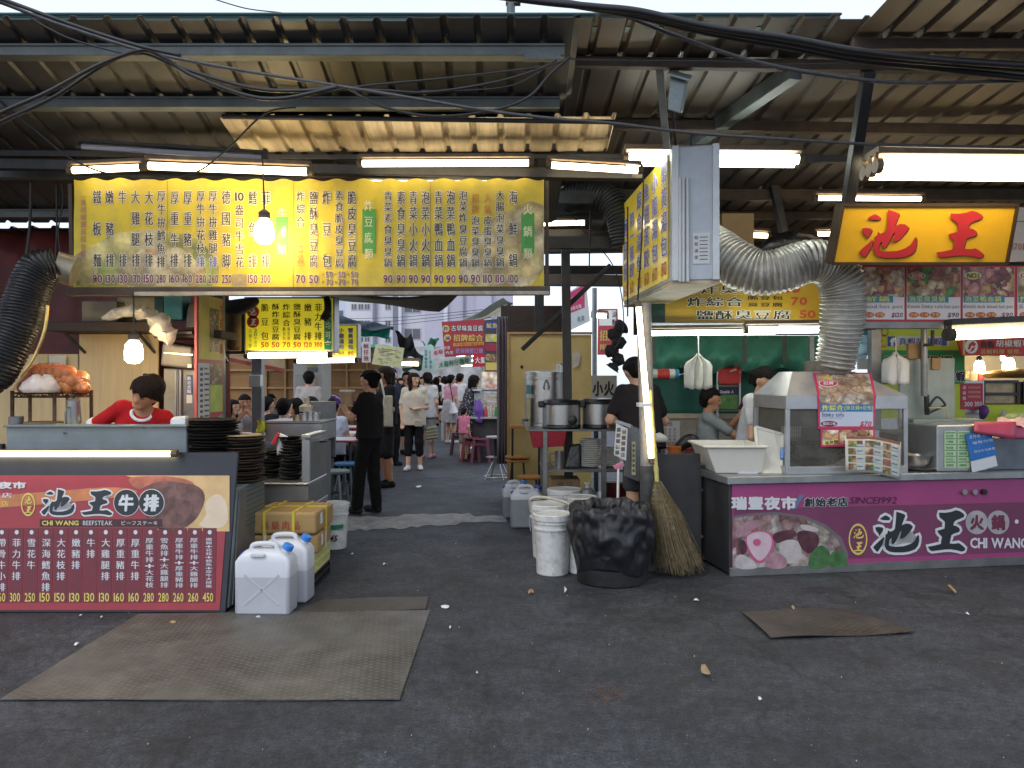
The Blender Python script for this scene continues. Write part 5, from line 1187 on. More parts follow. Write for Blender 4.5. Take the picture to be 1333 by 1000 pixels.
mb=MB();xq=P(392,0,6.3).x;mb.span((xq,6.32,zs),(XB,6.36,P(0,572,6.32).z),SST);mb.hexa([V((XB-.03,6.36,zs)),V((XB,6.36,zs)),V((XB,6.9,zs)),V((XB-.03,6.9,zs)),V((XB-.03,6.36,P(0,575,6.3).z)),V((XB,6.36,P(0,575,6.3).z)),V((XB,6.9,P(0,572,6.9).z)),V((XB-.03,6.9,P(0,572,6.9).z))],SSTD);mb.build('side_guard',gc,bevel=.004)
mb=MB();mb.span((XB+.001,6.45,.16),(XB+.004,6.85,.5),mat('hollow_shade_black',(.01,.01,.01),.8));mb.build('painted_opening',gc)  # thin black sheet on the closed side; the hollow's shade is painted
mb=MB();mb.span((XB-.06,6.3,P(0,570,6.3).z),(XB+.01,6.85,P(0,566,6.3).z),SST);mb.span((XB+.002,6.4,.5),(XB+.012,6.9,.54),SST);mb.build('rail',gc,bevel=.003)
for x_,lb_,n_,sd,y_ in((379,'plate cart, right pile beside the steel guard',15,3,6.52),(352,'plate cart, left pile in shadow',10,4,6.62)):
 stack(P(x_,0,y_).x,y_,zs+.004,n_,.0235,.09,.10,'black iron plate stacked on the '+lb_,'topmost black iron plate on the '+lb_,sd)
st=thing('steel_griddle','long stainless griddle trough with steel pots behind the plate stacks','griddle',P(380,600,7.3))
a,b=P(345,575,7.3),P(418,551,7.3);mb=MB();mb.span((a.x,7.3,a.z),(b.x,7.9,b.z),SST);mb.span((a.x-.01,7.28,b.z),(b.x+.01,7.92,b.z+.02),SST);mb.build('trough',st,bevel=.005)
a,b=P(346,600,7.45),P(418,577,7.45);MB().span((a.x,7.45,0),(b.x,7.85,b.z),SSTD).build('stand',st)
a,b=P(386,560,7.55),P(424,524,7.55);MB().span((a.x,7.95,a.z-.3),(b.x,8.0,b.z),SSTD).build('backsplash',st,bevel=.004)
for x_,h_,lb_ in((396,.09,'round steel canister on the griddle, leftmost of three'),(404,.11,'round steel canister on the griddle, middle of three'),(411,.1,'round steel canister on the griddle, rightmost of three'),(387,.075,'brass coloured canister on the griddle end')):
 c=P(x_,550.5,7.5);o=MB().lathe(c,[(.042,0),(.045,h_),(.038,h_),(.036,.02)],SST if 'steel' in lb_ else mat('brass',(.4,.3,.15),.35,.8),n=18).build('canister',smooth=.7);tag(o,lb_,'canister','canisters on the griddle')
c=P(399,528,7.95);o=MB().lathe(c-V((0,0,.06)),[(.07,0),(.075,.05),(.03,.08),(.03,.14),(.0,.145)],mat('cream_plastic',(.6,.55,.42),.5,var=.1),n=16).build('sauce_jug',smooth=.7);tag(o,'cream sauce jug standing on the steel backsplash','jug')
rows=[[P(334+10*(i/6)+1.5*math.sin(i+j),547+3.4*j+(2*math.sin(i*1.4)),7.22+.02*math.sin(i*2+j))for i in range(7)]for j in range(6)]
o=MB().grid(rows,mat('yellow_rag',(.62,.55,.04),.8,var=.15,bump=.4),.015,(0,1,0)).build('yellow_cloth',smooth=4);tag(o,'bright yellow cloth draped on the griddle corner','cloth')
c=P(347,572,7.1);o=MB().lathe(c+V((.05,0,-.14)),[(.15,0),(.16,.02),(.16,.12),(.15,.12),(.15,.02)],SSTD,n=24).build('pot',smooth=.7);tag(o,'wide dull steel pot below the yellow cloth','pot')
sb_=thing('spray_bottle','spray bottle with red trigger and white head on the iron plates','bottle',P(360,577,6.55))
mb=MB();mb.bar(P(363,566,6.5),P(374,571,6.5),.03,.035,WHT);mb.build('head',sb_,bevel=.006);mb=MB();mb.bar(P(363,564,6.49),P(355,579,6.49),.02,.03,mat('red_plastic',(.55,.03,.03),.4));mb.build('trigger',sb_,bevel=.005)
MB().lathe(P(366,592,6.52),[(.035,0),(.035,.07),(.015,.12),(.014,.15)],film_mat('clear_bottle',(.6,.6,.6),.6),n=14).build('bottle',sb_,smooth=.7)
o=MB().lathe(P(405,575.5,6.75),[(.13,0),(.15,.012),(.145,.016),(.12,.008),(0,.008)],IRON,n=24).build('iron_plate',smooth=.8);tag(o,'single iron plate leaning atop the cart guard','plate','stacked iron plates')
CART=mat('carton_tan',(.36,.23,.085),.55,var=.14,scale=3,grime=.2,gcol=(.2,.12,.05),bump=.25,bscale=7);STRAP=mat('yellow_strap',(.6,.48,.05),.4,var=.1);STRAPW=mat('white_strap',(.6,.58,.5),.4,var=.1)
def carton(label,x0,x1,y0,y1,d,dep,rz,strap,lift_t,group='strapped meat cartons'):
 a,b=P(x0,y1,d),P(x1,y0,d);w_,h_=b.x-a.x,b.z-a.z
 t=thing('meat_carton',label,'carton',((a.x+b.x)/2,d+dep/2,a.z),group,rz)
 mb=MB();N=8;L0=V(t.location)
 mb.box(L0+V((0,0,h_/2)),(w_,dep,h_),CART);o=mb.build('box',t,bevel=.022,segs=3)
 mb=MB()
 for fx in(-.28,.16):mb.box(L0+V((w_*fx,0,h_/2)),(.02,dep+.012,h_+.012),strap)
 mb.box(L0+V((0,dep*.05,h_/2)),(w_+.012,.02,h_+.012),strap);mb.build('strap',t)
 fl=Flat(L0+V((-w_/2,-dep/2-.001,h_)),(1,0,0),(0,0,1),(0,-1,0));mb=MB();mb.row(fl,'高級肉品',w_*.16,w_*.78,h_*.58,h_*.42,mat('red_stamp',(.38,.05,.035),.6,var=.15),off=.02,lift=.004,fill=.8)
 mb.build('lettering',t)
 mb=MB();mb.box(L0+V((w_/2+.002,-dep*.22,h_*.6)),(.004,.05,.08),PAPER);mb.build('sticker',t)
 return t
carton('upper strapped tan meat carton with red stamp, yellow straps',326,413,667,696,5.75,.5,-.03,STRAP,0)
carton('lower dented meat carton with white straps, on the yellow crate',324,412,697,722,5.76,.5,.04,STRAPW,0)
def crate(label,x0,x1,z0,z1,d,dep,m):
 ax_,bx_=P(x0,0,d).x,P(x1,0,d).x;t=thing('plastic_crate',label,'crate',((ax_+bx_)/2,d+dep/2,z0),'plastic crates under the cartons')
 mb=MB();th=.016
 for xx in(ax_,bx_):
  for k_ in range(3):mb.span((xx-th/2,d,z0+(z1-z0)*k_/2-.012),(xx+th/2,d+dep,z0+(z1-z0)*k_/2+.012),m)
  for k_ in range(9):mb.span((xx-th/2+.002,d+dep*k_/8-.011,z0),(xx+th/2-.002,d+dep*k_/8+.011,z1),m)
 for yy in(d,d+dep):
  for k_ in range(3):mb.span((ax_,yy-th/2+.001,z0+(z1-z0)*k_/2-.011),(bx_,yy+th/2-.001,z0+(z1-z0)*k_/2+.011),m)
  for k_ in range(9):mb.span((ax_+(bx_-ax_)*k_/8-.009,yy-th/2+.003,z0),(ax_+(bx_-ax_)*k_/8+.009,yy+th/2-.003,z1),m)
 mb.span((ax_,d,z0+.005),(bx_,d+dep,z0+.012),m);mb.build('basket',t);return t
z1=P(0,722,5.76).z
crate('pale yellow plastic crate under the lower meat carton',330,405,z1-.135,z1-.004,5.72,.55,mat('pale_yellow_plastic',(.58,.56,.22),.45,var=.1));crate('black plastic crate on the ground under the yellow one',330,405,.006,z1-.15,5.73,.55,mat('black_plastic',(.012,.012,.013),.4,var=.2))
CAN=mat('milky_jerrycan',(.62,.64,.68),.35,var=.06,scale=3,grime=.12,gcol=(.4,.36,.3));LIQ=mat('liquid_greywhite',(.45,.46,.50),.35,var=.05);BLUEC=mat('blue_cap',(.03,.2,.62),.35,var=.08);BLUED=mat('dark_blue_cap',(.03,.06,.35),.4,var=.1)
def jerrycan(label,c,w_,dep,h_,fill,rz,liq,group='jerrycans of water',cap=BLUEC):
 t=thing('jerrycan',label,'jerrycan',c,group,rz);L0=V(c)
 def ring(z,k,x0=0):return[L0+V((sx*w_/2*k+x0,sy*dep/2*k,z))for sx,sy in((-1,-1),(1,-1),(1,1),(-1,1))]
 mb=MB();prof=[(0,.94),(.02,1.0),(h_*fill,1.0)]
 vs=[];
 for z,k in prof:vs+=ring(z,k)
 mb.add(vs,[(3,2,1,0)]+[(i*4+a,i*4+(a+1)%4,i*4+4+(a+1)%4,i*4+4+a)for i in range(len(prof)-1)for a in range(4)],liq)
 prof2=[(h_*fill,1.0),(h_*.78,1.0),(h_*.84,.9)]
 vs=[]
 for z,k in prof2:vs+=ring(z,k)
 hx=w_*.34
 vs+=[L0+V((sx*hx*(1 if sx<0 else.8),sy*dep*.3,h_*.94))for sx,sy in((-1,-1),(1,-1),(1,1),(-1,1))]
 n2=4
 mb.add(vs,[(i*4+a,i*4+(a+1)%4,i*4+4+(a+1)%4,i*4+4+a)for i in range(n2-1)for a in range(4)]+[(12,13,14,15)],CAN)
 o=mb.build('can',t,bevel=.028,segs=4)
 bm=bmesh.new();bm.from_mesh(o.data);bmesh.ops.remove_doubles(bm,verts=bm.verts,dist=.0005);bmesh.ops.recalc_face_normals(bm,faces=bm.faces);bm.to_mesh(o.data);bm.free()
 o.data.polygons.foreach_set('use_smooth',[True]*len(o.data.polygons));o.data.set_sharp_from_angle(angle=R(60))
 MB().tube(spline([L0+V((-hx*.8,0,h_*.9)),L0+V((-hx*.7,0,h_*.99)),L0+V((0,0,h_*1.01)),L0+V((hx*.5,0,h_*.99)),L0+V((hx*.62,0,h_*.9))],5),.017,CAN,n=10).build('handle',t,smooth=4)
 ax=Matrix.Rotation(R(28),3,'Y')
 mb=MB();mb.lathe(L0+V((w_*.34,0,h_*.87)),[(.028,0),(.028,.05),(.0,.05)],CAN,n=18,ax=ax);mb.lathe(L0+V((w_*.34,0,h_*.87))+ax@V((0,0,.03)),[(.036,0),(.036,.03),(.031,.036),(0,.036)],cap,n=18,ax=ax);mb.build('cap',t,smooth=.6)
 mb=MB();ax2=Matrix.Rotation(R(-38),3,'Y');mb.lathe(L0+V((-w_*.41,0,h_*.82)),[(.018,0),(.018,.03),(0,.032)],BLUED,n=14,ax=ax2);mb.build('vent_cap',t,smooth=.6)
 mb=MB();fl=Flat(L0+V((-w_/2,-dep/2+.002,h_)),(1,0,0),(0,0,1),(0,-1,0))
 for a_,b_ in(((.18,.4),(.82,.84)),((.82,.4),(.18,.84))):mb.bar(fl.at(w_*a_[0],h_*a_[1],0),fl.at(w_*b_[0],h_*b_[1],0),.02,.008,CAN if a_[1]<0 else liq,up=(0,1,0))
 mb.bar(fl.at(w_*.3,h_*.12,.0),fl.at(w_*.55,h_*.12,0),.02,.03,CAN,up=(0,1,0));mb.build('moulded_rib',t,bevel=.003)
 return t
jerrycan('half full white jerrycan with blue cap, nearest beside the crimson menu',G(347,797),.365,.19,.455,.56,-.03,LIQ)
jerrycan('second white jerrycan just behind the nearest, blue cap and label',G(362,781)+V((.06,.0,0)),.35,.19,.46,.5,-.06,LIQ)
def bucket(label,c,r,h_,m,group='plastic buckets',lid=True,handle=None):
 t=thing('bucket',label,'bucket',c,group);L0=V(c)
 MB().lathe(L0,[(r*.8,0),(r*.84,.006),(r*.955,h_*.74),(r*1.03,h_*.745),(r*1.03,h_*.77),(r*.965,h_*.775),(r*.975,h_*.84),(r*1.03,h_*.845),(r*1.03,h_*.865),(r*.98,h_*.87),(r*.99,h_*.93)]+([]if lid else[(r,h_),(r*.96,h_),(r*.93,h_*.8)]),m,n=36).build('pail',t,smooth=.5)
 if lid:MB().lathe(L0,[(r*1.0,h_*.9),(r*1.06,h_*.9),(r*1.06,h_*.985),(r*1.02,h_),(r*.95,h_),(r*.94,h_*.985),(0,h_*.985)],m,n=36).build('lid',t,smooth=.5)
 mb=MB();hh=handle or h_*.5
 mb.tube(spline([L0+V((-r*1.02,-.01,h_*.8)),L0+V((-r*.95,-.05,hh+.02)),L0+V((-r*.6,-r*.95,hh-.06 if hh<h_ else hh)),L0+V((0,-r*1.1,hh-.09 if hh<h_ else hh+.05)),L0+V((r*.6,-r*.95,hh-.06 if hh<h_ else hh)),L0+V((r*.95,-.05,hh+.02)),L0+V((r*1.02,-.01,h_*.8))]if False else[L0+V((-r*1.02,0,h_*.8)),L0+V((-r*1.04,-.03,h_*.62)),L0+V((-r*.98,-r*.35,h_*.5))],5),.0035,mat('wire',(.2,.2,.2),.4,.8),n=6)
 mb.build('wire_handle',t,smooth=.8)
 return t
WB=mat('white_bucket',(.66,.67,.66),.4,var=.08,scale=4,grime=.6,gcol=(.30,.27,.22),gscale=11)
bk=bucket('white paint pail with a green label band beside the cartons',G(436,713),.125,.42,WB,lid=True)
c=V(bk.location);mb=MB();GR2=mat('green_label',(.02,.2,.09),.4,var=.1)
for k_ in range(14):
 th=-math.pi/2-1.2+2.0*k_/13;th2=-math.pi/2-1.2+2.0*(k_+1)/13
 def q_(t_,z_):r=.1+.02*(z_/.31)+.0015;return c+V((r*math.cos(t_),r*math.sin(t_),z_))
 mb.add([q_(th,.16),q_(th2,.155),q_(th2,.225),q_(th,.235)],[(0,1,2,3)],GR2)
mb.build('label_band',bk)
fl=Flat(c+V((-.05,-.118,.25)),(1,0,0),(0,0,1),(0,-1,0));mb=MB();mb.row(fl,'45',.03,.10,.14,.055,INK_K,off=.03,lift=.002,skew=.2);mb.build('lettering',bk)
# --------- alley: people
def gx(px,d):return(P(px,0,d).x,d,0.0)
WHT_T=cloth('white_tee',200,200,200);WSHOE=cloth('white_shoe',190,190,188);GREYT=cloth('grey_tee',150,150,150);NAVYT=cloth('navy_vest',28,32,52)
PURG=mat('purple_glove',srgb(105,65,170),.45,var=.1)
person('woman in black with purple gloves and hair bun holding up a cardboard tub',gx(482,9.15),rz=-112,height=1.66,shirt=BLACKTEE,sleeve=.62,pants=DARKPANT,shoes=cloth('charcoal_shoe',45,45,48),hair=(HAIR,'bun'),glove=PURG,look=(0,6,0),pose=dict(eL=(-.2,-.12,1.14),wL=(-.1,-.34,1.34),eR=(.2,-.14,1.14),wR=(.12,-.36,1.33),aR=(.1,-.12,.085),tR=(.11,-.27,.03),kR=(.095,-.09,.5)),h=.011,loose=.006)
tb=thing('food_tub','tan cardboard tub held up by the woman with purple gloves','tub',P(452,526,9.0));c=P(452,526,9.0)
MB().lathe(c,[(.07,0),(.085,.14),(.085,.15),(.08,.15),(.08,.13),(0,.12)],mat('tan_tub',(.42,.28,.17),.6,var=.15),n=26).build('tub',tb,smooth=.6)
MB().lathe(c+V((0,0,.14)),[(.085,0),(.089,.004),(.089,.018),(.08,.022),(0,.022)],WHT,n=26).build('lid',tb,smooth=.6)
person('walker in black tee and dark shorts carrying a cream tote bag',gx(503,11.4),rz=-62,height=1.74,shirt=BLACKTEE,sleeve=.75,pants=cloth('dark_shorts',38,36,38),leg=.55,shoes=DARKPANT,hair=(HAIR_BR,'bob'),skin=SKIN_TAN,look=(0,8,0),pose=dict(eL=(-.24,.02,1.08),wL=(-.14,-.2,.97),eR=(.22,.0,1.1),wR=(.18,-.2,.95)),loose=.01,h=.012)
tg=thing('tote_bag','cream tote bag with long strap on the walker in dark shorts','bag',P(507,560,11.2));CREAM=mat('cream_canvas',(.5,.46,.36),.8,var=.15,scale=15)
MB().hexa([P(496,556,11.15),P(511,556,11.15),P(512,556,11.3),P(498,556,11.3),P(499,515,11.12),P(511,515,11.12),P(512,515,11.3),P(500,515,11.3)],CREAM).build('bag',tg,bevel=.02,segs=2)
MB().tube(spline([P(501,520,11.1),P(496,495,11.15),P(492,485,11.3)],5),.014,CREAM,n=6).build('strap',tg,smooth=.8)
person('beige shirted woman in black leggings and white shoes walking toward the street',gx(539,13.5),rz=2,height=1.67,shirt=cloth('beige_shirt',196,184,166),sleeve=.72,hem=-.16,pants=DARKPANT,leg=.74,shoes=WSHOE,hair=(HAIR_BR,'long'),look=(38,0,0),pose=dict(eL=(-.22,.03,1.1),wL=(-.2,-.05,.86),eR=(.22,.0,1.1),wR=(.05,-.17,1.08),aL=(-.1,-.05,.085),tL=(-.13,-.2,.03),aR=(.1,.05,.085),tR=(.13,-.1,.03)),loose=.02,h=.011)
o=MB().box(P(545,551,13.2),(.13,.04,.12),mat('beige_pouch',(.4,.36,.27),.7)).build('pouch',bevel=.015,segs=2);tag(o,'small beige pouch hanging at the beige shirted woman','pouch')
person('woman in white tee with ponytail walking away behind the beige shirted woman',gx(556,15.6),rz=168,height=1.7,shirt=WHT_T,sleeve=.6,hem=-.14,pants=cloth('pale_shorts',140,140,140),leg=.35,shoes=cloth('pink_white_shoe',215,160,165),hair=(HAIR,'pony'),look=(30,0,0),loose=.02)
sbg=thing('striped_bag','green grey striped shoulder bag beside the woman with black cap','bag',P(562,572,15.3))
mb=MB();mb.hexa([P(554,573,15.25),P(571,571,15.25),P(571,571,15.4),P(555,573,15.4),P(555,556,15.25),P(568,553,15.25),P(568,553,15.4),P(556,556,15.4)],mat('olive_canvas',(.25,.27,.18),.8,var=.2));mb.build('bag',sbg,bevel=.02)
mb=MB()
for k_ in range(4):mb.bar(P(555,558+k_*4.2,15.23),P(569.5,555.5+k_*4.3,15.23),.01,.02,CREAM)
mb.build('stripe',sbg)
person('black clad pedestrian mostly hidden behind the beige shirted woman',gx(530,16.5),rz=30,height=1.72,shirt=BLACKTEE,pants=DARKPANT,leg=.6,shoes=DARKPANT,hair=(HAIR,'short'),face=False)
person('bespectacled man in navy jacket over white tee behind the black haired walkers',gx(509,14.2),rz=40,height=1.76,shirt=cloth('navy_jacket',35,40,60),sleeve=1.7,pants=DARKPANT,shoes=DARKPANT,hair=(HAIR,'short'),look=(-20,0,0),face=True)
person('woman in blue dungarees and white sleeves far up the alley',gx(524,25),rz=10,height=1.62,shirt=WHT_T,sleeve=.7,pants=cloth('blue_dungarees',52,58,80),shoes=WSHOE,hair=(HAIR_BR,'pony'),h=.02)
person('pink shirted woman in pale skirt with white shoulder bag at the snack stalls',gx(587,19.2),rz=140,height=1.68,shirt=cloth('pink_tee',208,150,170),sleeve=.65,skirt=(cloth('pale_skirt',178,174,176),.5,.15,.17),shoes=WSHOE,hair=(HAIR,'pony'),pose=dict(eR=(.16,-.2,1.15),wR=(.1,-.38,1.05)),h=.014)
wb=thing('shoulder_bag','white shoulder bag hanging on the pink shirted woman','bag',P(591,540,18.9));MB().tube(spline([P(589,524,18.8),P(590,531,18.8),P(591,538,18.8)],4),[.07+.02*i for i in range(9)],mat('white_canvas',(.62,.6,.6),.8),n=12,squash=.5).build('bag',wb,smooth=4)
MB().tube([P(586,500,18.85),P(590,526,18.8)],.012,mat('black_strap',(.01,.01,.01),.7),n=6).build('strap',wb)
person('person in white tee and navy shorts beyond the pink shirted woman',gx(599,20.5),rz=150,height=1.72,shirt=WHT_T,sleeve=.6,pants=cloth('navy_shorts',38,42,70),leg=.45,shoes=WSHOE,hair=(HAIR,'short'),face=False)
FLOR=mat('floral_cloth',(.02,.018,.03),.8,var=.2);n_=FLOR.node_tree;vo=n_.nodes.new('ShaderNodeTexVoronoi');vo.inputs['Scale'].default_value=26;tc_=n_.nodes.new('ShaderNodeTexCoord');n_.links.new(tc_.outputs['Object'],vo.inputs['Vector'])
rp_=n_.nodes.new('ShaderNodeValToRGB');rp_.color_ramp.elements[0].position=.22;rp_.color_ramp.elements[0].color=(.55,.5,.55,1);rp_.color_ramp.elements[1].position=.3;rp_.color_ramp.elements[1].color=(.02,.018,.03,1);n_.links.new(vo.outputs['Distance'],rp_.inputs[0]);n_.links.new(rp_.outputs[0],n_.nodes['Principled BSDF'].inputs['Base Color'])
person('bob haired woman in dark floral dress leaning at the snack stall with a child',gx(608,15.6),rz=118,height=1.66,lean=14,shirt=FLOR,sleeve=.6,skirt=(FLOR,.42,.15,.2),shoes=cloth('sandal',90,70,60),hair=(HAIR,'bob'),pose=dict(eL=(-.2,-.34,1.14),wL=(-.12,-.58,1.12),eR=(.2,-.3,1.14),wR=(.12,-.52,1.08)),h=.012)
person('small child in pink plaid shirt and shorts standing by the maroon stools',gx(604,15.0),rz=150,height=1.02,shirt=cloth('pink_plaid',205,120,150),sleeve=.6,pants=cloth('tan_shorts',140,120,110),leg=.35,shoes=cloth('sandal',0,0,0),hair=(HAIR_BR,'pony'),pose=dict(eR=(.2,-.22,1.16),wR=(.06,-.3,1.32)),h=.011)
o=MB().tube(spline([P(622,520,15.2),P(623,532,15.2),P(624,543,15.2),P(622,549,15.2)],4),[.05+.055*min(1,i/5)for i in range(13)],mat('purple_bag',(.13,.05,.3),.35,var=.25,bump=.5,bscale=20),n=14).build('plastic_bag',smooth=4);tag(o,'purple plastic bag held at the snack stall','bag')
cr=random.Random(21);shirts=[(60,60,66),(200,198,200),(40,42,60),(150,60,70),(90,110,140),(30,30,32),(190,170,150),(215,210,160)]
far=[(517,31,8),(533,33,20),(547,28,-30),(552,36,160),(561,30,170),(568,26,150),(572,34,10),(541,41,0),(527,44,180),(579,28,200),(558,46,0),(514,38,20),(521,22,30),(536,24,170),(550,23,-10),(565,34,20),(574,45,0),(544,37,190),(530,50,0),(570,52,180),(586,36,170),(593,42,0),(508,29,10),(524,38,185)]
words=['grey','white','navy','maroon','pale blue','black','beige','light yellow']
for i,(x_,d_,rz_)in enumerate(far):
 s_=shirts[i%8];person('far %s pedestrian in %s top, %s, some %d metres up the alley'%(('bob haired','short haired','long haired')[i%3],words[i%8],('facing us','walking off')[120<rz_<240],d_),gx(x_,d_),rz=rz_,height=cr.uniform(1.58,1.76),shirt=cloth('crowd_top_%d'%(i%8),*s_),sleeve=.6,pants=DARKPANT,leg=(1,.5)[i%2],shoes=DARKPANT,hair=(HAIR,('bob','short','long')[i%3]),h=.03,hands=False,face=False,group='far crowd in the alley',pose=dict(zip(('kL','aL','tL','kR','aR','tR'),[(q*.095,-.02+z_*f,h_)if True else 0 for q,z_ in((-1,1),(1,-1))for f,h_ in((cr.uniform(.06,.12),.5),(.2,.1),(.2,.05))]))if i%4 else None)
def diner(label,px,d,rz,z=0,**k):person(label,(P(px,0,d).x,d,z),rz=rz,base=SIT,**k)
diner('seated man in grey tee with hands clasped at his chin, facing the street',318,12.6,25,shirt=cloth('warm_grey_tee',165,158,158),sleeve=.6,pants=DARKPANT,leg=.5,shoes=DARKPANT,hair=(HAIR,'short'),height=1.74,pose=dict(eL=(-.2,-.25,.8),wL=(-.03,-.26,1.02),eR=(.2,-.25,.8),wR=(.03,-.26,1.02)),h=.012,look=(0,5,0),skin=SKIN_TAN)
diner('long haired woman in white seated at the left edge of the diners',300,12.3,70,shirt=WHT_T,sleeve=.5,pants=DARKPANT,shoes=DARKPANT,hair=(HAIR,'long'),height=1.64)
diner('broad diner in sleeveless navy vest seen from behind',368,10.6,172,shirt=NAVYT,vest=True,pants=DARKPANT,shoes=DARKPANT,hair=(HAIR,'short'),height=1.72,pose=dict(eL=(-.3,-.14,.72),eR=(.28,-.16,.72)),wide=1.15,face=False,h=.012)
diner('dark clad diner beside the galvanised post stretching an arm',345,12.2,150,shirt=BLACKTEE,pants=DARKPANT,shoes=DARKPANT,hair=(HAIR,'short'),height=1.7,pose=dict(eL=(-.3,-.2,.98),wL=(-.4,-.42,1.05)))
diner('diner with black hair turned sideways right of the navy vest',388,12.0,-60,shirt=cloth('brown_tee',80,62,50),pants=DARKPANT,shoes=DARKPANT,hair=(HAIR,'bob'),height=1.68)
diner('diner in white tee with cropped hair next to the griddle backsplash',404,11.6,175,shirt=WHT_T,pants=DARKPANT,shoes=DARKPANT,hair=(HAIR,'short'),height=1.72,face=False)
diner('short haired diner in pale blue tee hunched near the steel fridge',433,11.4,165,shirt=cloth('pale_blue_tee',190,196,214),pants=DARKPANT,shoes=DARKPANT,hair=(HAIR,'short'),height=1.7,face=False)
diner('dark haired diner deep behind the galvanised post',352,14.5,20,shirt=cloth('grey_shirt',110,106,104),pants=DARKPANT,shoes=DARKPANT,hair=(HAIR,'short'),height=1.7)
person('person standing in pale grey tee before the steel fridge',gx(402,13.6),rz=190,height=1.7,shirt=cloth('pale_grey_tee',176,170,166),sleeve=.6,pants=DARKPANT,shoes=DARKPANT,hair=(HAIR,'short'),face=False)
# --------- tables, stools, fridge, shed of the eating area
RED_E=mat('red_table_edge',(.45,.03,.05),.4,var=.1);WTOP=mat('white_tabletop',(.72,.70,.72),.3,var=.04)
def dtable(label,x0,x1,d,dep=.65,zt=.74):
 a,b=P(x0,0,d).x,P(x1,0,d).x;t=thing('dining_table',label,'table',((a+b)/2,d+dep/2,0),'red edged dining tables')
 MB().span((a,d,zt-.025),(b,d+dep,zt-.001),RED_E).build('edge',t,bevel=.006);MB().span((a+.02,d+.02,zt),(b-.02,d+dep-.02,zt+.004),WTOP).build('tabletop',t)
 for xx in(a+.08,b-.08):
  for yy in(d+.08,d+dep-.08):MB().tube([(xx,yy,0),(xx,yy,zt-.02)],.016,STEEL_D,n=8).build('leg',t)
 return t
for i,(x0,x1,d)in enumerate(((398,462,10.5),(400,462,11.8),(402,464,13.4),(404,466,16.0),(410,468,20.0))):
 dtable(('nearest','second nearest','middle','fourth','farthest')[i]+' white table with red edge in the row beside the woman in black',x0,x1,d)
dtable('red edged table in front of the man with clasped hands',296,345,11.5)
BLUES=mat('blue_stool',(.06,.2,.42),.35,var=.1);GREENS=mat('grey_green_stool',(.2,.26,.26),.4,var=.1)
def stool(label,x,d,m,h_=.46,r=.17,group='stools by the dining tables'):
 c=V(gx(x,d));t=thing('stool',label,'stool',c,group)
 MB().lathe(c,[(r*.9,h_-.04),(r,h_-.03),(r,h_-.008),(r*.95,h_),(0,h_)],m,n=26).build('seat',t,smooth=.6)
 for k_ in range(4):
  th=k_*math.pi/2+.6;MB().tube([c+V((r*.6*math.cos(th),r*.6*math.sin(th),h_-.03)),c+V((r*1.05*math.cos(th),r*1.05*math.sin(th),0))],.014,SSTD if m is not BLUES else mat('blue_grey_leg',(.12,.16,.2),.4,.3),n=8).build('leg',t,smooth=.7)
 MB().lathe(c,[(r*.72,.17),(r*.72,.19),(r*.68,.19),(r*.68,.17)],SSTD,n=20).build('foot_ring',t,smooth=.7)
 return t
stool('pale blue topped stool nearest the nearest dining table',437,9.5,GREENS);stool('bright blue stool under the nearest dining table',452,10.4,BLUES);stool('blue stool beneath the middle dining table',447,11.9,BLUES)
WOODW=mat('wood_wall',(.36,.19,.07),.65,var=.2,scale=2,stretch=(1,1,6),grime=.2,gcol=(.2,.1,.04));WOODT=mat('wood_batten',(.5,.3,.13),.6,var=.15)
ww=thing('plywood_wall','brown plywood wall with battens behind the diners','wall',(P(400,0,17).x,17,0))
a,b=P(180,0,17).x,P(505,0,17).x;MB().span((a,17,0),(b,17.08,P(0,452,17).z),WOODW).build('sheeting',ww)
mb=MB()
for y_ in(462,482,505,528):mb.span((a,16.95,P(0,y_+1.3,17).z),(b,16.995,P(0,y_-1.3,17).z),WOODT)
for x_ in(296,330,347,372,420,452,478):mb.span((P(x_-1.2,0,17).x,16.94,0),(P(x_+1.2,0,17).x,16.99,P(0,452,17).z),WOODT)
mb.build('batten',ww)
fr=thing('steel_fridge','tall cream steel fridge with control panel behind the diners','fridge',gx(401,14.6));SSTW=mat('pale_steel',(.55,.53,.48),.4,.25,var=.06)
a,b=P(382,472,14.6),P(420,472,14.6);MB().span((a.x,14.6,0),(b.x,15.3,a.z),SSTW).build('body',fr,bevel=.01)
a,b=P(383,521,14.58),P(419,488,14.58);MB().span((a.x,14.56,.2),(b.x,14.6,b.z),mat('steel_door',(.44,.43,.4),.35,.4,var=.1)).build('door',fr,bevel=.008)
mb=MB();a,b=P(400,484,14.56),P(412,478,14.56);mb.span((a.x,14.55,a.z),(b.x,14.6,b.z),mat('panel_grey',(.2,.2,.2),.4));mb.build('control_panel',fr)
fpx=Plane((0,14.555,0),(0,-1,0));mb=MB();mb.column(fpx,'小心玻璃',412,491,503,3,mat('orange_sticker',(.6,.25,.05),.5),off=.05);mb.rect(fpx,399,474,411,476,YT);mb.build('sticker',fr)
tp=thing('awning','red edged canvas awning valance over the diners at left','awning',P(350,478,11));PINKV=mat('red_pink_valance',(.5,.12,.1),.7,var=.15);CRMV=mat('cream_valance',(.62,.5,.3),.7,var=.15)
mb=MB();mb.grid([[P(296+74*i/12,463+j*1+14*(i/12)*(1 if j else.25)+(4 if j==1 else 0),10.6+.02*math.sin(i))for i in range(13)]for j in range(2)],CRMV,.01,(0,1,0));mb.build('cloth',tp)
mb=MB();mb.grid([[P(296+74*i/12,465+15*(i/12)+j*5,10.55+.02*math.sin(i*1.3))for i in range(13)]for j in range(2)],PINKV,.01,(0,1,0));mb.build('valance',tp)
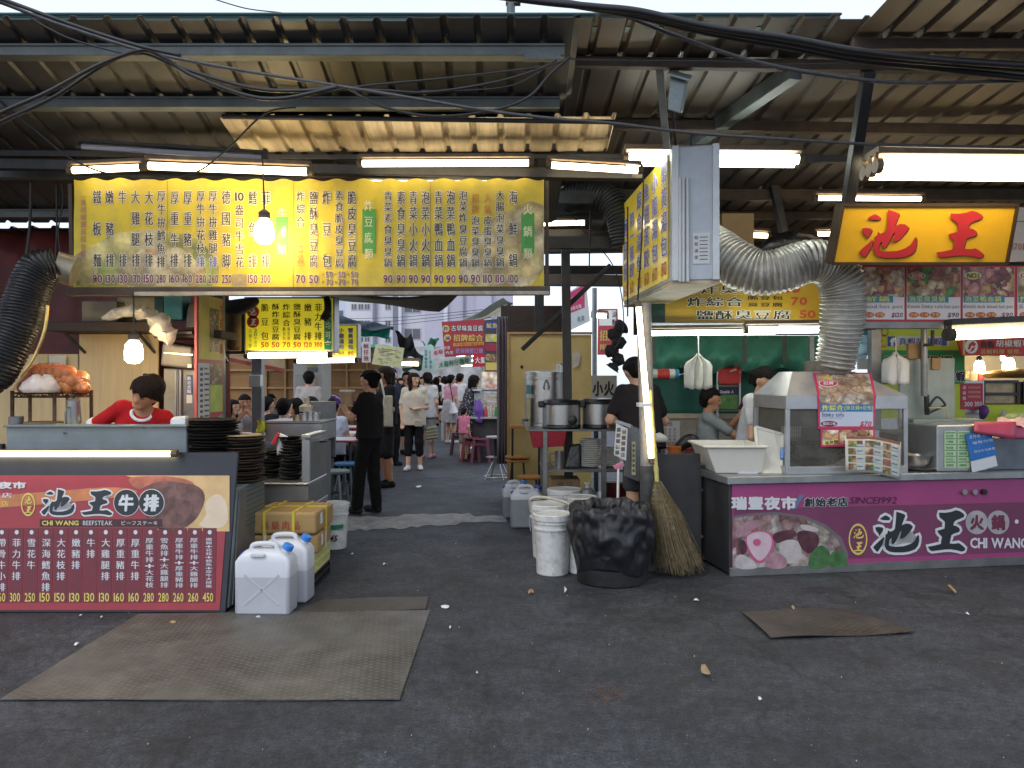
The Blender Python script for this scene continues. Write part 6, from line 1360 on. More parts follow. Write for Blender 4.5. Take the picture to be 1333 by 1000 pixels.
AWB=mat('blue_black_tarp',(.03,.05,.075),.55,var=.3,scale=2,bump=.3);AWG=mat('teal_tarp',(.01,.38,.29),.5,var=.15,scale=3,bump=.3);AWK=mat('black_tarp',(.016,.022,.024),.6,var=.3,scale=3,bump=.3)
def sheet(name,label,cat,c4,m,nx=12,ny=6,sag=.06,th=.012,group=None,seed=0):
 rn=random.Random(seed);f1,f2=rn.uniform(2,4),rn.uniform(5,8);rows=[]
 for j in range(ny+1):
  a,b=c4[0].lerp(c4[3],j/ny),c4[1].lerp(c4[2],j/ny)
  rows.append([a.lerp(b,i/nx)+V((0,sag*.7*math.sin(f2*i/nx*2+j),sag*(math.sin(f1*i/nx*3+j*.6)*.5-math.sin(math.pi*i/nx)*.6)))for i in range(nx+1)])
 o=MB().grid(rows,m,th,(0,0,1)if abs((c4[1]-c4[0]).cross(c4[3]-c4[0]).normalized().z)>.5 else(0,1,0)).build(name,smooth=4);return tag(o,label,cat,group)
sheet('tarp_awning','long blue black tarpaulin roof over the left eating area','awning',[P(250,400,13),P(512,424,13.2),P(500,432,20),P(300,418,20)],AWB,sag=.08,group='tarp awnings')
sheet('tarp_awning','blue black front flap edging the eating area roof','awning',[P(432,409,12.9),P(512,424,13.1),P(512,430,13.05),P(432,427,12.9)],AWB,sag=.03,group='tarp awnings',seed=2)
sheet('tarp_awning','bright teal tarp valance beyond the small yellow lightbox','awning',[P(462,424,13.4),P(508,428,13.6),P(507,440,13.6),P(464,435,13.4)],AWG,sag=.04,group='tarp awnings',seed=3)
sheet('tarp_awning','black folded tarp sloping beside the white tower','awning',[P(514,431,15),P(536,437,15.5),P(541,458,17),P(520,452,16)],AWK,sag=.08,group='tarp awnings',seed=4)
sheet('tarp_awning','lower black tarp flap above the teal canopy','awning',[P(524,452,16.5),P(540,452,16.5),P(548,463,16.5),P(523,464,16.5)],AWK,sag=.05,group='tarp awnings',seed=5)
sheet('tarp_awning','pale teal canopy farther up the left row','awning',[P(522,464,22),P(552,461,22),P(556,478,26),P(524,482,24)],mat('pale_teal_tarp',(.05,.36,.30),.5,var=.15),sag=.1,group='tarp awnings',seed=6)
sheet('tarp_awning','dark brown canvas flap hanging under the banner toward the alley','awning',[P(400,384,7.6),P(600,384,7.6),P(572,405,9.5),P(420,386,9.5)],mat('brown_canvas',(.05,.04,.032),.7,var=.3,scale=3,bump=.3),sag=.03,group='tarp awnings',seed=7)
def placard(name,label,pts,d,face,edge=None,dep=.04,group='placards of the alley stalls',d2=None):
 ds=[d,d2 or d,d2 or d,d];c=[P(x,y,dd)for(x,y),dd in zip(pts,ds)]
 t=thing(name,label,'sign',(c[0]+c[1])/2,group);n_=(c[1]-c[0]).cross(c[3]-c[0]).normalized()
 if n_.y>0:n_=-n_
 MB().prism([p-n_*.001 for p in c],-n_*dep,face).build('panel',t)
 return t,Plane(c[0]+n_*.001,n_)
INK2=mat('wine_ink',(.3,.03,.06),.5);INKG=mat('dark_green_ink',(.01,.2,.1),.5);INKN2=mat('navy_ink',(.03,.06,.25),.5)
t,pl=placard('placard','narrow white upright placard in wine red letters, hung before the brown wall',[(471,472),(482,472),(482,445),(471,445)],12.5,mat('placard_white',(.6,.6,.6),.5,var=.05))
mb=MB();mb.column(pl,'蚵仔煎',476.5,447,470,7,INK2,off=.03,hmax=8);mb.build('lettering',t)
t,pl=placard('placard','pale yellow cloth poster with grey scribbles in the alley',[(484,474),(522,479),(526,453),(489,448)],12.2,mat('placard_lime',(.58,.60,.34),.6,var=.1))
mb=MB();rn=random.Random(8);GSC=[mat('scribble_grey',(.3,.28,.3),.6),mat('scribble_brown',(.35,.25,.2),.6),mat('scribble_yellow',(.65,.6,.1),.6)]
for k_ in range(34):
 x_,y_=rn.uniform(490,516),rn.uniform(453,473);w_=rn.uniform(2,7);mb.poly(pl,[(x_,y_+1),(x_+w_,y_+1.6),(x_+w_,y_+.5),(x_,y_-.2)],GSC[k_%3],.004+.0005*(k_%5))
mb.build('writing',t)
t,pl=placard('placard','small white and blue placard under the pale teal canopy',[(522,479),(536,478),(536,470),(523,471)],19,WHT)
mb=MB();mb.row(pl,'大腸',523,529,475,5,INK2,off=.03);mb.row(pl,'豆花',529,535.5,475,5,INKN2,off=.03);mb.build('lettering',t)
t,pl=placard('placard','green topped cloth placard with blue grey columns at mid alley',[(549,480),(568,484),(564,450),(553,448)],18,mat('placard_mint',(.42,.62,.56),.6,var=.1))
mb=MB();mb.column(pl,'古早味豆花',554.5,455,479,3.6,INKN2,off=.02);mb.column(pl,'綠豆冰沙',560.5,456,480,3.6,INKN2,off=.02);mb.build('lettering',t)
sheet('green_cloth','small green cloth draped above the mint placard','cloth',[P(547,446,18.2),P(566,438,18.4),P(572,444,18.6),P(553,450,18.3)],mat('green_net',(.04,.25,.12),.7,var=.3),sag=.1)
t,pl=placard('placard','white cloth banner with pink letters beside the red banner',[(561,469),(578,463),(578,451),(560,457)],17.4,mat('placard_pale',(.6,.58,.6),.6,var=.08))
mb=MB();mb.row(pl,'香酥',564,577,460,6.5,mat('pink_ink',(.5,.06,.14),.5),off=.03,dy=-3);mb.build('lettering',t)
t,pl=placard('placard','long white cloth banner with green letters under the red banner',[(567,482),(614,474),(614,462),(567,470)],17.2,mat('placard_mintwhite',(.56,.63,.6),.6,var=.08))
mb=MB();mb.row(pl,'大腸蚵仔麵線',571,611,475.5,8,INKG,off=.03,dy=-7);mb.build('lettering',t)
t,pl=placard('placard','big crimson banner with three rows of letters over the snack stalls',[(579,465),(631,461.5),(630,415.5),(575,419)],16.6,mat('crimson_banner',(.36,.03,.045),.5,var=.12,scale=1.5))
mb=MB();mb.row(pl,'古早味臭豆腐',587,629,427.5,8,INK_K,off=.05,lift=.008);mb.row(pl,'古早味臭豆腐',587,629,427.5,8,WHT,off=.015,lift=.012);mb.row(pl,'招牌綜合',590,629,440,9.5,YT,off=.04,lift=.008);mb.poly(pl,[(590,451),(630,449.5),(630,445),(590,446.5)],mat('amber_bar',(.6,.3,.05),.5),.005);mb.row(pl,'臭豆腐+大腸+米血',592,629,448,4,INK_R,lift=.008)
mb.oval(pl,580.5,428,4.6,4.6,YT,.006,16);mb.oval(pl,582.5,440,4.6,4.6,YT,.006,16);mb.row(pl,'炸',577,584,428,6,INKN2,off=.03,lift=.01);mb.row(pl,'滷',579,586,440,6,INKN2,off=.03,lift=.01);mb.row(pl,'外帶',578,586,453,5,LT,off=.03,lift=.01);mb.row(pl,'內用',580,590,459,5,LT,off=.03,lift=.01);mb.row(pl,'歡迎團體訂購',593,629,457,7,mat('lilac_ink',(.3,.25,.5),.5),off=.03,lift=.008);mb.build('lettering',t)
t,pl=placard('placard','red placard with white characters below the crimson banner',[(615,478),(634,477),(634,459),(616,461)],16.2,mat('red_placard',(.5,.02,.05),.5,var=.08))
mb=MB();mb.row(pl,'大腸',618,633,469,9,WHT,off=.04);mb.build('lettering',t)
t,pl=placard('picture_board','narrow dark board of food pictures beside the grey curtain',[(631,485),(650,487),(650,415),(630,417)],15.5,mat('dark_board',(.06,.05,.06),.5,var=.2))
mb=MB()
for k_,(y_,m_)in enumerate(((424,INKN2),(440,SAL),(452,INK2),(466,FP[0]),(477,YT))):mb.poly(pl,[(632,y_+5),(649,y_+5),(649,y_-5),(632,y_-5)],m_,.004)
mb.row(pl,'魷魚',633,648,424,7,YT,off=.03,lift=.008);mb.oval(pl,645,441,2.6,4.5,mat('lime_blob',(.5,.6,.03),.5),.008);mb.build('picture',t)
t,pl=placard('picture_board','pinkish menu cards with glow put in, at the back of the snack stall',[(626,505),(648,506),(648,484),(627,484)],15.2,cells_mat('glowing_menu_photo',[(.6,.45,.4),(.65,.6,.55),(.55,.3,.25),(.6,.55,.45)],10,emit=.4))  # no lamp here: the cards' brightness is a glow in their print
ss=thing('snack_stall','steel snack stall with glass front and canvas roof on the alley right side','stall',gx(628,15.8));a,b=P(615,0,15.2).x,P(648,0,15.2).x
MB().span((a,15.2,0),(b+.4,17.5,.8),mat('dark_stall',(.05,.045,.05),.5,.2,var=.3)).build('counter',ss,bevel=.01);MB().span((a-.04,15.1,.8),(b+.4,17.5,.84),SST).build('worktop',ss,bevel=.004)
mb=MB();
mb.tube([(b,15.3,.8),(b,15.3,2.6)],.025,SST,n=8)
mb.tube([(a,15.3,1.35),(b,15.3,1.35)],.018,SST,n=8);mb.build('post',ss,smooth=.6)
MB().span((a+.03,15.32,.84),(b-.03,15.34,1.3),film_mat('greasy_glass',(.6,.65,.62),.3,.1)).build('glass',ss)
rn=random.Random(4)
for i,(m_,w_)in enumerate(((mat('teal_bottle',(.02,.3,.28),.3),'teal'),(WHT,'white'),(mat('red_cup',(.5,.06,.06),.4),'red'),(CREAM,'cream'),(mat('green_bottle',(.05,.25,.06),.3),'green'))):
 o=MB().lathe((a+.06+.1*i,15.18+.02*(i%2),.84),[(.035,0),(.04,.1),(.025,.15),(.022,.2+.03*(i%2))],m_,n=14).build('bottle',smooth=.6);tag(o,w_+' container on the front edge of the snack stall worktop','bottle','bottles on the snack stall')
o=sheet('stall_roof','pale canvas stall roof on the right beyond the grey curtain','awning',[P(604,421,20),P(660,398,14.5),P(660,404,14.5),P(606,424,20)],mat('yellowish_canvas',(.36,.34,.22),.6,var=.2,scale=2),sag=.05,group='tarp awnings',seed=9)
sheet('stall_roof','greyish green tin awning edge above the crimson banner','awning',[P(600,418,22),P(655,388,15.5),P(668,396,15.5),P(606,428,22)],mat('sage_tin',(.26,.3,.26),.5,var=.2),sag=.03,group='tarp awnings',seed=10)
MAR=mat('maroon_plastic',(.13,.02,.045),.35,var=.12)
def pstool(label,x,d,h_=.46):
 c=V(gx(x,d));t=thing('plastic_stool',label,'stool',c,'maroon plastic stools');w_=.17
 mb=MB();mb.box(c+V((0,0,h_-.012)),(.30,.30,.024),MAR);mb.build('seat',t,bevel=.012,segs=2)
 for sx in(-1,1):
  for sy in(-1,1):MB().hexa([c+V((sx*(w_+dx),sy*(w_+dy),0))for dx,dy in((-.025,-.025),(.025,-.025),(.025,.025),(-.025,.025))]+[c+V((sx*(.125+dx),sy*(.125+dy),h_-.02))for dx,dy in((-.03,-.03),(.02,-.03),(.02,.02),(-.03,.02))],MAR).build('leg',t,bevel=.004)
 mb=MB()
 for a_,b_ in(((-1,-1),(1,-1)),((1,-1),(1,1)),((1,1),(-1,1)),((-1,1),(-1,-1))):mb.bar(c+V((a_[0]*.14,a_[1]*.14,h_-.1)),c+V((b_[0]*.14,b_[1]*.14,h_-.1)),.015,.05,MAR)
 mb.build('apron',t)
for lb_,x_,d_ in(('maroon plastic stool directly behind the small child',598,16.4),('maroon plastic stool between child and snack stall',613,15.0),('maroon plastic stool nearest the grey curtain',626,14.7),('maroon plastic stool at the floral dress woman',619,15.9)):pstool(lb_,x_,d_)
sidet=thing('folding_table','pale folding table of snacks behind the beige shirted woman','table',gx(571,20));a,b=P(563,0,20).x,P(578,0,20).x
MB().span((a,20,.82),(b,21.5,.85),mat('lilac_top',(.4,.36,.45),.4)).build('tabletop',sidet)
for xx in(a+.05,b-.05):MB().span((xx-.03,20.05,0),(xx+.03,20.11,.82),mat('pale_leg',(.5,.48,.44),.5)).build('leg',sidet)
for i in range(6):
 m_=[cells_mat('goods_%d'%i,[[(.5,.2,.05),(.6,.4,.1),(.3,.1,.05)],[(.1,.2,.4),(.5,.5,.5),(.1,.1,.12)],[(.5,.1,.12),(.6,.5,.4),(.2,.1,.1)]][i%3],4)][0]
 x0_,d_=((500,23),(512,27),(583,24),(590,30),(508,36),(575,40))[i]
 bt=thing('market_stall',('left row stall with orange goods and dark canopy','left row stall of blue and white goods','right row stall of red and cream goods','right row stall of orange goods deeper in the alley','distant left stall of mixed goods','distant right stall of red goods')[i]+', deep in the alley','stall',gx(x0_,d_),'far market stalls')
 s_=-1 if i in(0,1,4)else 1;cx_=P(x0_,0,d_).x+s_*1.1
 MB().box((cx_,d_+1,.45),(2.0,2.2,.9),m_).build('goods',bt);MB().box((cx_+s_*.9,d_+1,1.4),(.1,2.4,2.8),mat('stall_back_%d'%(i%3),((.2,.1,.05),(.1,.12,.15),(.3,.28,.25))[i%3],.7,var=.4,scale=3)).build('back_wall',bt)
 MB().box((cx_,d_+1,2.55),(2.4,2.6,.06),(AWG,AWK,mat('sage_tin',(0,0,0)))[i%3]).build('canopy',bt)
 MB().box((cx_-s_*.2,d_+.1,2.3),(1.3,.05,.05),TUBE_W).build('tube',bt)
o=MB().span((-9,62,0),(4,62.3,4.2),mat('far_market',(.42,.4,.4),.8,var=.6,scale=.7)).build('far_wall');tag(o,'far wall closing the end of the alley, haze put into its pale colour','wall')  # wall colour lightened to stand in for distance haze
for i in range(3):
 o=MB().tube(spline([P(440,415+5*i,40),P(520,413+4.5*i,36),P(640,402+3*i,30)],6),.012,CAB,n=5).build('cable',smooth=4);tag(o,('upper','middle','lower')[i]+' thin power line crossing before the towers','cable')
# --------- middle right: partition, rack, cookers
YP_=mat('yellow_board',(.66,.50,.20),.6,var=.08,scale=2,grime=.35,gcol=(.4,.28,.09))
yb=thing('partition','tall dirty yellow board partition behind the water boiler','partition',gx(715,10.6))
for x0,x1 in((662,739.5),(740,770)):
 a,b=P(x0,436,10.6),P(x1,436,10.6);MB().span((a.x,10.6+(.01 if x0>700 else 0),.1),(b.x,10.64,a.z),YP_).build('panel',yb,bevel=.004)
mb=MB();a,b=P(660,435,10.55),P(771,435,10.55);mb.span((a.x,10.57,a.z),(b.x,10.66,a.z+.03),WOODT);mb.span((a.x,10.57,0),(a.x+.03,10.599,a.z),WOODT);mb.build('trim',yb)
ypl=Plane((0,10.595,0),(0,-1,0));mb=MB();mb.poly(ypl,[(678,480),(681,480),(681,475.5),(677,476.5)],INK_K,.002);mb.poly(ypl,[(745,480),(753,476),(756,462),(750,455),(745,462)],mat('torn_paper',(.62,.58,.5),.7),.012);mb.build('scrap',yb)
o=MB().grid([[P(647+14*i/10,412+j*32,10.9+.07*math.sin(i*2.2+j*.2))for i in range(11)]for j in range(7)],mat('mauve_curtain',(.16,.13,.15),.7,var=.3,scale=2,stretch=(3,3,.3)),.01,(0,1,0)).build('curtain',smooth=4);tag(o,'grey mauve curtain hanging at the edge of the yellow partition','curtain')
a,b=P(652,436,11.2),P(736,398,11.2);o=MB().span((a.x,11.2,a.z),(b.x,11.4,b.z),mat('brown_tarp',(.04,.024,.018),.7,var=.3,bump=.3)).build('tarpaulin');tag(o,'dark brown tarpaulin bundle above the yellow partition','tarpaulin')
t,pl=placard('placard','white stall board with magenta block above the yellow partition',[(738,432),(768,418),(763,366),(738,382)],14,mat('bluewhite_board',(.5,.53,.56),.5,var=.06),group=None)
mb=MB();MAG=mat('magenta_block',(.45,.03,.12),.5);mb.poly(pl,[(739,409),(761,400),(761,370),(739,383)],MAG,.004);mb.row(pl,'滷味專賣',740,759,391,7,PINKT,off=.03,lift=.007,dy=-6);mb.row(pl,'歡迎光臨',741,757,403,5,LT,off=.03,lift=.007,dy=-5);mb.row(pl,'專業',751,761,416,8,mat('grey_green_ink',(.12,.25,.22),.5),off=.02,lift=.007,dy=-2);mb.build('lettering',t)
t,pl=placard('placard','hanging red and yellow banner seen past the man in black',[(778,462),(806,462),(804,402),(779,402)],15,mat('red_banner2',(.48,.06,.08),.5,var=.2),group=None)
mb=MB();mb.rect(pl,780,404,802,424,WHT,.004);mb.column(pl,'涼麵',800,405,424,7,INK_K,off=.03,lift=.007);mb.row(pl,'招牌',780,803,437,15,YT,off=.04,lift=.007);mb.row(pl,'限定',780,802,452,8,YT,off=.03,lift=.007);mb.build('lettering',t)
o=MB().tube([P(774,375,12),P(774,500,12)],S(3.2,12),mat('galvanised',(0,0,0)),n=12).build('pole',smooth=.6);tag(o,'thin galvanised pole right of the yellow partition','pole')
tube_lamp('little white tube beside the galvanised pole past the partition',(772,411),(790,412),13,2.6,TUBE_C)
rk=thing('metal_rack','grey steel rack loaded with rice cookers, plates and kettle','rack',gx(760,8.4));RKM=mat('rack_steel',(.22,.22,.21),.4,.6,var=.25,scale=9,grime=.3)
X0,X1,Y0,Y1=P(706,0,8.1).x,P(842,0,8.1).x,8.1,8.85;zt=P(0,559,8.1).z
for xx in(X0+.03,P(786,0,8.1).x,X1):
 for yy in(Y0,Y1):MB().box((xx,yy,(zt-.02)/2),(.05,.05,zt-.02),RKM).build('leg',rk,bevel=.004)
for z_ in(zt,P(0,611,8.1).z,.62):
 MB().span((X0-(.15 if z_==zt else 0),Y0-.02,z_-.02),(X1+.02,Y1+.02,z_),RKM).build('shelf',rk,bevel=.004)
CK=mat('cooker_black',(.015,.015,.016),.3,var=.2)
def cooker(label,x,d,r,h_):
 c=P(x,557,d);c.z=zt;t=thing('rice_cooker',label,'rice cooker',c,'rice cookers on the steel rack')
 MB().lathe(c,[(r*.96,0),(r,.01),(r,h_*.12),(r*.98,h_*.14)],CK,n=30).build('base',t,smooth=.6);MB().lathe(c,[(r*.98,h_*.14),(r*.985,h_*.8)],SST,n=30).build('body',t,smooth=.6)
 MB().lathe(c,[(r*1.0,h_*.8),(r*1.04,h_*.82),(r*1.04,h_*.88),(r*.9,h_*.97),(r*.5,h_*1.0),(0,h_*1.0)],CK,n=30).build('lid',t,smooth=.6)
 for s_ in(-1,1):MB().box(c+V((s_*r*1.05,-.03,h_*.82)),(.07,.12,.07),CK).build('handle',t,bevel=.015,segs=2)
 mb=MB();ax=Matrix.Rotation(R(90),3,'X');mb.lathe(c+V((r*.5,-r*.84,h_*.3)),[(.05,0),(.05,.02),(.03,.03),(0,.03)],CK,n=18,ax=ax);mb.build('dial',t,smooth=.6)
cooker('nearest steel rice cooker with black lid and dial, left on the rack',731,8.32,.205,.31);cooker('rice cooker right of the first one, beside the man in black tee',781,8.35,.19,.32)
bo=thing('water_boiler','tall stainless water boiler with latched lid behind the rice cookers','boiler',P(710,557,8.85));c=P(710,557,8.85);c.z=zt-.02;hb=P(0,483,8.85).z-c.z;r_=S(27,8.85)
MB().lathe(c,[(r_*1.05,0),(r_*1.05,.05),(r_,.055),(r_,hb*.84),(r_*1.03,hb*.845),(r_*1.03,hb*.88),(r_,hb*.885),(r_*1.0,hb*.95)],SST,n=36).build('tank',bo,smooth=.5)
MB().lathe(c,[(r_*1.05,hb*.95),(r_*1.05,hb*.98),(r_*.9,hb),(0,hb*1.01)],SST,n=36).build('lid',bo,smooth=.5)
mb=MB();mb.tube(spline([c+V((-.02,-r_-.005,hb*.68)),c+V((-.03,-r_-.04,hb*.72)),c+V((0,-r_-.02,hb*.84)),c+V((.03,-r_-.04,hb*.72)),c+V((.02,-r_-.005,hb*.68))],5),.008,SSTD,n=6);mb.build('handle',bo,smooth=.8)
MB().tube([c+V((-r_*.8,-r_*.7,.09)),c+V((-r_*1.1,-r_*.95,.09)),c+V((-r_*1.12,-r_*.96,.04))],.016,SSTD,n=8).build('tap',bo,smooth=.8)
mb=MB();bfl=Flat(c+V((-r_*.86,-r_*.62,hb*.75)),V((.3,-.95,0)).normalized()*-1 if False else V((.6,-.8,0)).normalized(),V((0,0,1)),V((-.8,-.6,0)));mb.rect(bfl,0,0,.07,.1,mat('teal_label',(.05,.25,.25),.5),.02);mb.rect(bfl,0,.14,.07,.5,mat('yellow_label',(.5,.45,.2),.5),.02);mb.build('label',bo)
MB().lathe(c+V((r_*.8,.1,hb*.95)),[(.06,0),(.06,.1),(.03,.12),(0,.12)],SST,n=18).build('valve',bo,smooth=.6)
zs=P(0,611,8.1).z
o=MB().hexa([P(694,583,8.1),P(735,581,8.1),P(735,581,8.5),P(694,583,8.5),P(689,561,8.08),P(738,561,8.08),P(738,561,8.5),P(689,561,8.5)],mat('red_basket',(.33,.015,.03),.4,var=.25,scale=30)).build('basket',bevel=.008);tag(o,'red plastic basket under the rack top','basket')
PLW=mat('white_china',(.78,.77,.72),.3,var=.05)
def plates(x,n_,ra,lab,d,z_):
 p0=None;rn=random.Random(int(x))
 for i in range(n_):
  if p0 is None:o=MB().lathe((0,0,0),[(ra*.55,0),(ra*.9,.016),(ra,.02),(ra,.026),(ra*.6,.008),(0,.008)],PLW,n=26).build('china_plate',smooth=.8,loc=(0,0,0));p0=o
  else:o=p0.copy();COL.objects.link(o)
  o.location=V((P(x,0,d).x+rn.uniform(-.008,.008),d,z_+.0195*i));tag(o,('topmost' if i==n_-1 else 'white')+' china plate in the '+lab,'plate','stacked china plates')
plates(769,15,.118,'taller stack on the rack shelf',8.3,zs);plates(796,10,.1,'shorter stack right of the taller one',8.35,zs)
k_=thing('steel_kettle','slim steel pitcher with handle on the rack middle shelf','kettle',P(728,611,8.2));c=P(728,0,8.2);c.z=zs
MB().lathe(c,[(.05,0),(.052,.01),(.045,.17),(.05,.18),(.045,.18),(.04,.02)],SST,n=22).build('body',k_,smooth=.6);MB().tube(spline([c+V((-.045,0,.16)),c+V((-.1,0,.14)),c+V((-.085,0,.05)),c+V((-.048,0,.04))],5),.007,SST,n=6).build('handle',k_,smooth=.8)
o=MB().hexa([P(734,611,8.15),P(757,611,8.15),P(757,611,8.4),P(735,611,8.4),P(741,579,8.2),P(757,577,8.2),P(757,577,8.35),P(742,579,8.35)],mat('black_plastic_bag',(0,0,0))).build('black_bag',bevel=.03,segs=3);tag(o,'black bag slumped on the rack between pitcher and plates','bag')
CB2=mat('cardboard',(0,0,0));a,b=P(717,655,8.3),P(755,624,8.3);cbx=thing('cardboard_box','brown printed cardboard box on the bottom of the rack','box',P(736,655,8.3))
MB().span((a.x,8.3,.3 if False else a.z),(b.x,8.65,b.z),CB2).build('box',cbx,bevel=.006);pl=Plane((0,8.299,0),(0,-1,0));mb=MB();BRI=mat('brown_print',(.14,.08,.04),.7);mb.row(pl,'食品',724,747,631,8,BRI,off=.02,lift=.003);mb.row(pl,'精選食材',722,751,640,6,BRI,lift=.003);mb.rect(pl,724,646,746,652,BRI,.002);mb.build('lettering',cbx)
gcy=thing('gas_cylinder','small pale grey gas cylinder beside the printed cardboard box','gas cylinder',P(765,662,8.3));c=P(765,664,8.3);MB().lathe(c,[(.085,0),(.09,.02),(.09,.17),(.07,.22),(.03,.235)],mat('grey_cylinder',(.32,.36,.36),.4,.2,var=.1),n=24).build('tank',gcy,smooth=.6);MB().lathe(c+V((0,0,.23)),[(.025,0),(.025,.05),(.04,.05),(.04,.07),(0,.07)],PLW,n=14).build('valve',gcy,smooth=.6)
MB().span((P(690,0,8.3).x,8.3,.28),(X1,8.8,.3),RKM).build('shelf',rk,bevel=.004)
for x_,m_,lb_ in((803,mat('dark_red_pot',(.08,.01,.015),.4),'dark red tub on the rack bottom right'),(826,mat('olive_pot',(.18,.18,.1),.4,.3),'olive green pot on the rack bottom right')):
 o=MB().lathe(V((P(x_,0,8.25).x,8.25,.3)),[(.11,0),(.12,.02),(.12,.17),(.125,.18),(0,.185)],m_,n=24).build('pot',smooth=.6);tag(o,lb_,'pot')
cs=thing('bar_stool','chrome stool with round dark seat near the yellow partition','stool',gx(647,12.2));c=V(gx(647,12.2));zz=P(0,568,12.2).z
MB().lathe(c,[(.16,zz-.03),(.175,zz-.02),(.175,zz),(0,zz+.004)],mat('grey_seat',(.35,.33,.33),.4),n=26).build('seat',cs,smooth=.6)
MB().lathe(c,[(.06,zz-.03),(.05,.36)],CK,n=16).build('column',cs,smooth=.6);MB().lathe(c,[(.17,.34),(.18,.36),(0,.365)],SST,n=26).build('foot_disc',cs,smooth=.6)
for k_ in range(4):
 th=k_*math.pi/2+.5;MB().tube([c+V((.04*math.cos(th),.04*math.sin(th),.34)),c+V((.21*math.cos(th),.21*math.sin(th),.01))],.012,SST,n=8).build('leg',cs,smooth=.7)
mb=MB();mb.tube([c+V((.2*math.cos(a_*math.pi/12),.2*math.sin(a_*math.pi/12),.05))for a_ in range(25)],.01,SST,n=8,caps=False);mb.build('foot_ring',cs,smooth=.8)
ORW=mat('orange_wood',(.5,.21,.05),.4,var=.2,scale=8)
def ostool(label,x,d,zt_,tilt=0):
 c=V(gx(x,d));t=thing('wooden_stool',label,'stool',c,'orange wooden stools');
 MB().lathe(c,[(.14,zt_-.03),(.16,zt_-.02),(.16,zt_),(0,zt_)],ORW,n=24).build('seat',t,smooth=.6)
 for k_ in range(4):
  th=k_*math.pi/2+.78;MB().tube([c+V((.1*math.cos(th),.1*math.sin(th),zt_-.02)),c+V((.16*math.cos(th),.16*math.sin(th),0))],.013,mat('dark_leg',(.03,.02,.02),.5,.3),n=8).build('leg',t,smooth=.7)
ostool('orange topped stool uppermost of the pair by the partition',674,10.1,.53);ostool('orange topped stool slightly behind the uppermost one',676,10.35,.46)if False else None
ostool('small orange topped stool against the steel rack',690,9.4,.40)
o=MB().lathe(V((P(674,0,10.1).x,10.1,.505+.04)),[(.15,0),(.165,.012),(.165,.03),(0,.032)],ORW,n=24).build('spare_stool_top',smooth=.6);tag(o,'spare orange round seat stacked on the partition stool','stool top')
t=thing('side_table','small orange topped table in front of the yellow partition','table',gx(682,10.2));a,b=P(664,554,10.0),P(706,554,10.0);MB().span((a.x,10.0,a.z-.04),(b.x,10.4,a.z),ORW).build('tabletop',t,bevel=.005)
for xx in(a.x+.03,b.x-.03):
 for yy in(10.04,10.36):MB().tube([(xx,yy,0),(xx,yy,a.z-.03)],.014,mat('dark_leg',(0,0,0)),n=8).build('leg',t,smooth=.6)
LIQG=mat('grey_liquid',(.27,.28,.31),.35,var=.06)
jerrycan('milky jerrycan of grey liquid with blue cap by the rack',G(685,687)+V((0,.05,0)),.33,.2,.43,.7,.04,LIQG,cap=BLUED);jerrycan('narrow jerrycan mostly hidden behind the grey liquid one',G(672,675)+V((-.02,.1,0)),.26,.2,.4,.6,.1,LIQG,cap=BLUEC)
WB2=mat('white_bucket_b',(.62,.63,.62),.4,var=.08,scale=4,grime=.65,gcol=(.27,.23,.18),gscale=13)
c0=G(720.5,752);bucket('nearest white lidded bucket left of the black rubbish bag',c0+V((0,.15,0)),.152,.485,WB2)
bb=bucket('white bucket with tan cord handle behind the nearest one',G(706,730)+V((.06,.15,0)),.16,.47,WB)
c=V(bb.location);MB().tube(spline([c+V((-.15,-.05,.42)),c+V((-.16,-.1,.52)),c+V((-.05,-.12,.54)),c+V((.12,-.12,.5)),c+V((.22,-.12,.45))],6),.013,mat('tan_handle',(.5,.46,.38),.5),n=8).build('handle',bb,smooth=.8)
bucket('white bucket farthest back among the bucket cluster',G(733,700)+V((.02,.1,0)),.165,.47,WB);bucket('white bucket half hidden behind the black bag',G(762,750)+V((.0,.15,0)),.15,.47,WB2);bucket('white bucket behind the half hidden one',G(758,712)+V((0,.15,0)),.15,.45,WB2)
bn=thing('rubbish_bin','round bin lined with a glossy black rubbish bag','bin',G(803,768)+V((0,.29,0)));c=V(bn.location)
MB().lathe(c,[(.25,0),(.27,.01),(.275,.12),(.26,.13),(.27,.3)],mat('bin_black',(.012,.012,.013),.5,var=.2,bump=.2),n=40).build('bin',bn,smooth=.5)
BAGK=mat('glossy_black_bag',(.012,.012,.015),.4,var=.3,scale=6)
def creases(m,sc,st):
 n,l=m.node_tree.nodes,m.node_tree.links;tc=n.new('ShaderNodeTexCoord');mp=n.new('ShaderNodeMapping');mp.inputs['Scale'].default_value=(1,1,.6);l.new(tc.outputs['Object'],mp.inputs[0])
 nz=n.new('ShaderNodeTexNoise');nz.noise_type='RIDGED_MULTIFRACTAL';nz.inputs['Scale'].default_value=sc;nz.inputs['Detail'].default_value=3;l.new(mp.outputs[0],nz.inputs['Vector'])
 bp=n.new('ShaderNodeBump');bp.inputs['Strength'].default_value=st;bp.inputs['Distance'].default_value=.02;l.new(nz.outputs[0],bp.inputs['Height']);l.new(bp.outputs[0],n['Principled BSDF'].inputs['Normal'])
creases(BAGK,4.5,1.0)
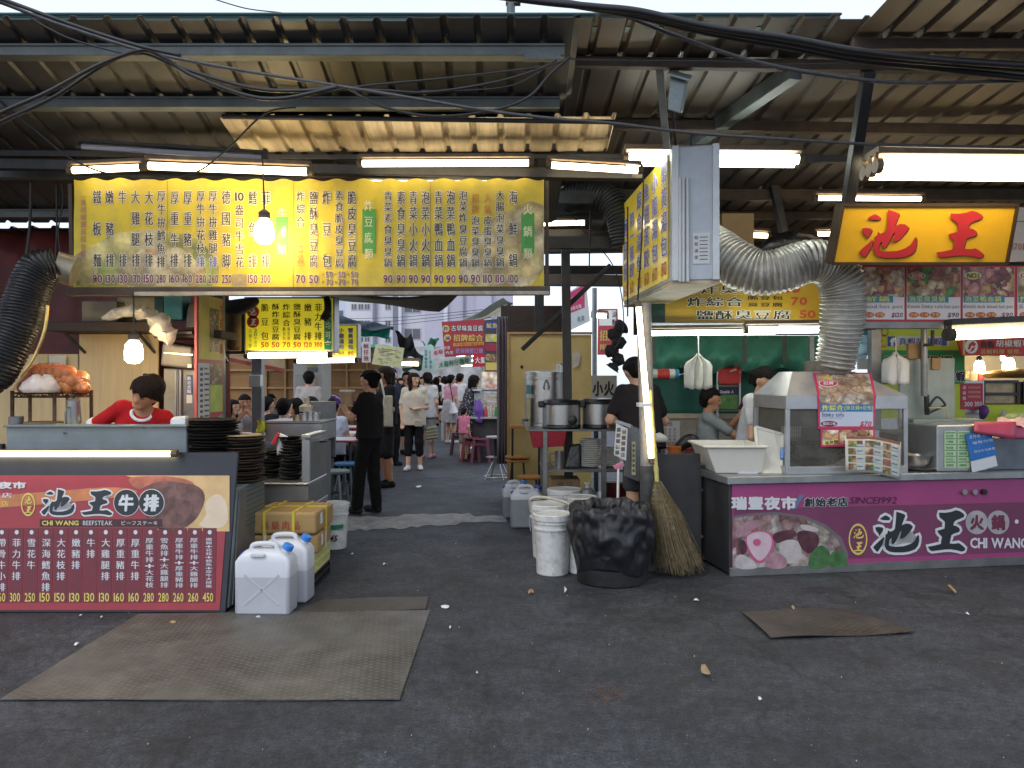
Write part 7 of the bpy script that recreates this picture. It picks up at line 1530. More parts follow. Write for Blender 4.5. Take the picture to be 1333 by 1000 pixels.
def fb(th,r,z):
 cr_=.006*math.sin(9*th+3*math.sin(z*9))+.012*math.sin(5*th+z*11)+.005*math.sin(17*th+z*9)+.024*_nz.noise(V((2.2*math.cos(th),2.2*math.sin(th),z*7)))+.010*_nz.noise(V((6*math.cos(th),6*math.sin(th),z*16)))-.011*(1-min(1,6*abs(_nz.noise(V((2.5*math.cos(th)+5,2.5*math.sin(th),z*5))))))-.008*(1-min(1,5*abs(_nz.noise(V((4.5*math.cos(th),4.5*math.sin(th)+3,z*9+2))))))
 k_=min(1,max(0,(z-.1)/.2));sag=.05*math.sin(th*3+1)*max(0,1-abs(z-.14)/.12)
 return r+cr_*k_*(1 if r>.2 else.6),z+sag+(.006*math.sin(7*th)+.006*math.sin(12*th+2))*(1 if z>.5 else.6)
prof=[(.27,.10),(.285,.15),(.305,.22),(.32,.3),(.328,.38),(.33,.46),(.328,.52),(.322,.56),(.306,.585),(.296,.597),(.284,.592),(.274,.57),(.262,.54),(.25,.46),(.235,.4),(.1,.36),(0,.35)]
prof=[tuple(float(np.interp(k,range(len(prof)),[p[j]for p in prof]))for j in(0,1))for k in np.linspace(0,len(prof)-1,61)]
MB().lathe(c,prof,BAGK,n=170,fn=fb).build('bag',bn,smooth=4)
br=thing('broom','big twig broom with bamboo handle leaning on the dark post','broom',G(884,752));BAM=mat('bamboo',(.5,.42,.13),.45,var=.2,scale=20,stretch=(1,1,3))
top,nk_,ft=P(846,508,6.35),P(856,636,6.25),P(886,752,6.14)
mb=MB();N=26;mb.tube([nk_.lerp(top,i/N)for i in range(N+1)],[.018+(.003 if i%5==0 else 0)for i in range(N+1)],BAM,n=10);mb.build('handle',br,smooth=.8)
TW=mat('twig',(.15,.115,.06),.8,var=.5,scale=30);mb=MB();rn=random.Random(2)
for i in range(520):
 a_=rn.uniform(0,6.28);q=math.sqrt(rn.random());s0=nk_+V((math.cos(a_)*.03*q,math.sin(a_)*.03*q,rn.uniform(-.05,.06)))
 e0=ft+V((math.cos(a_)*.20*q+rn.uniform(-.02,.02),math.sin(a_)*.1*q+.03,rn.uniform(-.01,.09)+.05*(q)))
 e0.z=max(.012,e0.z-(.02 if q<.5 else 0));m1=s0.lerp(e0,.4)+V((math.cos(a_)*.035*q,math.sin(a_)*.02,-.0));m2=s0.lerp(e0,.75)+V((rn.uniform(-.012,.012),rn.uniform(-.012,.012),0))
 mb.tube([s0,m1,m2,e0],[.0035,.003,.0025,.0012],TW,n=3,caps=False)
mb.build('bristles',br)
mb=MB()
for k_ in range(4):p=nk_.lerp(ft,.02+.05*k_);mb.tube([p+V((.043*(1+.25*k_)*math.cos(t_*.524),.035*math.sin(t_*.524),.004*math.sin(t_)))for t_ in range(13)],.005,mat('twine',(.3,.25,.15),.8),n=5,caps=False)
mb.build('binding',br)
gp=thing('steel_post','grey painted round post with peeling dark foot beside the broom','post',gx(842,6.42),'steel posts of the market')
a,b=P(843,0,6.42),P(838,395,6.42);PGR=mat('peeling_grey_paint',(.3,.29,.27),.5,.1,var=.2,scale=9,grime=.4);za=P(0,606,6.42).z
MB().tube([V((a.x,a.y,za)),b],S(9.5,6.42),PGR,n=20).build('shaft',gp,smooth=.6);MB().tube([V((a.x+.004,a.y,0)),V((a.x,a.y,za))],S(10,6.42),mat('black_peeling_paint',(.05,.05,.05),.6,var=.5,scale=14,grime=.5,gcol=(.2,.2,.2)),n=20).build('foot',gp,smooth=.6)
mb=MB();mb.box(P(838,527,6.3),(.1,.12,.03),PLW);mb.build('clip',gp)
a,b=P(856,741,6.55),P(912,591,6.55);o=MB().span((a.x,6.55,.0),(b.x,6.6,b.z),mat('scuffed_black_board',(.022,.022,.024),.5,var=.4,scale=7,grime=.4,gcol=(.07,.06,.05))).build('black_board',bevel=.006);tag(o,'scuffed black board standing upright behind the broom','board')
lt=thing('side_table','small steel table frame with trays at the counter left end','table',gx(918,6.8));za=P(0,602,6.75).z
X0,X1=P(909,0,6.75).x,P(932,0,6.75).x
for xx in(X0,X1):
 for yy in(6.72,7.2):MB().box((xx,yy,za/2),(.03,.03,za),RKM).build('leg',lt,bevel=.003)
for z_,m_ in((za,SST),(za-.06,SSTD),(.62,mat('blue_grey_tray',(.12,.16,.2),.4,.2)),(.22,RKM)):MB().span((X0-.02,6.7,z_-.02),(X1+.02,7.22,z_),m_).build('tray',lt,bevel=.004)
mh=thing('menu_holder','grey metal bin with paper menus hooked on the rack beside the post','holder',P(822,620,7.2))
MB().hexa([P(812,620,7.15),P(833,628,7.15),P(835,628,7.4),P(814,620,7.4),P(815,552,7.15),P(834,560,7.15),P(836,558,7.4),P(817,550,7.4)],SSTD).build('bin',mh,bevel=.006)
mb=MB();mb.bar(P(801,548,7.12),P(821,555,7.12),.03,.03,ALU);mb.build('clamp',mh)
pl=Plane(P(808,580,7.05),(-.25,-1,0));mb=MB();mb.add([pl.at(x,y,l)for l in(-.004,0)for x,y in((799,592),(815,600),(817,558),(802,551))],[(0,1,2,3),(4,5,6,7)],PAPER)
for r_ in range(5):
 for c_ in range(2):x_,y_=803+7*c_-r_*.5,557+r_*7.4+3*c_;mb.rect(pl,x_,y_,x_+5,y_+5.2,FP[0]if(r_+c_)%2 else GRYI,.002)
mb.build('menu_sheet',mh)
mb=MB();pl2=Plane(P(826,590,7.13),(0,-1,0));mb.rect(pl2,822,575,827,618,mat('yellow_sticker',(.55,.5,.25),.5),.012)
for k_ in range(6):mb.rect(pl2,823,578+k_*6.5,826,582+k_*6.5,GRYI,.014)
mb.build('sticker',mh)
dp_=thing('dustpan','pink handled dustpan stick standing behind the black rubbish bag','dustpan',P(805,664,6.9));MB().tube([P(805,608,6.9),P(804,668,6.9)],.012,PLW,n=8).build('stick',dp_,smooth=.8);MB().bar(P(799,609,6.9),P(812,604,6.9),.03,.04,mat('pink_plastic',(.6,.2,.3),.4)).build('grip',dp_,bevel=.006)
MB().hexa([V((P(795,0,6.9).x,6.85,0.0)),V((P(822,0,6.9).x,6.85,0)),V((P(822,0,6.9).x,7.1,0)),V((P(795,0,6.9).x,7.1,0)),P(800,655,6.88),P(816,655,6.88),P(816,655,7.05),P(800,655,7.05)],mat('dark_pan',(.05,.05,.05),.4)).build('pan',dp_)
person('man in dark tee bent over the rack, seen from behind the lit post',(P(836,0,7.45).x,7.45,0),rz=196,height=1.78,lean=14,shirt=cloth('charcoal_tee',42,36,38),sleeve=.7,hem=-.1,pants=cloth('grey_short',70,70,72),leg=.45,shoes=cloth('grey_clog',70,66,70),hair=(HAIR,'short'),skin=SKIN,look=(0,18,0),face=True,wide=1.15,h=.012,pose=dict(eR=(.28,-.08,1.12),wR=(.16,-.34,1.05),eL=(-.27,-.1,1.1),wL=(-.15,-.34,1.05)),loose=.012)
o=MB().tube(spline([P(812,424,8.5),P(800,434,8.45),P(806,444,8.4),P(796,456,8.4),P(804,468,8.4),P(797,480,8.4)],6),[.065+.02*math.sin(i*1.1)+.012*math.sin(i*2.3)for i in range(31)],mat('black_cloth',0),n=12).build('cloth_bundle',smooth=4);tag(o,'bundle of dark cloths hanging from a hook above the stooping man','cloths')
t=thing('white_sign','grey board with black brush marks behind the cookers','sign',P(788,505,9.6));a,b=P(770,520,9.6),P(803,489,9.6);MB().span((a.x,9.6,a.z),(b.x,9.63,b.z),mat('pale_board',(.38,.36,.3),.6,var=.1)).build('board',t);pl=Plane((0,9.6,0),(0,-1,0));mb=MB();mb.row(pl,'小火',771,800,506,20,INK_K,off=.05);mb.build('lettering',t)
# --------- hotpot counter
g0,g1=G(950,751),G(1333,735.5);du=(g1-g0).normalized();dn=V((du.y,-du.x,0));zc=.79;Lc=3.6
hc=thing('food_counter','hotpot stall counter with magenta printed front and steel top','counter',(g0+du*1.2-dn*.4).xyz,'stall counters')
def HC(a,b,z):return g0+du*a-dn*b+V((0,0,z))
MB().hexa([HC(0,.01,.02),HC(Lc,.01,.02),HC(Lc,.85,.02),HC(0,.85,.02),HC(0,.01,zc-.06),HC(Lc,.01,zc-.06),HC(Lc,.85,zc-.06),HC(0,.85,zc-.06)],mat('dark_cabinet',(.045,.047,.05),.45,.3,var=.3,grime=.4)).build('cabinet',hc,bevel=.005)
MB().hexa([HC(-.03,-.03,zc-.06),HC(Lc,-.03,zc-.06),HC(Lc,.88,zc-.06),HC(-.03,.88,zc-.06),HC(-.03,-.03,zc),HC(Lc,-.03,zc),HC(Lc,.88,zc),HC(-.03,.88,zc)],mat('counter_steel',(.32,.34,.35),.35,.7,var=.15,grime=.4,gcol=(.08,.08,.08))).build('worktop',hc,bevel=.006)
MB().hexa([HC(0,-.006,.0),HC(Lc,-.006,.0),HC(Lc,.02,.0),HC(0,.02,.0),HC(0,-.006,.07),HC(Lc,-.006,.07),HC(Lc,.02,.07),HC(0,.02,.07)],SSTD).build('base_rail',hc,bevel=.004)
MGT=mat('magenta_print',(.30,.048,.165),.42,var=.08,scale=2,grime=.25,gcol=(.14,.03,.08));MGD=mat('plum_band',(.15,.035,.09),.42,var=.12,scale=3)
MB().hexa([HC(.02,-.002,.07),HC(Lc,-.002,.07),HC(Lc,.008,.07),HC(.02,.008,.07),HC(.02,-.002,zc-.065),HC(Lc,-.002,zc-.065),HC(Lc,.008,zc-.065),HC(.02,.008,zc-.065)],MGT).build('menu_sheet',hc)
hp=Plane(g0+dn*.003,dn);tx=MB()
tx.poly(hp,[(955,733),(1400,716),(1400,652),(955,663)],MGD,.0006)
pcm=MB();BR_=cells_mat('broth_print',[(.3,.24,.25),(.42,.38,.38),(.2,.1,.11),(.36,.33,.3),(.3,.2,.2)],14)
pot=[(953.5,741),(953.5,672),(975,668.5),(1010,666.5),(1045,671),(1075,683),(1095,700),(1104,720),(1104,737)]
pcm.poly(hp,pot,BR_,.0025)
rim=[(953.5,672),(975,668.5),(1010,666.5),(1045,671),(1075,683),(1095,700),(1104,720),(1104,737)];r2=[(953.5,675),(975,671.5),(1010,669.5),(1043,674),(1071,686),(1090,702),(1098.5,721),(1098.5,737)]
for i in range(7):pcm.poly(hp,[rim[i],rim[i+1],r2[i+1],r2[i]][::-1],mat('steel_rim_print',(.14,.12,.13),.4),.0035)
SLI=mat('radish_print',(.55,.42,.47),.4,var=.1,scale=9);PKR=mat('pink_rim_print',(.5,.09,.22),.4)
pcm.blob(hp,[(969,698),(980,691),(993,690),(1004,694),(1008,705),(1005,718),(997,729),(988,735),(978,727),(971,712)][::-1],PKR,.0035);pcm.blob(hp,[(971,698),(981,693),(993,692),(1002,696),(1005,705),(1002,717),(995,727),(988,731),(980,724),(973,711)][::-1],SLI,.0042);pcm.oval(hp,985,706,5.5,5,PKR,.005,9)
LIV=mat('liver_print',(.085,.03,.04),.35,var=.5,scale=16);TOF=mat('tofu_print',(.44,.4,.4),.45,var=.2,scale=12);LEF=mat('leaf_print',(.05,.14,.045),.4,var=.45,scale=14);MEA=mat('pork_print',(.35,.2,.24),.4,var=.35,scale=12)
for pts,m_,l_ in(([(1003,696),(1020,690),(1035,690),(1038,698),(1022,703),(1010,709)],LIV,.0038),([(1036,692),(1052,690),(1066,696),(1066,710),(1054,722),(1044,716),(1038,704)],LIV,.0046),([(1013,712),(1020,703),(1038,702),(1044,716),(1042,730),(1024,735),(1016,727)],TOF,.0044),([(994,727),(1005,718),(1020,722),(1026,734),(1018,741),(998,740)],MEA,.005),([(1050,741),(1054,722),(1066,708),(1078,714),(1082,728),(1076,740)],LEF,.0048),([(1078,739),(1080,720),(1092,714),(1101,724),(1103,738)],LEF,.0052),([(955,741),(958,722),(970,722),(984,733),(986,741)],TOF,.0046),([(955,692),(968,680),(985,676),(990,684),(975,692),(960,702)],MEA,.0036),([(1040,682),(1056,684),(1068,690),(1060,693),(1044,690)],TOF,.0036),([(958,708),(968,700),(974,716),(966,724)],LIV,.0036)):
 ar=sum(pts[i][0]*pts[(i+1)%len(pts)][1]-pts[(i+1)%len(pts)][0]*pts[i][1]for i in range(len(pts)));pcm.blob(hp,pts if ar<0 else pts[::-1],m_,l_)
pcm.build('food_picture',hc)
tx.row(hp,'瑞豐夜市',951,1037,655,17,LT,off=.055,lift=.006);tx.poly(hp,[(1036,663),(1047,644),(1040,644),(1030,663)][::-1],mat('slate_slash',(.12,.14,.28),.5),.004)
tx.both('row',hp,'創始老店',1046,1104,654,12,m=INKN,halo=LT,off=.045,grow=.05,lift=.006,dy=-1);tx.row(hp,'SINCE1992',1106,1168,651,9,mat('dark_plum_ink',(.05,.012,.03),.5),off=.0,lift=.005,skew=.22)
tx.oval(hp,1116.5,702,12.2,20.5,YT,.004,30,.86);tx.brush(hp,'pond',1110.5,688,1124,701,YT,.004);tx.brush(hp,'king',1111,705,1123,718,YT,.004)
for w_,x0,x1,y0,y1 in(('pond',1136,1196,666,719),('king',1207,1256,664,718)):tx.brush(hp,w_,x0,y0,x1,y1,LT,.0035,3.4);tx.brush(hp,w_,x0,y0,x1,y1,INKN,.006)
for cx_,ch in((1271,'火'),(1299,'鍋')):tx.oval(hp,cx_,680,14.5,15.5,mat('grey_disc',(.36,.35,.37),.5),.004,32);tx.char(hp,ch,cx_,680,18,20,mat('maroon_char',(.14,.02,.05),.5),.05,.006)
tx.oval(hp,1323,679,2.6,2.8,LT,.004,14);tx.row(hp,'CHI WANG',1262,1338,706.5,13,LT,off=.03,lift=.005);tx.row(hp,'臭豆腐',1338,1400,680,22,INKN,off=.05,lift=.005)
tx.build('lettering',hc)
mb=MB()
for x_ in(1253,1266.5,1279):mb.tube([hp.at(x_,640,-.01),hp.at(x_,640,.03)],S(3.6,6.5),SST if x_<1275 else CK,n=14)
mb.build('knob',hc,smooth=.6)
tw=thing('plastic_tub','white rectangular plastic tub of ice on the left end of the hotpot counter','tub',P(960,621,6.45));TUBW=mat('milk_white_plastic',(.68,.66,.58),.4,var=.05,grime=.12,gcol=(.4,.36,.3))
X0,X1=P(931,0,6.4).x,P(991,0,6.4).x;e_=P(920,0,6.3).x;f_=P(999,0,6.3).x;zt=P(0,582,6.3).z;ya,yb_=6.38,6.85
ob=[V((X0,ya,zc+.002)),V((X1,ya,zc+.002)),V((X1,yb_,zc+.002)),V((X0,yb_,zc+.002))];ot=[V((e_,ya-.06,zt)),V((f_,ya-.06,zt)),V((f_,yb_+.05,zt)),V((e_,yb_+.05,zt))]
inn=[p.lerp(V(((e_+f_)/2,6.6,zt)),.05)for p in ot];ib=[p.lerp(V(((e_+f_)/2,6.6,zc)),.08)+V((0,0,.06))for p in ob]
MB().add(ob+ot+inn+ib,[(3,2,1,0)]+[(i,(i+1)%4,4+(i+1)%4,4+i)for i in range(4)]+[(4+i,4+(i+1)%4,8+(i+1)%4,8+i)for i in range(4)]+[(8+i,8+(i+1)%4,12+(i+1)%4,12+i)for i in range(4)]+[(12,13,14,15)],TUBW).build('tub',tw,bevel=.012,segs=2)
mb=MB();q_=[p+(p-V(((e_+f_)/2,6.6,zt)))*.02 for p in ot];
for i in range(4):mb.bar(q_[i],q_[(i+1)%4],.03,.02,TUBW)
mb.build('rim',tw,bevel=.006)
fl=Plane(ob[0]+V((0,-.004,0)),(0,-1,.25));mb=MB();FA=mat('faint_writing',(.45,.44,.42),.6)
mb.row(fl,'限 用 貨 牌',934,955,591,4,FA,lift=.004);mb.row(fl,'裝冰',936,955,602,10,FA,lift=.004);mb.poly(fl,[(960,617),(986,617),(988,606),(976,600),(964,604)],mat('violet_shade_contents',(.50,.48,.56),.4,var=.15,scale=20),.003);mb.build('writing',tw)
lid=thing('tub_lid','white tub lid with blue latch leaning on the glass case','lid',P(1000,620,6.4));A0,A1,A2,A3=P(990,616,6.42),P(1016,622,6.38),P(1019,566,6.62),P(983,556,6.62)
MB().hexa([A0,A1,A1+V((.01,.03,0)),A0+V((.01,.03,0)),A3,A2,A2+V((.01,.03,0)),A3+V((.01,.03,0))],TUBW).build('panel',lid,bevel=.012,segs=2);mb=MB()
for a_,b_ in((A0,A1),(A1,A2),(A2,A3),(A3,A0)):mb.bar(a_,b_,.03,.03,TUBW)
mb.build('rim',lid,bevel=.008);MB().bar(P(1019,583,6.5),P(1018,598,6.46),.03,.04,BLUEC).build('latch',lid,bevel=.006)
gcx=thing('frying_case','steel and glass frying case with sloped hood, posters stuck on it','glass case',P(1100,620,6.6));CSM=mat('case_steel',(.42,.43,.45),.35,.6,var=.12,grime=.3,gcol=(.12,.11,.1));HOOD=mat('hood_steel',(.55,.54,.54),.32,.6,var=.12,grime=.25,gcol=(.2,.17,.13))
c0_,c1_=P(1025,0,6.35),P(1178,0,6.42);c0_.z=c1_.z=0;cu=(c1_-c0_).normalized();cn=V((cu.y,-cu.x,0));W_=(c1_-c0_).length;Dp=.68
def CC(a,b,z):return c0_+cu*a-cn*b+V((0,0,z))
zb1,zb2,za_=P(0,533,6.35).z,P(0,515,6.35).z,P(0,484,6.7).z
fr=MB()
for a_,b_ in((0,0),(W_,0),(W_,Dp),(0,Dp)):fr.box(CC(a_,b_,(zc+zb1)/2),(.035,.035,zb1-zc),CSM)
for(a0,b0),(a1,b1)in(((0,0),(W_,0)),((W_,0),(W_,Dp)),((W_,Dp),(0,Dp)),((0,Dp),(0,0))):fr.bar(CC(a0,b0,zc+.03),CC(a1,b1,zc+.03),.05,.06,CSM)
fr.build('frame',gcx,bevel=.003)
o_=.015;MB().hexa([CC(-o_,-o_,zb1),CC(W_+o_,-o_,zb1),CC(W_+o_,Dp+o_,zb1),CC(-o_,Dp+o_,zb1),CC(-o_,-o_,zb2),CC(W_+o_,-o_,zb2),CC(W_+o_,Dp+o_,zb2),CC(-o_,Dp+o_,zb2)],CSM).build('band',gcx,bevel=.004)
t0,t1=.16,W_-.28
MB().hexa([CC(-.01,-.01,zb2),CC(W_+.01,-.01,zb2),CC(W_+.01,Dp+.01,zb2),CC(-.01,Dp+.01,zb2),CC(t0,.27,za_),CC(t1,.27,za_),CC(t1,.55,za_),CC(t0,.55,za_)],HOOD).build('hood',gcx,bevel=.003)
MB().tube([CC(.53,.4,za_-.02),CC(.53,.4,za_+.09)],.19,mat('scorched_collar',(.14,.12,.1),.45,.5,var=.5,scale=9),n=26).build('collar',gcx,smooth=.6)
GL=film_mat('greasy_glass2',(.5,.48,.42),.16,.1)
for nm,(a0,b0),(a1,b1)in(('front',(.02,.0),(W_-.02,.0)),('side',(0,.02),(0,Dp-.02)),('other',(W_,.02),(W_,Dp-.02))):MB().add([CC(a0,b0,zc+.06),CC(a1,b1,zc+.06),CC(a1,b1,zb1),CC(a0,b0,zb1)],[(0,1,2,3)],GL).build('glass_pane',gcx)
MB().add([CC(.02,Dp-.02,zc+.06),CC(W_-.02,Dp-.02,zc+.06),CC(W_-.02,Dp-.02,zb1),CC(.02,Dp-.02,zb1)],[(0,1,2,3)],mat('oily_steel',(.11,.10,.085),.35,.5,var=.4,scale=5,grime=.5)).build('back_panel',gcx)
wk=thing('wok','large dark frying wok inside the glass case','wok',CC(.35,.34,zc));MB().lathe(CC(.36,.34,zc+.03),[(.1,0),(.2,.03),(.29,.1),(.325,.19),(.335,.19),(.3,.1),(.28,.13),(0,.13)],mat('black_wok',(.015,.013,.012),.25,.5,var=.3),n=36).build('pan',wk,smooth=.7)
sv=thing('strainer','wire strainer basket hanging over the wok','strainer',CC(.2,.2,zc+.3));mb=MB();
for k_ in range(9):mb.tube([CC(.06+.02*k_,.25,zc+.28),CC(.06+.02*k_,.25,zc+.37)],.002,SST,n=4);mb.tube([CC(.06,.25,zc+.28+.011*k_),CC(.22,.25,zc+.28+.011*k_)],.002,SST,n=4)
mb.build('basket',sv);MB().tube([CC(.22,.25,zc+.36),CC(.42,.25,zc+.33)],.008,SST,n=6).build('handle',sv)
hn=(CC(0,-.01,zb2)-CC(t0,.27,za_));hpl=Plane(CC(0,-.01,zb2),(cu.cross(CC(0,.27,za_)-CC(0,-.01,zb2))));fpl=Plane(CC(0,-o_-.001,0),cn)
FRAMEP=mat('hot_pink_frame',(.55,.03,.12),.45,var=.06);TOFUP=cells_mat('fried_tofu_photo',[(.5,.36,.24),(.58,.5,.42),(.42,.3,.2),(.5,.46,.4),(.36,.26,.2),(.6,.54,.46)],19);LBLU=mat('label_blue',(.02,.2,.42),.5);LAV=mat('lavender_card',(.5,.55,.66),.5,var=.05)
ps=thing('poster','pink framed stinky tofu poster taped over hood and glass of the case','poster',CC(.4,-.02,1.2),'posters on the glass case')
mb=MB();mb.add([hpl.at(x,y,.003)for x,y in((1064,515.5),(1140,515.5),(1134,485.5),(1058,486))],[(0,1,2,3)],FRAMEP);mb.add([hpl.at(x,y,.0045)for x,y in((1067.5,515.5),(1137,515.5),(1131,487.5),(1062,488))],[(0,1,2,3)],TOFUP)
mb.add([fpl.at(x,y,l)for l in(.001,.006)for x,y in((1065,558),(1137,558),(1140,515),(1064,515))],[(0,1,2,3),(4,5,6,7),(0,1,5,4),(1,2,6,5),(2,3,7,6),(3,0,4,7)],FRAMEP);mb.poly(fpl,[(1067,527),(1136,527),(1137,515),(1066,515)],TOFUP,.0075);mb.poly(fpl,[(1067,536),(1136,536),(1136,526.5),(1067,526.5)],LBLU,.008);mb.poly(fpl,[(1067,555),(1136,555),(1136,536),(1067,536)],LAV,.0075);mb.build('sheet',ps)
mb=MB();mb.row(fpl,'炸綜合',1069,1097,531,8,YLT,off=.04,lift=.011);mb.row(fpl,'(臭豆腐+豆包)',1098,1136,531,5.5,YLT,off=.01,lift=.011);mb.row(fpl,'Stinky tofu',1069,1098,539.5,5.5,INKN2,off=.01,lift=.01);mb.row(fpl,'スティンキートウフ',1069,1095,544.5,2.6,GRYI,lift=.01);mb.row(fpl,'$70',1119,1134,551.5,6.5,mat('crimson_ink',(.45,.02,.08),.5),off=.02,lift=.01,skew=.2)
mb.oval(fpl,1078.5,551.5,11,3.6,INK_P,.009,20);mb.row(fpl,'獨家口味',1070,1087,551.5,4,WHT,lift=.012);mb.oval(hpl,1078,500,12.5,4.6,WHT,.006,22);mb.oval(hpl,1078,500,11.6,4,FRAMEP,.0075,22);mb.row(hpl,'招牌',1071,1085,500,5,WHT,off=.03,lift=.01)
mb.poly(hpl,[(1071,495),(1083,494.5),(1084,489),(1080,492),(1077,488),(1074,492),(1070,489.5)][::-1],YT,.008);mb.build('lettering',ps)
ps=thing('poster','smaller pink framed poster of dishes half covered by the menu sheet','poster',CC(.4,-.02,1.0),'posters on the glass case');mb=MB();mb.add([fpl.at(x,y,l)for l in(.001,.004)for x,y in((1068,582),(1140,580),(1138,558.5),(1068,558.5))],[(0,1,2,3),(4,5,6,7)],FRAMEP)
mb.poly(fpl,[(1070,579),(1091,579),(1091,560),(1070,560)],cells_mat('hotpot_photo_0',[]),.006);mb.poly(fpl,[(1092.5,579),(1136,578),(1136,560),(1092.5,560)],cells_mat('hotpot_photo_2',[]),.006);mb.poly(fpl,[(1072,580),(1090,576),(1090,571),(1072,575)],YLT,.008);mb.row(fpl,'臭臭鍋',1073,1090,577,4.5,INK_K,off=.03,lift=.01,dy=-3);mb.build('sheet',ps)
ms=thing('menu_sheet','curling laminated menu grid of photos in front of the glass case','menu',CC(.75,-.06,zc));rows=[];CRM=mat('cream_laminate',(.6,.57,.47),.35,var=.05);BRD=mat('brown_header',(.3,.12,.05),.45,var=.3,scale=30)
def mspt(i,j):x_=1100+(1173-1100)*i;return P(x_+2*j*(1-2*i)*.5,(568+17*max(0,i-.45)**1.3)+(614-568)*j+3*i*j,6.22+.25*max(0,i-.35)**1.6)
MB().grid([[mspt(i/16,j/4)for i in range(17)]for j in range(5)],CRM,.004,(0,1,0)).build('sheet',ms,smooth=4)
class MS:
 def at(s,u,v,l=0):return mspt(u,v)+V((0,-l,0))
mp_=MS();mb=MB()
def mrect(u0,v0,u1,v1,m_,l):
 n=6;[mb.add([mp_.at(u0+(u1-u0)*k/n,v1,l),mp_.at(u0+(u1-u0)*(k+1)/n,v1,l),mp_.at(u0+(u1-u0)*(k+1)/n,v0,l),mp_.at(u0+(u1-u0)*k/n,v0,l)],[(0,1,2,3)],m_)for k in range(n)]
mrect(.02,.0,.98,.07,BRD,.003)
for c_,(u0,u1)in enumerate(((.05,.34),(.36,.66),(.68,.97))):
 for r_ in range(4):
  v0=.12+r_*.215;mrect(u0,v0,u0+(u1-u0)*(.9 if r_==0 and c_<2 else.48),v0+.17,FP[0]if(r_+c_)%2 else cells_mat('hotpot_photo_1',[]),.003);mrect(u0+(u1-u0)*.52,v0+(.1 if r_==0 and c_<2 else.02),u1,v0+.16,mat('pale_blue_text',(.42,.5,.52),.5,var=.2,scale=60),.0035)
  mrect(u0+(u1-u0)*.56,v0+.06,u1-.03,v0+.085,GRYI,.0045)
mb.build('print',ms)
zsh=P(0,563,6.9).z
sh=thing('steel_shelf','small steel shelf frame behind the bowls','shelf',P(1197,620,6.95));a,b=P(1179,0,6.9).x,P(1218,0,6.9).x
MB().span((a,6.9,zsh-.03),(b,7.4,zsh),SSTD).build('plank',sh,bevel=.004)
for xx in(a+.02,b-.02):MB().span((xx-.015,6.92,zc),(xx+.015,6.95,zsh-.03),SSTD).build('leg',sh)
MB().span((a,7.38,zc),(b,7.4,zsh-.03),mat('hollow_shade_black',(0,0,0))).build('back',sh)  # black sheet paints the shade inside the shelf frame
def bowl(label,x,y,d,r,h_,m):
 o=MB().lathe(V((P(x,0,d).x,d,zc+y)),[(r*.45,0),(r*.8,h_*.35),(r,h_),(r*1.06,h_*1.0),(r*.93,h_*.95),(r*.7,h_*.35),(0,h_*.15)],m,n=28).build('bowl',smooth=.7);return tag(o,label,'bowl','bowls by the glass case')
bowl('white plate edge under the steel bowl by the glass case',1198,.002,6.62,.15,.025,PLW);bowl('shiny steel bowl in front of the small steel shelf',1193,.03,6.6,.12,.1,SST);bowl('second steel bowl partly behind the shiny one',1209,.004,6.8,.12,.11,SSTD)
o=MB().tube([P(1182,592,6.62),P(1206,600,6.5)],[.02,.016],mat('wood_spoon',(.45,.34,.2),.6,var=.2),n=8).build('ladle',smooth=.7);tag(o,'wooden ladle laid across the steel bowls','ladle')
ss_=thing('steel_shield','steel splash shield with menu stuck on, right of the bowls','shield',P(1255,620,6.55));s0,s1=P(1220,0,6.48),P(1292,0,6.55)
su=(s1-s0);su.z=0;su.normalize();zs1=P(0,554,6.48).z;SHM=mat('shield_steel',(.36,.38,.39),.35,.6,var=.1,grime=.25,gcol=(.1,.1,.1));sn=V((su.y,-su.x,0))
def SH(a,b,z):return V((s0.x,s0.y,0))+su*a-sn*b+V((0,0,z))
Ls=S(72,6.5);MB().hexa([SH(0,0,zc+.002),SH(Ls,0,zc+.002),SH(Ls,.4,zc+.002),SH(0,.4,zc+.002),SH(0,0,zs1),SH(Ls,0,zs1),SH(Ls,.4,zs1),SH(0,.4,zs1)],SHM).build('case',ss_,bevel=.008)
MB().hexa([SH(Ls,.05,zc+.002),SH(Ls+.9,.05,zc+.002),SH(Ls+.9,.4,zc+.002),SH(Ls,.4,zc+.002),SH(Ls,.05,P(0,571,6.55).z),SH(Ls+.9,.05,P(0,571,6.55).z),SH(Ls+.9,.4,P(0,571,6.55).z),SH(Ls,.4,P(0,571,6.55).z)],mat('slate_metal',(.13,.15,.18),.45,.3,var=.2,grime=.3)).build('side_case',ss_,bevel=.006)
spl=Plane(SH(0,-.001,0),sn);mb=MB();MINT=mat('mint_paper',(.42,.56,.32),.6,var=.05)
for x0,x1 in((1229,1244.5),(1246,1262)):
 mb.rect(spl,x0,561,x1,609,MINT,.003)
 for k_ in range(6):mb.rect(spl,x0+1,563+k_*7.6,x1-1,564+k_*7.6,INKG,.005);mb.row(spl,('臭豆腐','大腸鍋','鴨血鍋','泡菜鍋','炸豆包','海鮮鍋')[k_],x0+2,x1-4,567.5+k_*7.6,3.6,INKG,lift=.006)
mb.build('menu',ss_)
qb=thing('payment_board','tilted blue acrylic payment board on the shield beside the green menu','board',SH(.5,-.03,zc));cB=mat('acrylic_blue',(.02,.15,.46),.25,var=.08)
mb=MB();mb.add([spl.at(x,y,l)for l in(.02,.026)for x,y in((1261,600),(1294,592),(1287,559),(1254,565))],[(0,1,2,3),(4,5,6,7),(0,1,5,4),(1,2,6,5),(2,3,7,6),(3,0,4,7)],cB);mb.build('panel',qb)
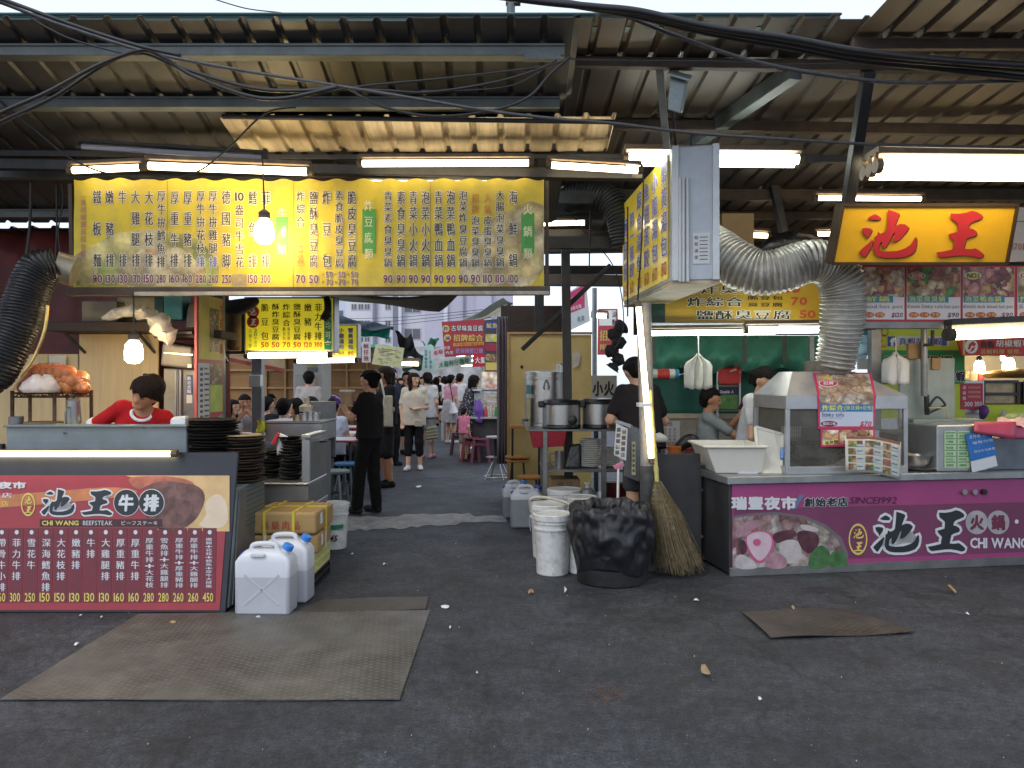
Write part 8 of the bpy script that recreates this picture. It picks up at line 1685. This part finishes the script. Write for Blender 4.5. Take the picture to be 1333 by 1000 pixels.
mb=MB();mb.add([spl.at(x,y,l)for l in(.02,.024)for x,y in((1263,615),(1296,606),(1293,592.5),(1261,600.5))],[(0,1,2,3),(4,5,6,7)],mat('white_acrylic',(.6,.63,.66),.3,var=.05));mb.build('foot_card',qb)
mb=MB();mb.row(spl,'支付寶',1258,1273,569,5,LT,off=.03,lift=.03,dy=-2.5);mb.row(spl,'街口',1275,1286,565.5,5,LT,off=.03,lift=.03,dy=-1.5);mb.row(spl,'掃碼付款',1262,1290,577,4,LT,lift=.03,dy=-5);mb.row(spl,'請出示付款碼',1264,1292,588,3.4,LT,lift=.03,dy=-5);mb.build('lettering',qb)
pk=thing('plastic_basin','bright pink basin covered by pale pink plastic on the shield top','basin',P(1325,571,6.6));PNK=mat('pink_basin',(.68,.16,.26),.4,var=.1)
MB().hexa([P(1304,571,6.6),P(1352,571,6.6),P(1352,571,6.95),P(1304,571,6.95),P(1300,551,6.57),P(1356,551,6.57),P(1356,551,7),P(1300,551,7)],PNK).build('basin',pk,bevel=.02,segs=2)
MB().grid([[P(1298+60*i/12,551-7*math.sin(math.pi*j/5)*(1+.3*math.sin(i*1.3))+(4+2*math.sin(i*2))*(j==0),6.54+.09*j)for i in range(13)]for j in range(6)],mat('pale_pink_film',(.72,.45,.46),.35,var=.1)).build('plastic_film',pk,smooth=4)
o=MB().grid([[P(1268+55*i/8,549+14*j/3+10*(i/8)*(j/3),6.52-.05*j/3)for i in range(9)]for j in range(4)],mat('crimson_film',(.4,.05,.1),.4,var=.2),.004,(0,1,0)).build('plastic_sheet',smooth=4);tag(o,'crimson plastic flap between blue board and pink basin','plastic')
# --------- behind the hotpot counter
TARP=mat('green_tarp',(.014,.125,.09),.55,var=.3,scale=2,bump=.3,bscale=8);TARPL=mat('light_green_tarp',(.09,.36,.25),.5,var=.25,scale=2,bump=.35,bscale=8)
o=MB().grid([[P(838+232*i/30,472+75*j/5,9.4+.03*math.sin(i*.9))for i in range(31)]for j in range(6)],TARP,.01,(0,1,0)).build('sheet_wall',smooth=4);tag(o,'dark green tarpaulin wall behind the eating boy','tarpaulin')
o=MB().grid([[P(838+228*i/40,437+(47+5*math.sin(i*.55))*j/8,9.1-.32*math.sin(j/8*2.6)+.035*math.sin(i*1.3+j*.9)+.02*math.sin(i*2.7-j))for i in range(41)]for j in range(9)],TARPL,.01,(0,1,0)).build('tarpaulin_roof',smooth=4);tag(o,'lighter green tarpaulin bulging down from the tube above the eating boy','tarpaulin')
mb=MB()
t=thing('tarpaulin_support','pale straps and bars holding the green tarpaulin','support',P(950,437,8.6))
for x_,y1 in((851,475),(969,473),(1021,472)):MB().bar(P(x_,437,8.7),P(x_,y1,8.75),.05,.02,mat('dull_strap',(.12,.16,.12),.6),up=(0,1,0)).build('strap',t)
MB().bar(P(1056,437,8.6),P(1056,560,8.6),.05,.05,ALU).build('post',t)
lo=thing('low_partition','cream low partition with paper notices below the green tarpaulin','partition',P(880,600,9.3));CRW=mat('cream_board',(.55,.48,.36),.55,var=.1,grime=.3)
a,b=P(838,545,9.3),P(1066,538.5,9.3);MB().span((a.x,9.28,a.z),(b.x,9.36,b.z),CRW).build('rail',lo,bevel=.004);MB().span((a.x,9.31,0),(b.x,9.35,a.z),mat('grey_cream_board',(.36,.34,.28),.6,var=.2,scale=4,grime=.3)).build('board',lo)
pl=Plane((0,9.305,0),(0,-1,0));mb=MB();mb.rect(pl,862,548,885,575,PAPER,.003);mb.row(pl,'花枝',863,876,552,7,GRYI,lift=.006)
for k_ in range(3):mb.column(pl,'臭豆腐鍋',866+k_*6,557,574,3.5,GRYI,lift=.006)
mb.build('notice',lo)
def seatw(lbl,*a,**k):return None
rt=dtable('red topped table where the boy eats',876,1000,8.55,.6,.80)
for ch in rt.children:pass
RTOP=mat('brick_red_top',(.42,.08,.045),.35,var=.1)
for ch in rt.children:
 if ch.name.startswith('tabletop'):ch.data.materials[0]=RTOP
person('boy in grey tee seated at the red table eating',(P(919,0,8.1).x,8.1,.27),rz=78,base=SIT,height=1.58,shirt=cloth('soft_grey_tee',138,142,140),sleeve=.75,pants=DARKPANT,shoes=DARKPANT,hair=(HAIR,'short'),skin=SKIN_TAN,h=.011,loose=.008,pose=dict(eR=(.2,-.26,.82),wR=(.07,-.38,1.0),eL=(-.17,-.3,.78),wL=(-.05,-.42,.84)),look=(0,8,0))
o=MB().box(V((P(919,0,8.1).x,8.1,.36)),(.3,.3,.72),mat('dark_stool',(.03,.03,.035),.5)).build('stool',bevel=.02);tag(o,'dark box stool under the boy in grey','stool')
APR=mat('wine_apron',(.17,.015,.03),.7,var=.15,bump=.2)
wm=person('woman in wine red apron over white tee working behind the glass case',(P(979,0,7.6).x,7.6,0),rz=38,height=1.68,lean=12,shirt=WHT_T,sleeve=.6,pants=DARKPANT,shoes=DARKPANT,hair=(HAIR,'pony'),h=.011,look=(0,16,0),pose=dict(eR=(.24,-.2,1.02),wR=(.16,-.42,.98),eL=(-.24,-.18,1.02),wL=(-.12,-.42,.96)))
ap=MB();cL=V(wm.location);s_=1.68/1.7
rows=[]
for j in range(10):
 z_=1.34-j*.08;w_=.1 if j<2 else.16+.004*j
 rows.append([cL+V((w_*math.sin(q*1.35),-.125-.012*j*(j<3)-.02*(j>5)-.11+.1*(1-math.cos(q*1.2))+(-.05 if j<4 else-.03),z_*s_))for q in np.linspace(-1,1,9)])
ap.grid(rows,APR,.008,(0,-1,0));ap.build('apron',wm,smooth=4)
mb=MB()
for q in(-1,1):mb.tube(spline([cL+V((q*.1,-.2,1.26)),cL+V((q*.11,-.16,1.40)),cL+V((q*.09,-.02,1.40)),cL+V((q*.08,.09,1.27))],5),.02,APR,n=8,squash=.4)
mb.build('strap',wm,smooth=4)
rb=thing('shelf_rack','small steel rack holding the red handbag and printed boxes','rack',P(949,535,8.9));a,b=P(934,0,8.9).x,P(963,0,8.9).x
for xx in(a,b):MB().tube([(xx,8.9,.7),(xx,8.9,P(0,484,8.9).z)],.012,SST,n=8).build('leg',rb)
for y_ in(502,534):z_=P(0,y_,8.9).z;MB().span((a,8.85,z_-.01),(b,9.1,z_),SSTD).build('shelf',rb)
hb_=thing('handbag','red handbag with looped handle on the small steel rack','handbag',P(950,501,8.9));REDB=mat('red_leather',(.5,.02,.02),.4,var=.12)
MB().hexa([P(936,501,8.86),P(963,501,8.86),P(963,501,9.06),P(936,501,9.06),P(932,479,8.9),P(967,479,8.9),P(967,479,9.0),P(932,479,9.0)],REDB).build('body',hb_,bevel=.02,segs=2);MB().tube(spline([P(941,482,8.88),P(941,474,8.88),P(949,469,8.88),P(957,472,8.88),P(958,482,8.88)],5),.012,REDB,n=8).build('handle',hb_,smooth=.8);MB().bar(P(950,484,8.84),P(958,481,8.84),.03,.02,mat('pink_bow',(.6,.35,.25),.5)).build('bow',hb_)
bx_=thing('paper_box','dark blue and green printed box under the red handbag','box',P(948,534,8.95));a,b=P(935,533,8.93),P(961,505,8.93);MB().span((a.x,8.93,a.z),(b.x,9.08,b.z),mat('printed_green',(.1,.24,.06),.5,var=.5,scale=12)).build('box',bx_,bevel=.005)
pl=Plane((0,8.925,0),(0,-1,0));mb=MB();mb.rect(pl,935,505,961,514,mat('navy_label',(.015,.02,.07),.5),.002);mb.row(pl,'Double A',937,955,510,4,WHT,lift=.005,skew=.15);mb.build('lettering',bx_)
gl=thing('paper_garland','folded red white and blue paper garland strung beside the post','garland',P(860,490,7.9));mb=MB();CG=[mat('garland_blue',(.06,.25,.42),.6),mat('garland_white',(.6,.6,.52),.6),mat('garland_red',(.55,.06,.05),.6),mat('garland_white',0),mat('garland_blue',0)]
for k_ in range(24):
 m_=CG[0]if k_<4 or k_>20 else CG[1]if k_<8 or k_>16 else CG[2];x_=842+42*k_/24;mb.lathe(P(x_,487,7.9),[(.05,-.006),(.055,0),(.05,.006)],m_,n=14,ax=Matrix.Rotation(R(90),3,'Y'))
mb.build('paper',gl);MB().tube([P(838,485,7.9),P(884,488,7.9),P(900,484,7.95)],.003,WHT,n=5).build('string',gl)
def hangbag(label,x0,x1,y0,y1,d,m,seed,tails=2):
 t=thing('plastic_bag',label,'bag',P((x0+x1)/2,y1,d),'hanging bundles of plastic bags');rn=random.Random(seed);mid=(x0+x1)/2;rows=[]
 for k_ in range(tails):
  c_=x0+(x1-x0)*(k_+.5)/tails;w_=(x1-x0)/tails*.62;rows=[]
  for j in range(9):
   t_=j/8;u_=min(1,max(0,(t_-.1)/.14));ww=w_*(.22+.78*u_*u_*(3-2*u_));cx_=mid+(c_-mid)*min(1,t_*3)
   rows.append([P(cx_+ww*q,y0+(y1-y0)*t_+1.2*math.sin(q*3+k_)*t_,d+.03*k_+.05*(1-q*q)*-1+.008*math.sin(q*7+j))for q in np.linspace(-1,1,9)])
  MB().grid(rows,m,.012,(0,1,0)).build('bag',t,smooth=4)
 MB().tube([P(mid,y0-22,d),P(mid+.5,y0,d)],.005,WHT,n=6).build('string',t)
BAGC=mat('cream_bag',(.68,.65,.55),.5,var=.06,bump=.4,bscale=20);hangbag('cream white plastic bags hanging beside the paper garland',892,926,460,506,7.4,BAGC,1,3);hangbag('single white bag sheet hanging beside the steel rear panel',1150,1182,458,500,7.15,mat('white_bag',(.66,.66,.62),.45,var=.06,bump=.3),2,2)
for nm_,lab,x_,y_,d_,r_,m_ in(('water_bottle','clear bottle with blue label on the shelf behind the black board',868,590,7.5,.035,film_mat('clear_bottle2',(.6,.65,.7),.5)),('orange_bowl','orange bowl beside the clear bottle behind the black board',877,591,7.5,.07,mat('orange_plastic',(.6,.16,.03),.4))):
 o=MB().lathe(P(x_,y_,d_),[(r_*.8,-.1),(r_,-.08),(r_,.03),(r_*(.4 if 'bottle' in nm_ else 1.1),.07),(0,.08)],m_,n=16).build(nm_,smooth=.7);tag(o,lab,'bottle' if 'bottle' in nm_ else 'bowl')
o=MB().tube(spline([P(878,590,7.6),P(890,577,7.6),P(903,574,7.6),P(909,588,7.6)],5),[.03+.035*math.sin(math.pi*i/15)for i in range(16)],mat('black_bag_leather',(.02,.02,.02),.4,var=.3),n=12).build('shoulder_bag',smooth=4);tag(o,'slumped black bag behind the boy in grey','bag')
o=MB().tube(spline([P(851,572,7.4),P(858,570,7.35),P(868,573,7.35)],5),[.02,.035,.045,.05,.045,.05,.045,.04,.035,.03,.02],BAGC,n=12).build('white_cloth',smooth=4);tag(o,'crumpled white cloth tucked behind the bamboo broom handle','cloth')
sv2=thing('serving_shelf','dark low shelf behind the black board','shelf',P(885,600,7.5));MB().span((P(850,0,7.4).x,7.4,.74),(P(925,0,7.4).x,7.9,.78),STEEL_D).build('plank',sv2);
for x_ in(853,920):MB().span((P(x_,0,7.5).x,7.5,0),(P(x_,0,7.5).x+.04,7.8,.74),STEEL_D).build('leg',sv2)
sp_=thing('steel_rear_panel','grey green steel panel with gas pipe behind the bowls','panel',P(1208,548,7.3));a,b=P(1171,547,7.3),P(1243,466,7.3);MB().span((a.x,7.3,.6),(b.x,7.34,b.z),mat('grey_green_steel',(.30,.34,.31),.45,.3,var=.12,scale=3,grime=.4,gcol=(.12,.1,.08))).build('panel',sp_,bevel=.006)
a,b=P(1178,556,7.15),P(1267,545,7.15);MB().span((a.x,7.0,a.z),(b.x,7.3,b.z),mat('grey_green_ledge',(.26,.31,.28),.45,.3,var=.1)).build('ledge',sp_,bevel=.006)
mb=MB();mb.tube([P(1203,428,7.2),P(1203,516,7.2)],S(4.2,7.2),RKM,n=14);mb.tube([P(1206,514,7.2),P(1207,540,7.2)],S(3.2,7.2),STEEL_D,n=12);mb.tube([P(1203,449,7.15),P(1214,449,7.15),P(1214,430,7.15)],S(2.2,7.2),STEEL_D,n=10);mb.build('pipe',sp_,smooth=.6)
mb=MB();mb.tube(spline([P(1207,538,7.18),P(1211,527,7.16),P(1220,517,7.2),P(1230,526,7.18),P(1226,530,7.18),P(1208,538,7.15)],5),.011,STEEL_D,n=7);mb.tube([P(1209,531,7.14),P(1232,531,7.14),P(1234,543,7.14)],.006,mat('yellow_hose',(.5,.45,.05),.5),n=6);mb.build('hose',sp_,smooth=.8)
a,b=P(1213,481,7.28),P(1224,466,7.28);MB().span((a.x,7.27,a.z),(b.x,7.298,b.z),CB2).build('card',sp_);a,b=P(1184,467,7.22),P(1201,447,7.22);MB().span((a.x,7.24,a.z),(b.x,7.28,b.z),CB2).build('card',sp_)
bn_=thing('stall_banner','lime and green banner with blue strip behind the steel rear panel','banner',P(1200,520,8.8),'banners of the prawn stall');LIME=mat('lime_banner',(.48,.60,.03),.5,var=.08);EMER=mat('emerald_banner',(.015,.27,.07),.5,var=.1)
a,b=P(1142,545,8.8),P(1256,426,8.8);MB().span((a.x,8.8,a.z),(b.x,8.83,b.z),LIME).build('cloth',bn_);pl=Plane((0,8.8,0),(0,-1,0));mb=MB()
mb.rect(pl,1144,456,1255,500,EMER,.004);mb.rect(pl,1155,438,1235,450,PAPER,.005);mb.rect(pl,1155,438,1167,451,mat('social_blue',(.03,.09,.34),.5),.007);mb.char(pl,'f',1161.5,445,5,10,WHT,.05,.01);mb.row(pl,'真蝦胡椒蝦',1169,1225,444.5,10,INKN2,off=.03,lift=.01);mb.rect(pl,1225,440,1232,450,mat('social_blue',0),.008)
mb.both('row',pl,'真蝦胡椒蝦',1150,1240,470,14,m=INK_K,halo=WHT,off=.05,lift=.01);mb.both('row',pl,'蝦',1243,1256,490,14,m=INK_K,halo=WHT,off=.05,lift=.01);mb.row(pl,'活蝦料理',1150,1185,496,9,INK_K,off=.04,lift=.01)
for k_ in range(5):mb.oval(pl,1146+(k_%2)*4,430+k_*7,3.6,2,mat('orange_curl',(.6,.2,.03),.5),.008,12)
mb.oval(pl,1151,432,5,5.5,INK_K,.011,20,.85);mb.build('lettering',bn_)
o=MB().bar(P(1138,430,7.6),P(1138,560,7.6),.09,.09,mat('galvanised',0)).build('pole');tag(o,'square galvanised pole right of the silver duct','pole');o['label']='square galvanised pole right of the silver duct foot'
bb_=thing('blue_bundle','bundle of clear blue bags and price tags beside the silver duct foot','bags',P(1122,480,7.8))
MB().tube(spline([P(1122,434,7.8),P(1124,446,7.75),P(1118,458,7.8),P(1121,470,7.8)],5),[.05+.05*math.sin(math.pi*i/15)for i in range(16)],film_mat('blue_bag',(.1,.45,.6),.8),n=12).build('bag',bb_,smooth=4);a,b=P(1116,481,7.75),P(1130,467,7.75);MB().span((a.x,7.74,a.z),(b.x,7.76,b.z),PAPER).build('tag',bb_)
rs=thing('stall_banner','red prawn stall banner with white disc emblem at the right edge','banner',P(1300,465,8.4),'banners of the prawn stall');REDN=mat('red_prawn_banner',(.56,.035,.03),.5,var=.08)
pl=Plane((0,8.4,0),(0,-1,0));MB().prism([pl.at(x,y)for x,y in((1253,463),(1385,464),(1385,430),(1246,440))],(0,.03,0),REDN).build('cloth',rs);mb=MB()
mb.rect(pl,1253,443,1256,462,YT,.005);mb.oval(pl,1264,451,8.5,9.5,WHT,.006,28);mb.poly(pl,[(1259,455),(1261,448),(1266,444),(1270,448),(1268,451),(1264,450),(1262,455)],REDN,.009);mb.poly(pl,[(1262,459),(1265,453),(1269,451),(1267,456)],REDN,.009);mb.row(pl,'真蝦',1275,1294,448.5,10,INK_K,off=.04,lift=.01);mb.row(pl,'胡椒蝦專賣',1295,1352,447,10,WHT,off=.03,lift=.01);mb.row(pl,'活蝦料理 現撈、現料',1275,1350,458,6.5,YT,off=.02,lift=.01);mb.build('lettering',rs)
ps_=thing('prawn_stall','brightly lit prawn stall interior with lime counter at the right edge','stall',P(1300,600,9.6));WARM=mat('warm_cream_wall',(.66,.56,.38),.6,var=.1)
a,b=P(1246,540,10.6),P(1420,430,10.6);MB().span((a.x,10.6,0),(b.x,10.7,b.z),WARM).build('back_wall',ps_);a,b=P(1279,555,8.9),P(1420,527,8.9);MB().span((a.x,8.9,.3),(b.x,9.5,b.z),LIME).build('counter',ps_,bevel=.01)
a,b=P(1250,533,8.8),P(1279,499,8.8);pm=thing('menu_board','crimson price board at the prawn stall counter','sign',P(1265,533,8.8));MB().span((a.x-.04,8.82,a.z-.04),(b.x+.03,8.86,b.z+.03),ALU).build('frame',pm);MB().span((a.x,8.79,a.z),(b.x,8.815,b.z),mat('crimson_board',(.42,.03,.07),.5,var=.1)).build('board',pm)
pl=Plane((0,8.79,0),(0,-1,0));mb=MB();mb.column(pl,'胡椒蝦',1255,502,521,4.5,LT,off=.03,hmax=5);mb.row(pl,'300',1255,1266,526,6,LT,off=.03);mb.row(pl,'350',1268,1278,526,6,LT,off=.03)
for k_ in range(3):mb.rect(pl,1260,503+6*k_,1276,506+6*k_,PINKT,.004)
mb.build('lettering',pm)
o=MB().span((P(1250,0,8.85).x,8.87,.3),(P(1280,0,8.85).x,9.3,P(0,536,8.85).z),mat('stacked_white_boxes',(.6,.56,.45),.6,var=.15,scale=3,stretch=(.2,.2,8))).build('crate_stack');tag(o,'pale stacked trays under the crimson price board','trays')
ov=thing('glass_oven','black framed glass warming cabinet on the lime counter','cabinet',P(1302,527,9.0));a,b=P(1280,527,9.0),P(1325,497,9.0);MB().span((a.x,9.02,a.z),(b.x,9.4,b.z),mat('amber_inside',(.38,.3,.17),.3,.2,var=.4,scale=6)).build('body',ov)
mb=MB()
for p_,q_ in(((1280,527),(1325,527)),((1325,527),(1325,497)),((1325,497),(1280,497)),((1280,497),(1280,527)),((1280,513),(1325,513))):mb.bar(P(*p_,9.0),P(*q_,9.0),.035,.03,CK,up=(0,1,0))
mb.build('frame',ov)
for k_ in range(2):dup(ov,V(ov.location)+V((.47*(k_+1),0,0)),label=('second','third')[k_]+' glass warming cabinet along the lime counter',group=None)
o=MB().lathe(P(1322,490,9.3),[(.3,-.02),(.36,.03),(.34,.05),(.1,.09),(0,.1)],mat('wicker_lid',(.3,.18,.05),.6,var=.3),n=26).build('wicker_cover',smooth=.7);tag(o,'wide brown lid resting over the warming cabinets','lid')
o=MB().tube(spline([P(1280,529,8.75),P(1281,536,8.7),P(1278,545,8.75)],4),[.02,.035,.045,.05,.05,.045,.04,.03,.02],mat('purple_cloth',(.12,.04,.22),.7),n=10).build('purple_cloth',smooth=4);tag(o,'purple cloth hanging on the lime counter corner','cloth')
bulb('warm bulb left in the prawn stall',1208+67,477,9.4,6,(1275,440),'prawn stall bulbs');bulb('warm bulb right in the prawn stall above the lid',1313,475,9.4,7,(1313,440),'prawn stall bulbs');bulb('pale round bulb high in the prawn stall',1307,464,9.9,4,(1307,440),'prawn stall bulbs')
rn=random.Random(6)
for i in range(8):
 x_=1258+i*9;m_=[cells_mat('menu_photo',[]),CREAM,mat('red_cup',0),mat('green_bottle',0)][i%4]
 o=MB().lathe(P(x_,498 if x_<1279 else 527,9.9 if x_<1279 else 9.45),[(.045,0),(.05,.1),(.03,.15),(.0,.16+.02*(i%3))],m_,n=12).build('sauce_jar',smooth=.7);tag(o,('first','second','third','fourth','fifth','sixth','seventh','eighth')[i]+' jar from the left along the prawn stall rear shelf','jar','jars of the prawn stall')
o=MB().lathe(P(1307,548,8.8),[(.04,0),(.045,.06),(.02,.1),(.018,.13),(0,.135)],film_mat('clear_bottle',0),n=12).build('bottle',smooth=.7);tag(o,'small clear bottle before the lime counter','bottle')
for i in range(5):
 th=i*1.2;p=P(1312+i*6,549-(i%2)*3,7.0);MB().lathe(p,[(0,-.03),(.06,0),(.05,.05),(0,.07)],mat('cabbage',(.3,.36,.14),.6,var=.35,scale=20),n=10).build('cabbage_leaf',pk,smooth=4)
# --------- litter on the street
LEAF=mat('dry_leaf',(.34,.22,.11),.7,var=.25,scale=30);SCR=mat('paper_scrap',(.66,.66,.62),.7,var=.06)
def scrap(label,x,y,w_,h_,m,cat='paper',nm='paper_scrap',seed=0,th=.012):
 c=G(x,y);rn=random.Random(seed+int(x));n=7;W2,H2=S(w_,c.y)*.5,S(h_,c.y)*c.y/EYE*.9
 pts=[c+V((W2*math.cos(2*math.pi*i/n+.3)*rn.uniform(.65,1.1),H2*math.sin(2*math.pi*i/n+.3)*rn.uniform(.6,1.1),.006+th*rn.random()))for i in range(n)]
 k=MB();k.add(pts+[c+V((0,0,.012+th))],[(i,(i+1)%n,n)for i in range(n)],m);o=k.build(nm);return tag(o,label,cat,'litter on the street')
for a_ in(('curled tan leaf in the middle of the street',918,880,14,3,LEAF,'leaf','dry_leaf',1,.05),('brown leaf near the pink counter, right side',1237,772,9,4,LEAF,'leaf','dry_leaf',2,.05),('brown scrap left of the rubbish bag',691,774,8,2,LEAF,'leaf','dry_leaf',3,.03),('brown bit on the rusty bent plate',1031,796,6,2,LEAF,'leaf','dry_leaf',4,.03),('white paper scrap beside the largest plate corner',580,792,12,2.2,SCR),('white wad before the bucket cluster',736,772,4,4,SCR,'paper','paper_scrap',1,.03),('white sheet on asphalt in the alley behind',545,634.5,9,2,SCR),('small white scrap before the crimson menu',105,804,4,1.4,SCR),('scrap under the crimson menu edge',132,806,3,1.2,SCR),('beige scrap at the crimson menu foot',225,812,9,2,LEAF,'paper'),('twisted scrap left of the largest plate',100,841,6,2,SCR),('white stick lying near the broom',906,783,9,1,SCR),('white pellet in the lower right street',989,913,5,2,SCR),('white chip right of the rusty plate',1259,801,4,1.4,SCR),('crumb near the largest plate right edge',586,819,3,1.2,SCR),('pale chip farther right of the largest plate',621,879,3.5,1.3,SCR),('chip before the jerrycans',336,806,8,1.4,SCR),('white fleck by the paint pail',458,723,4,2,SCR),('fleck right of the paint pail',500,736,4,1.6,SCR),('white flecks far in the alley by stools',612,584,6,1.5,SCR)):scrap(*a_)
mb=MB();rn=random.Random(13);c=G(790,902)
for i in range(150):
 p=c+V((rn.gauss(0,.06),rn.gauss(0,.07),.003));s_=rn.uniform(.002,.007);mb.box(p,(s_,s_*.7,.004),mat('orange_crumbs',(.17,.085,.055),.8,var=.3),rz=rn.uniform(0,3))
o=mb.build('crumbs');o['kind']='stuff';o['label']='spill of reddish crumbs on the asphalt'
mb=MB()
for i in range(380):
 x_,y_=rn.uniform(-3.6,3.8),rn.uniform(3.1,11);s_=rn.uniform(.0015,.0045)*(1+1.2*(rn.random()>.96));mb.box((x_,y_,.004),(s_,s_*rn.uniform(.5,1.2),.004),(SCR,LEAF,mat('grit_grey',(.25,.25,.25),.8))[i%3],rz=rn.uniform(0,3))
o=mb.build('grit');o['kind']='stuff'
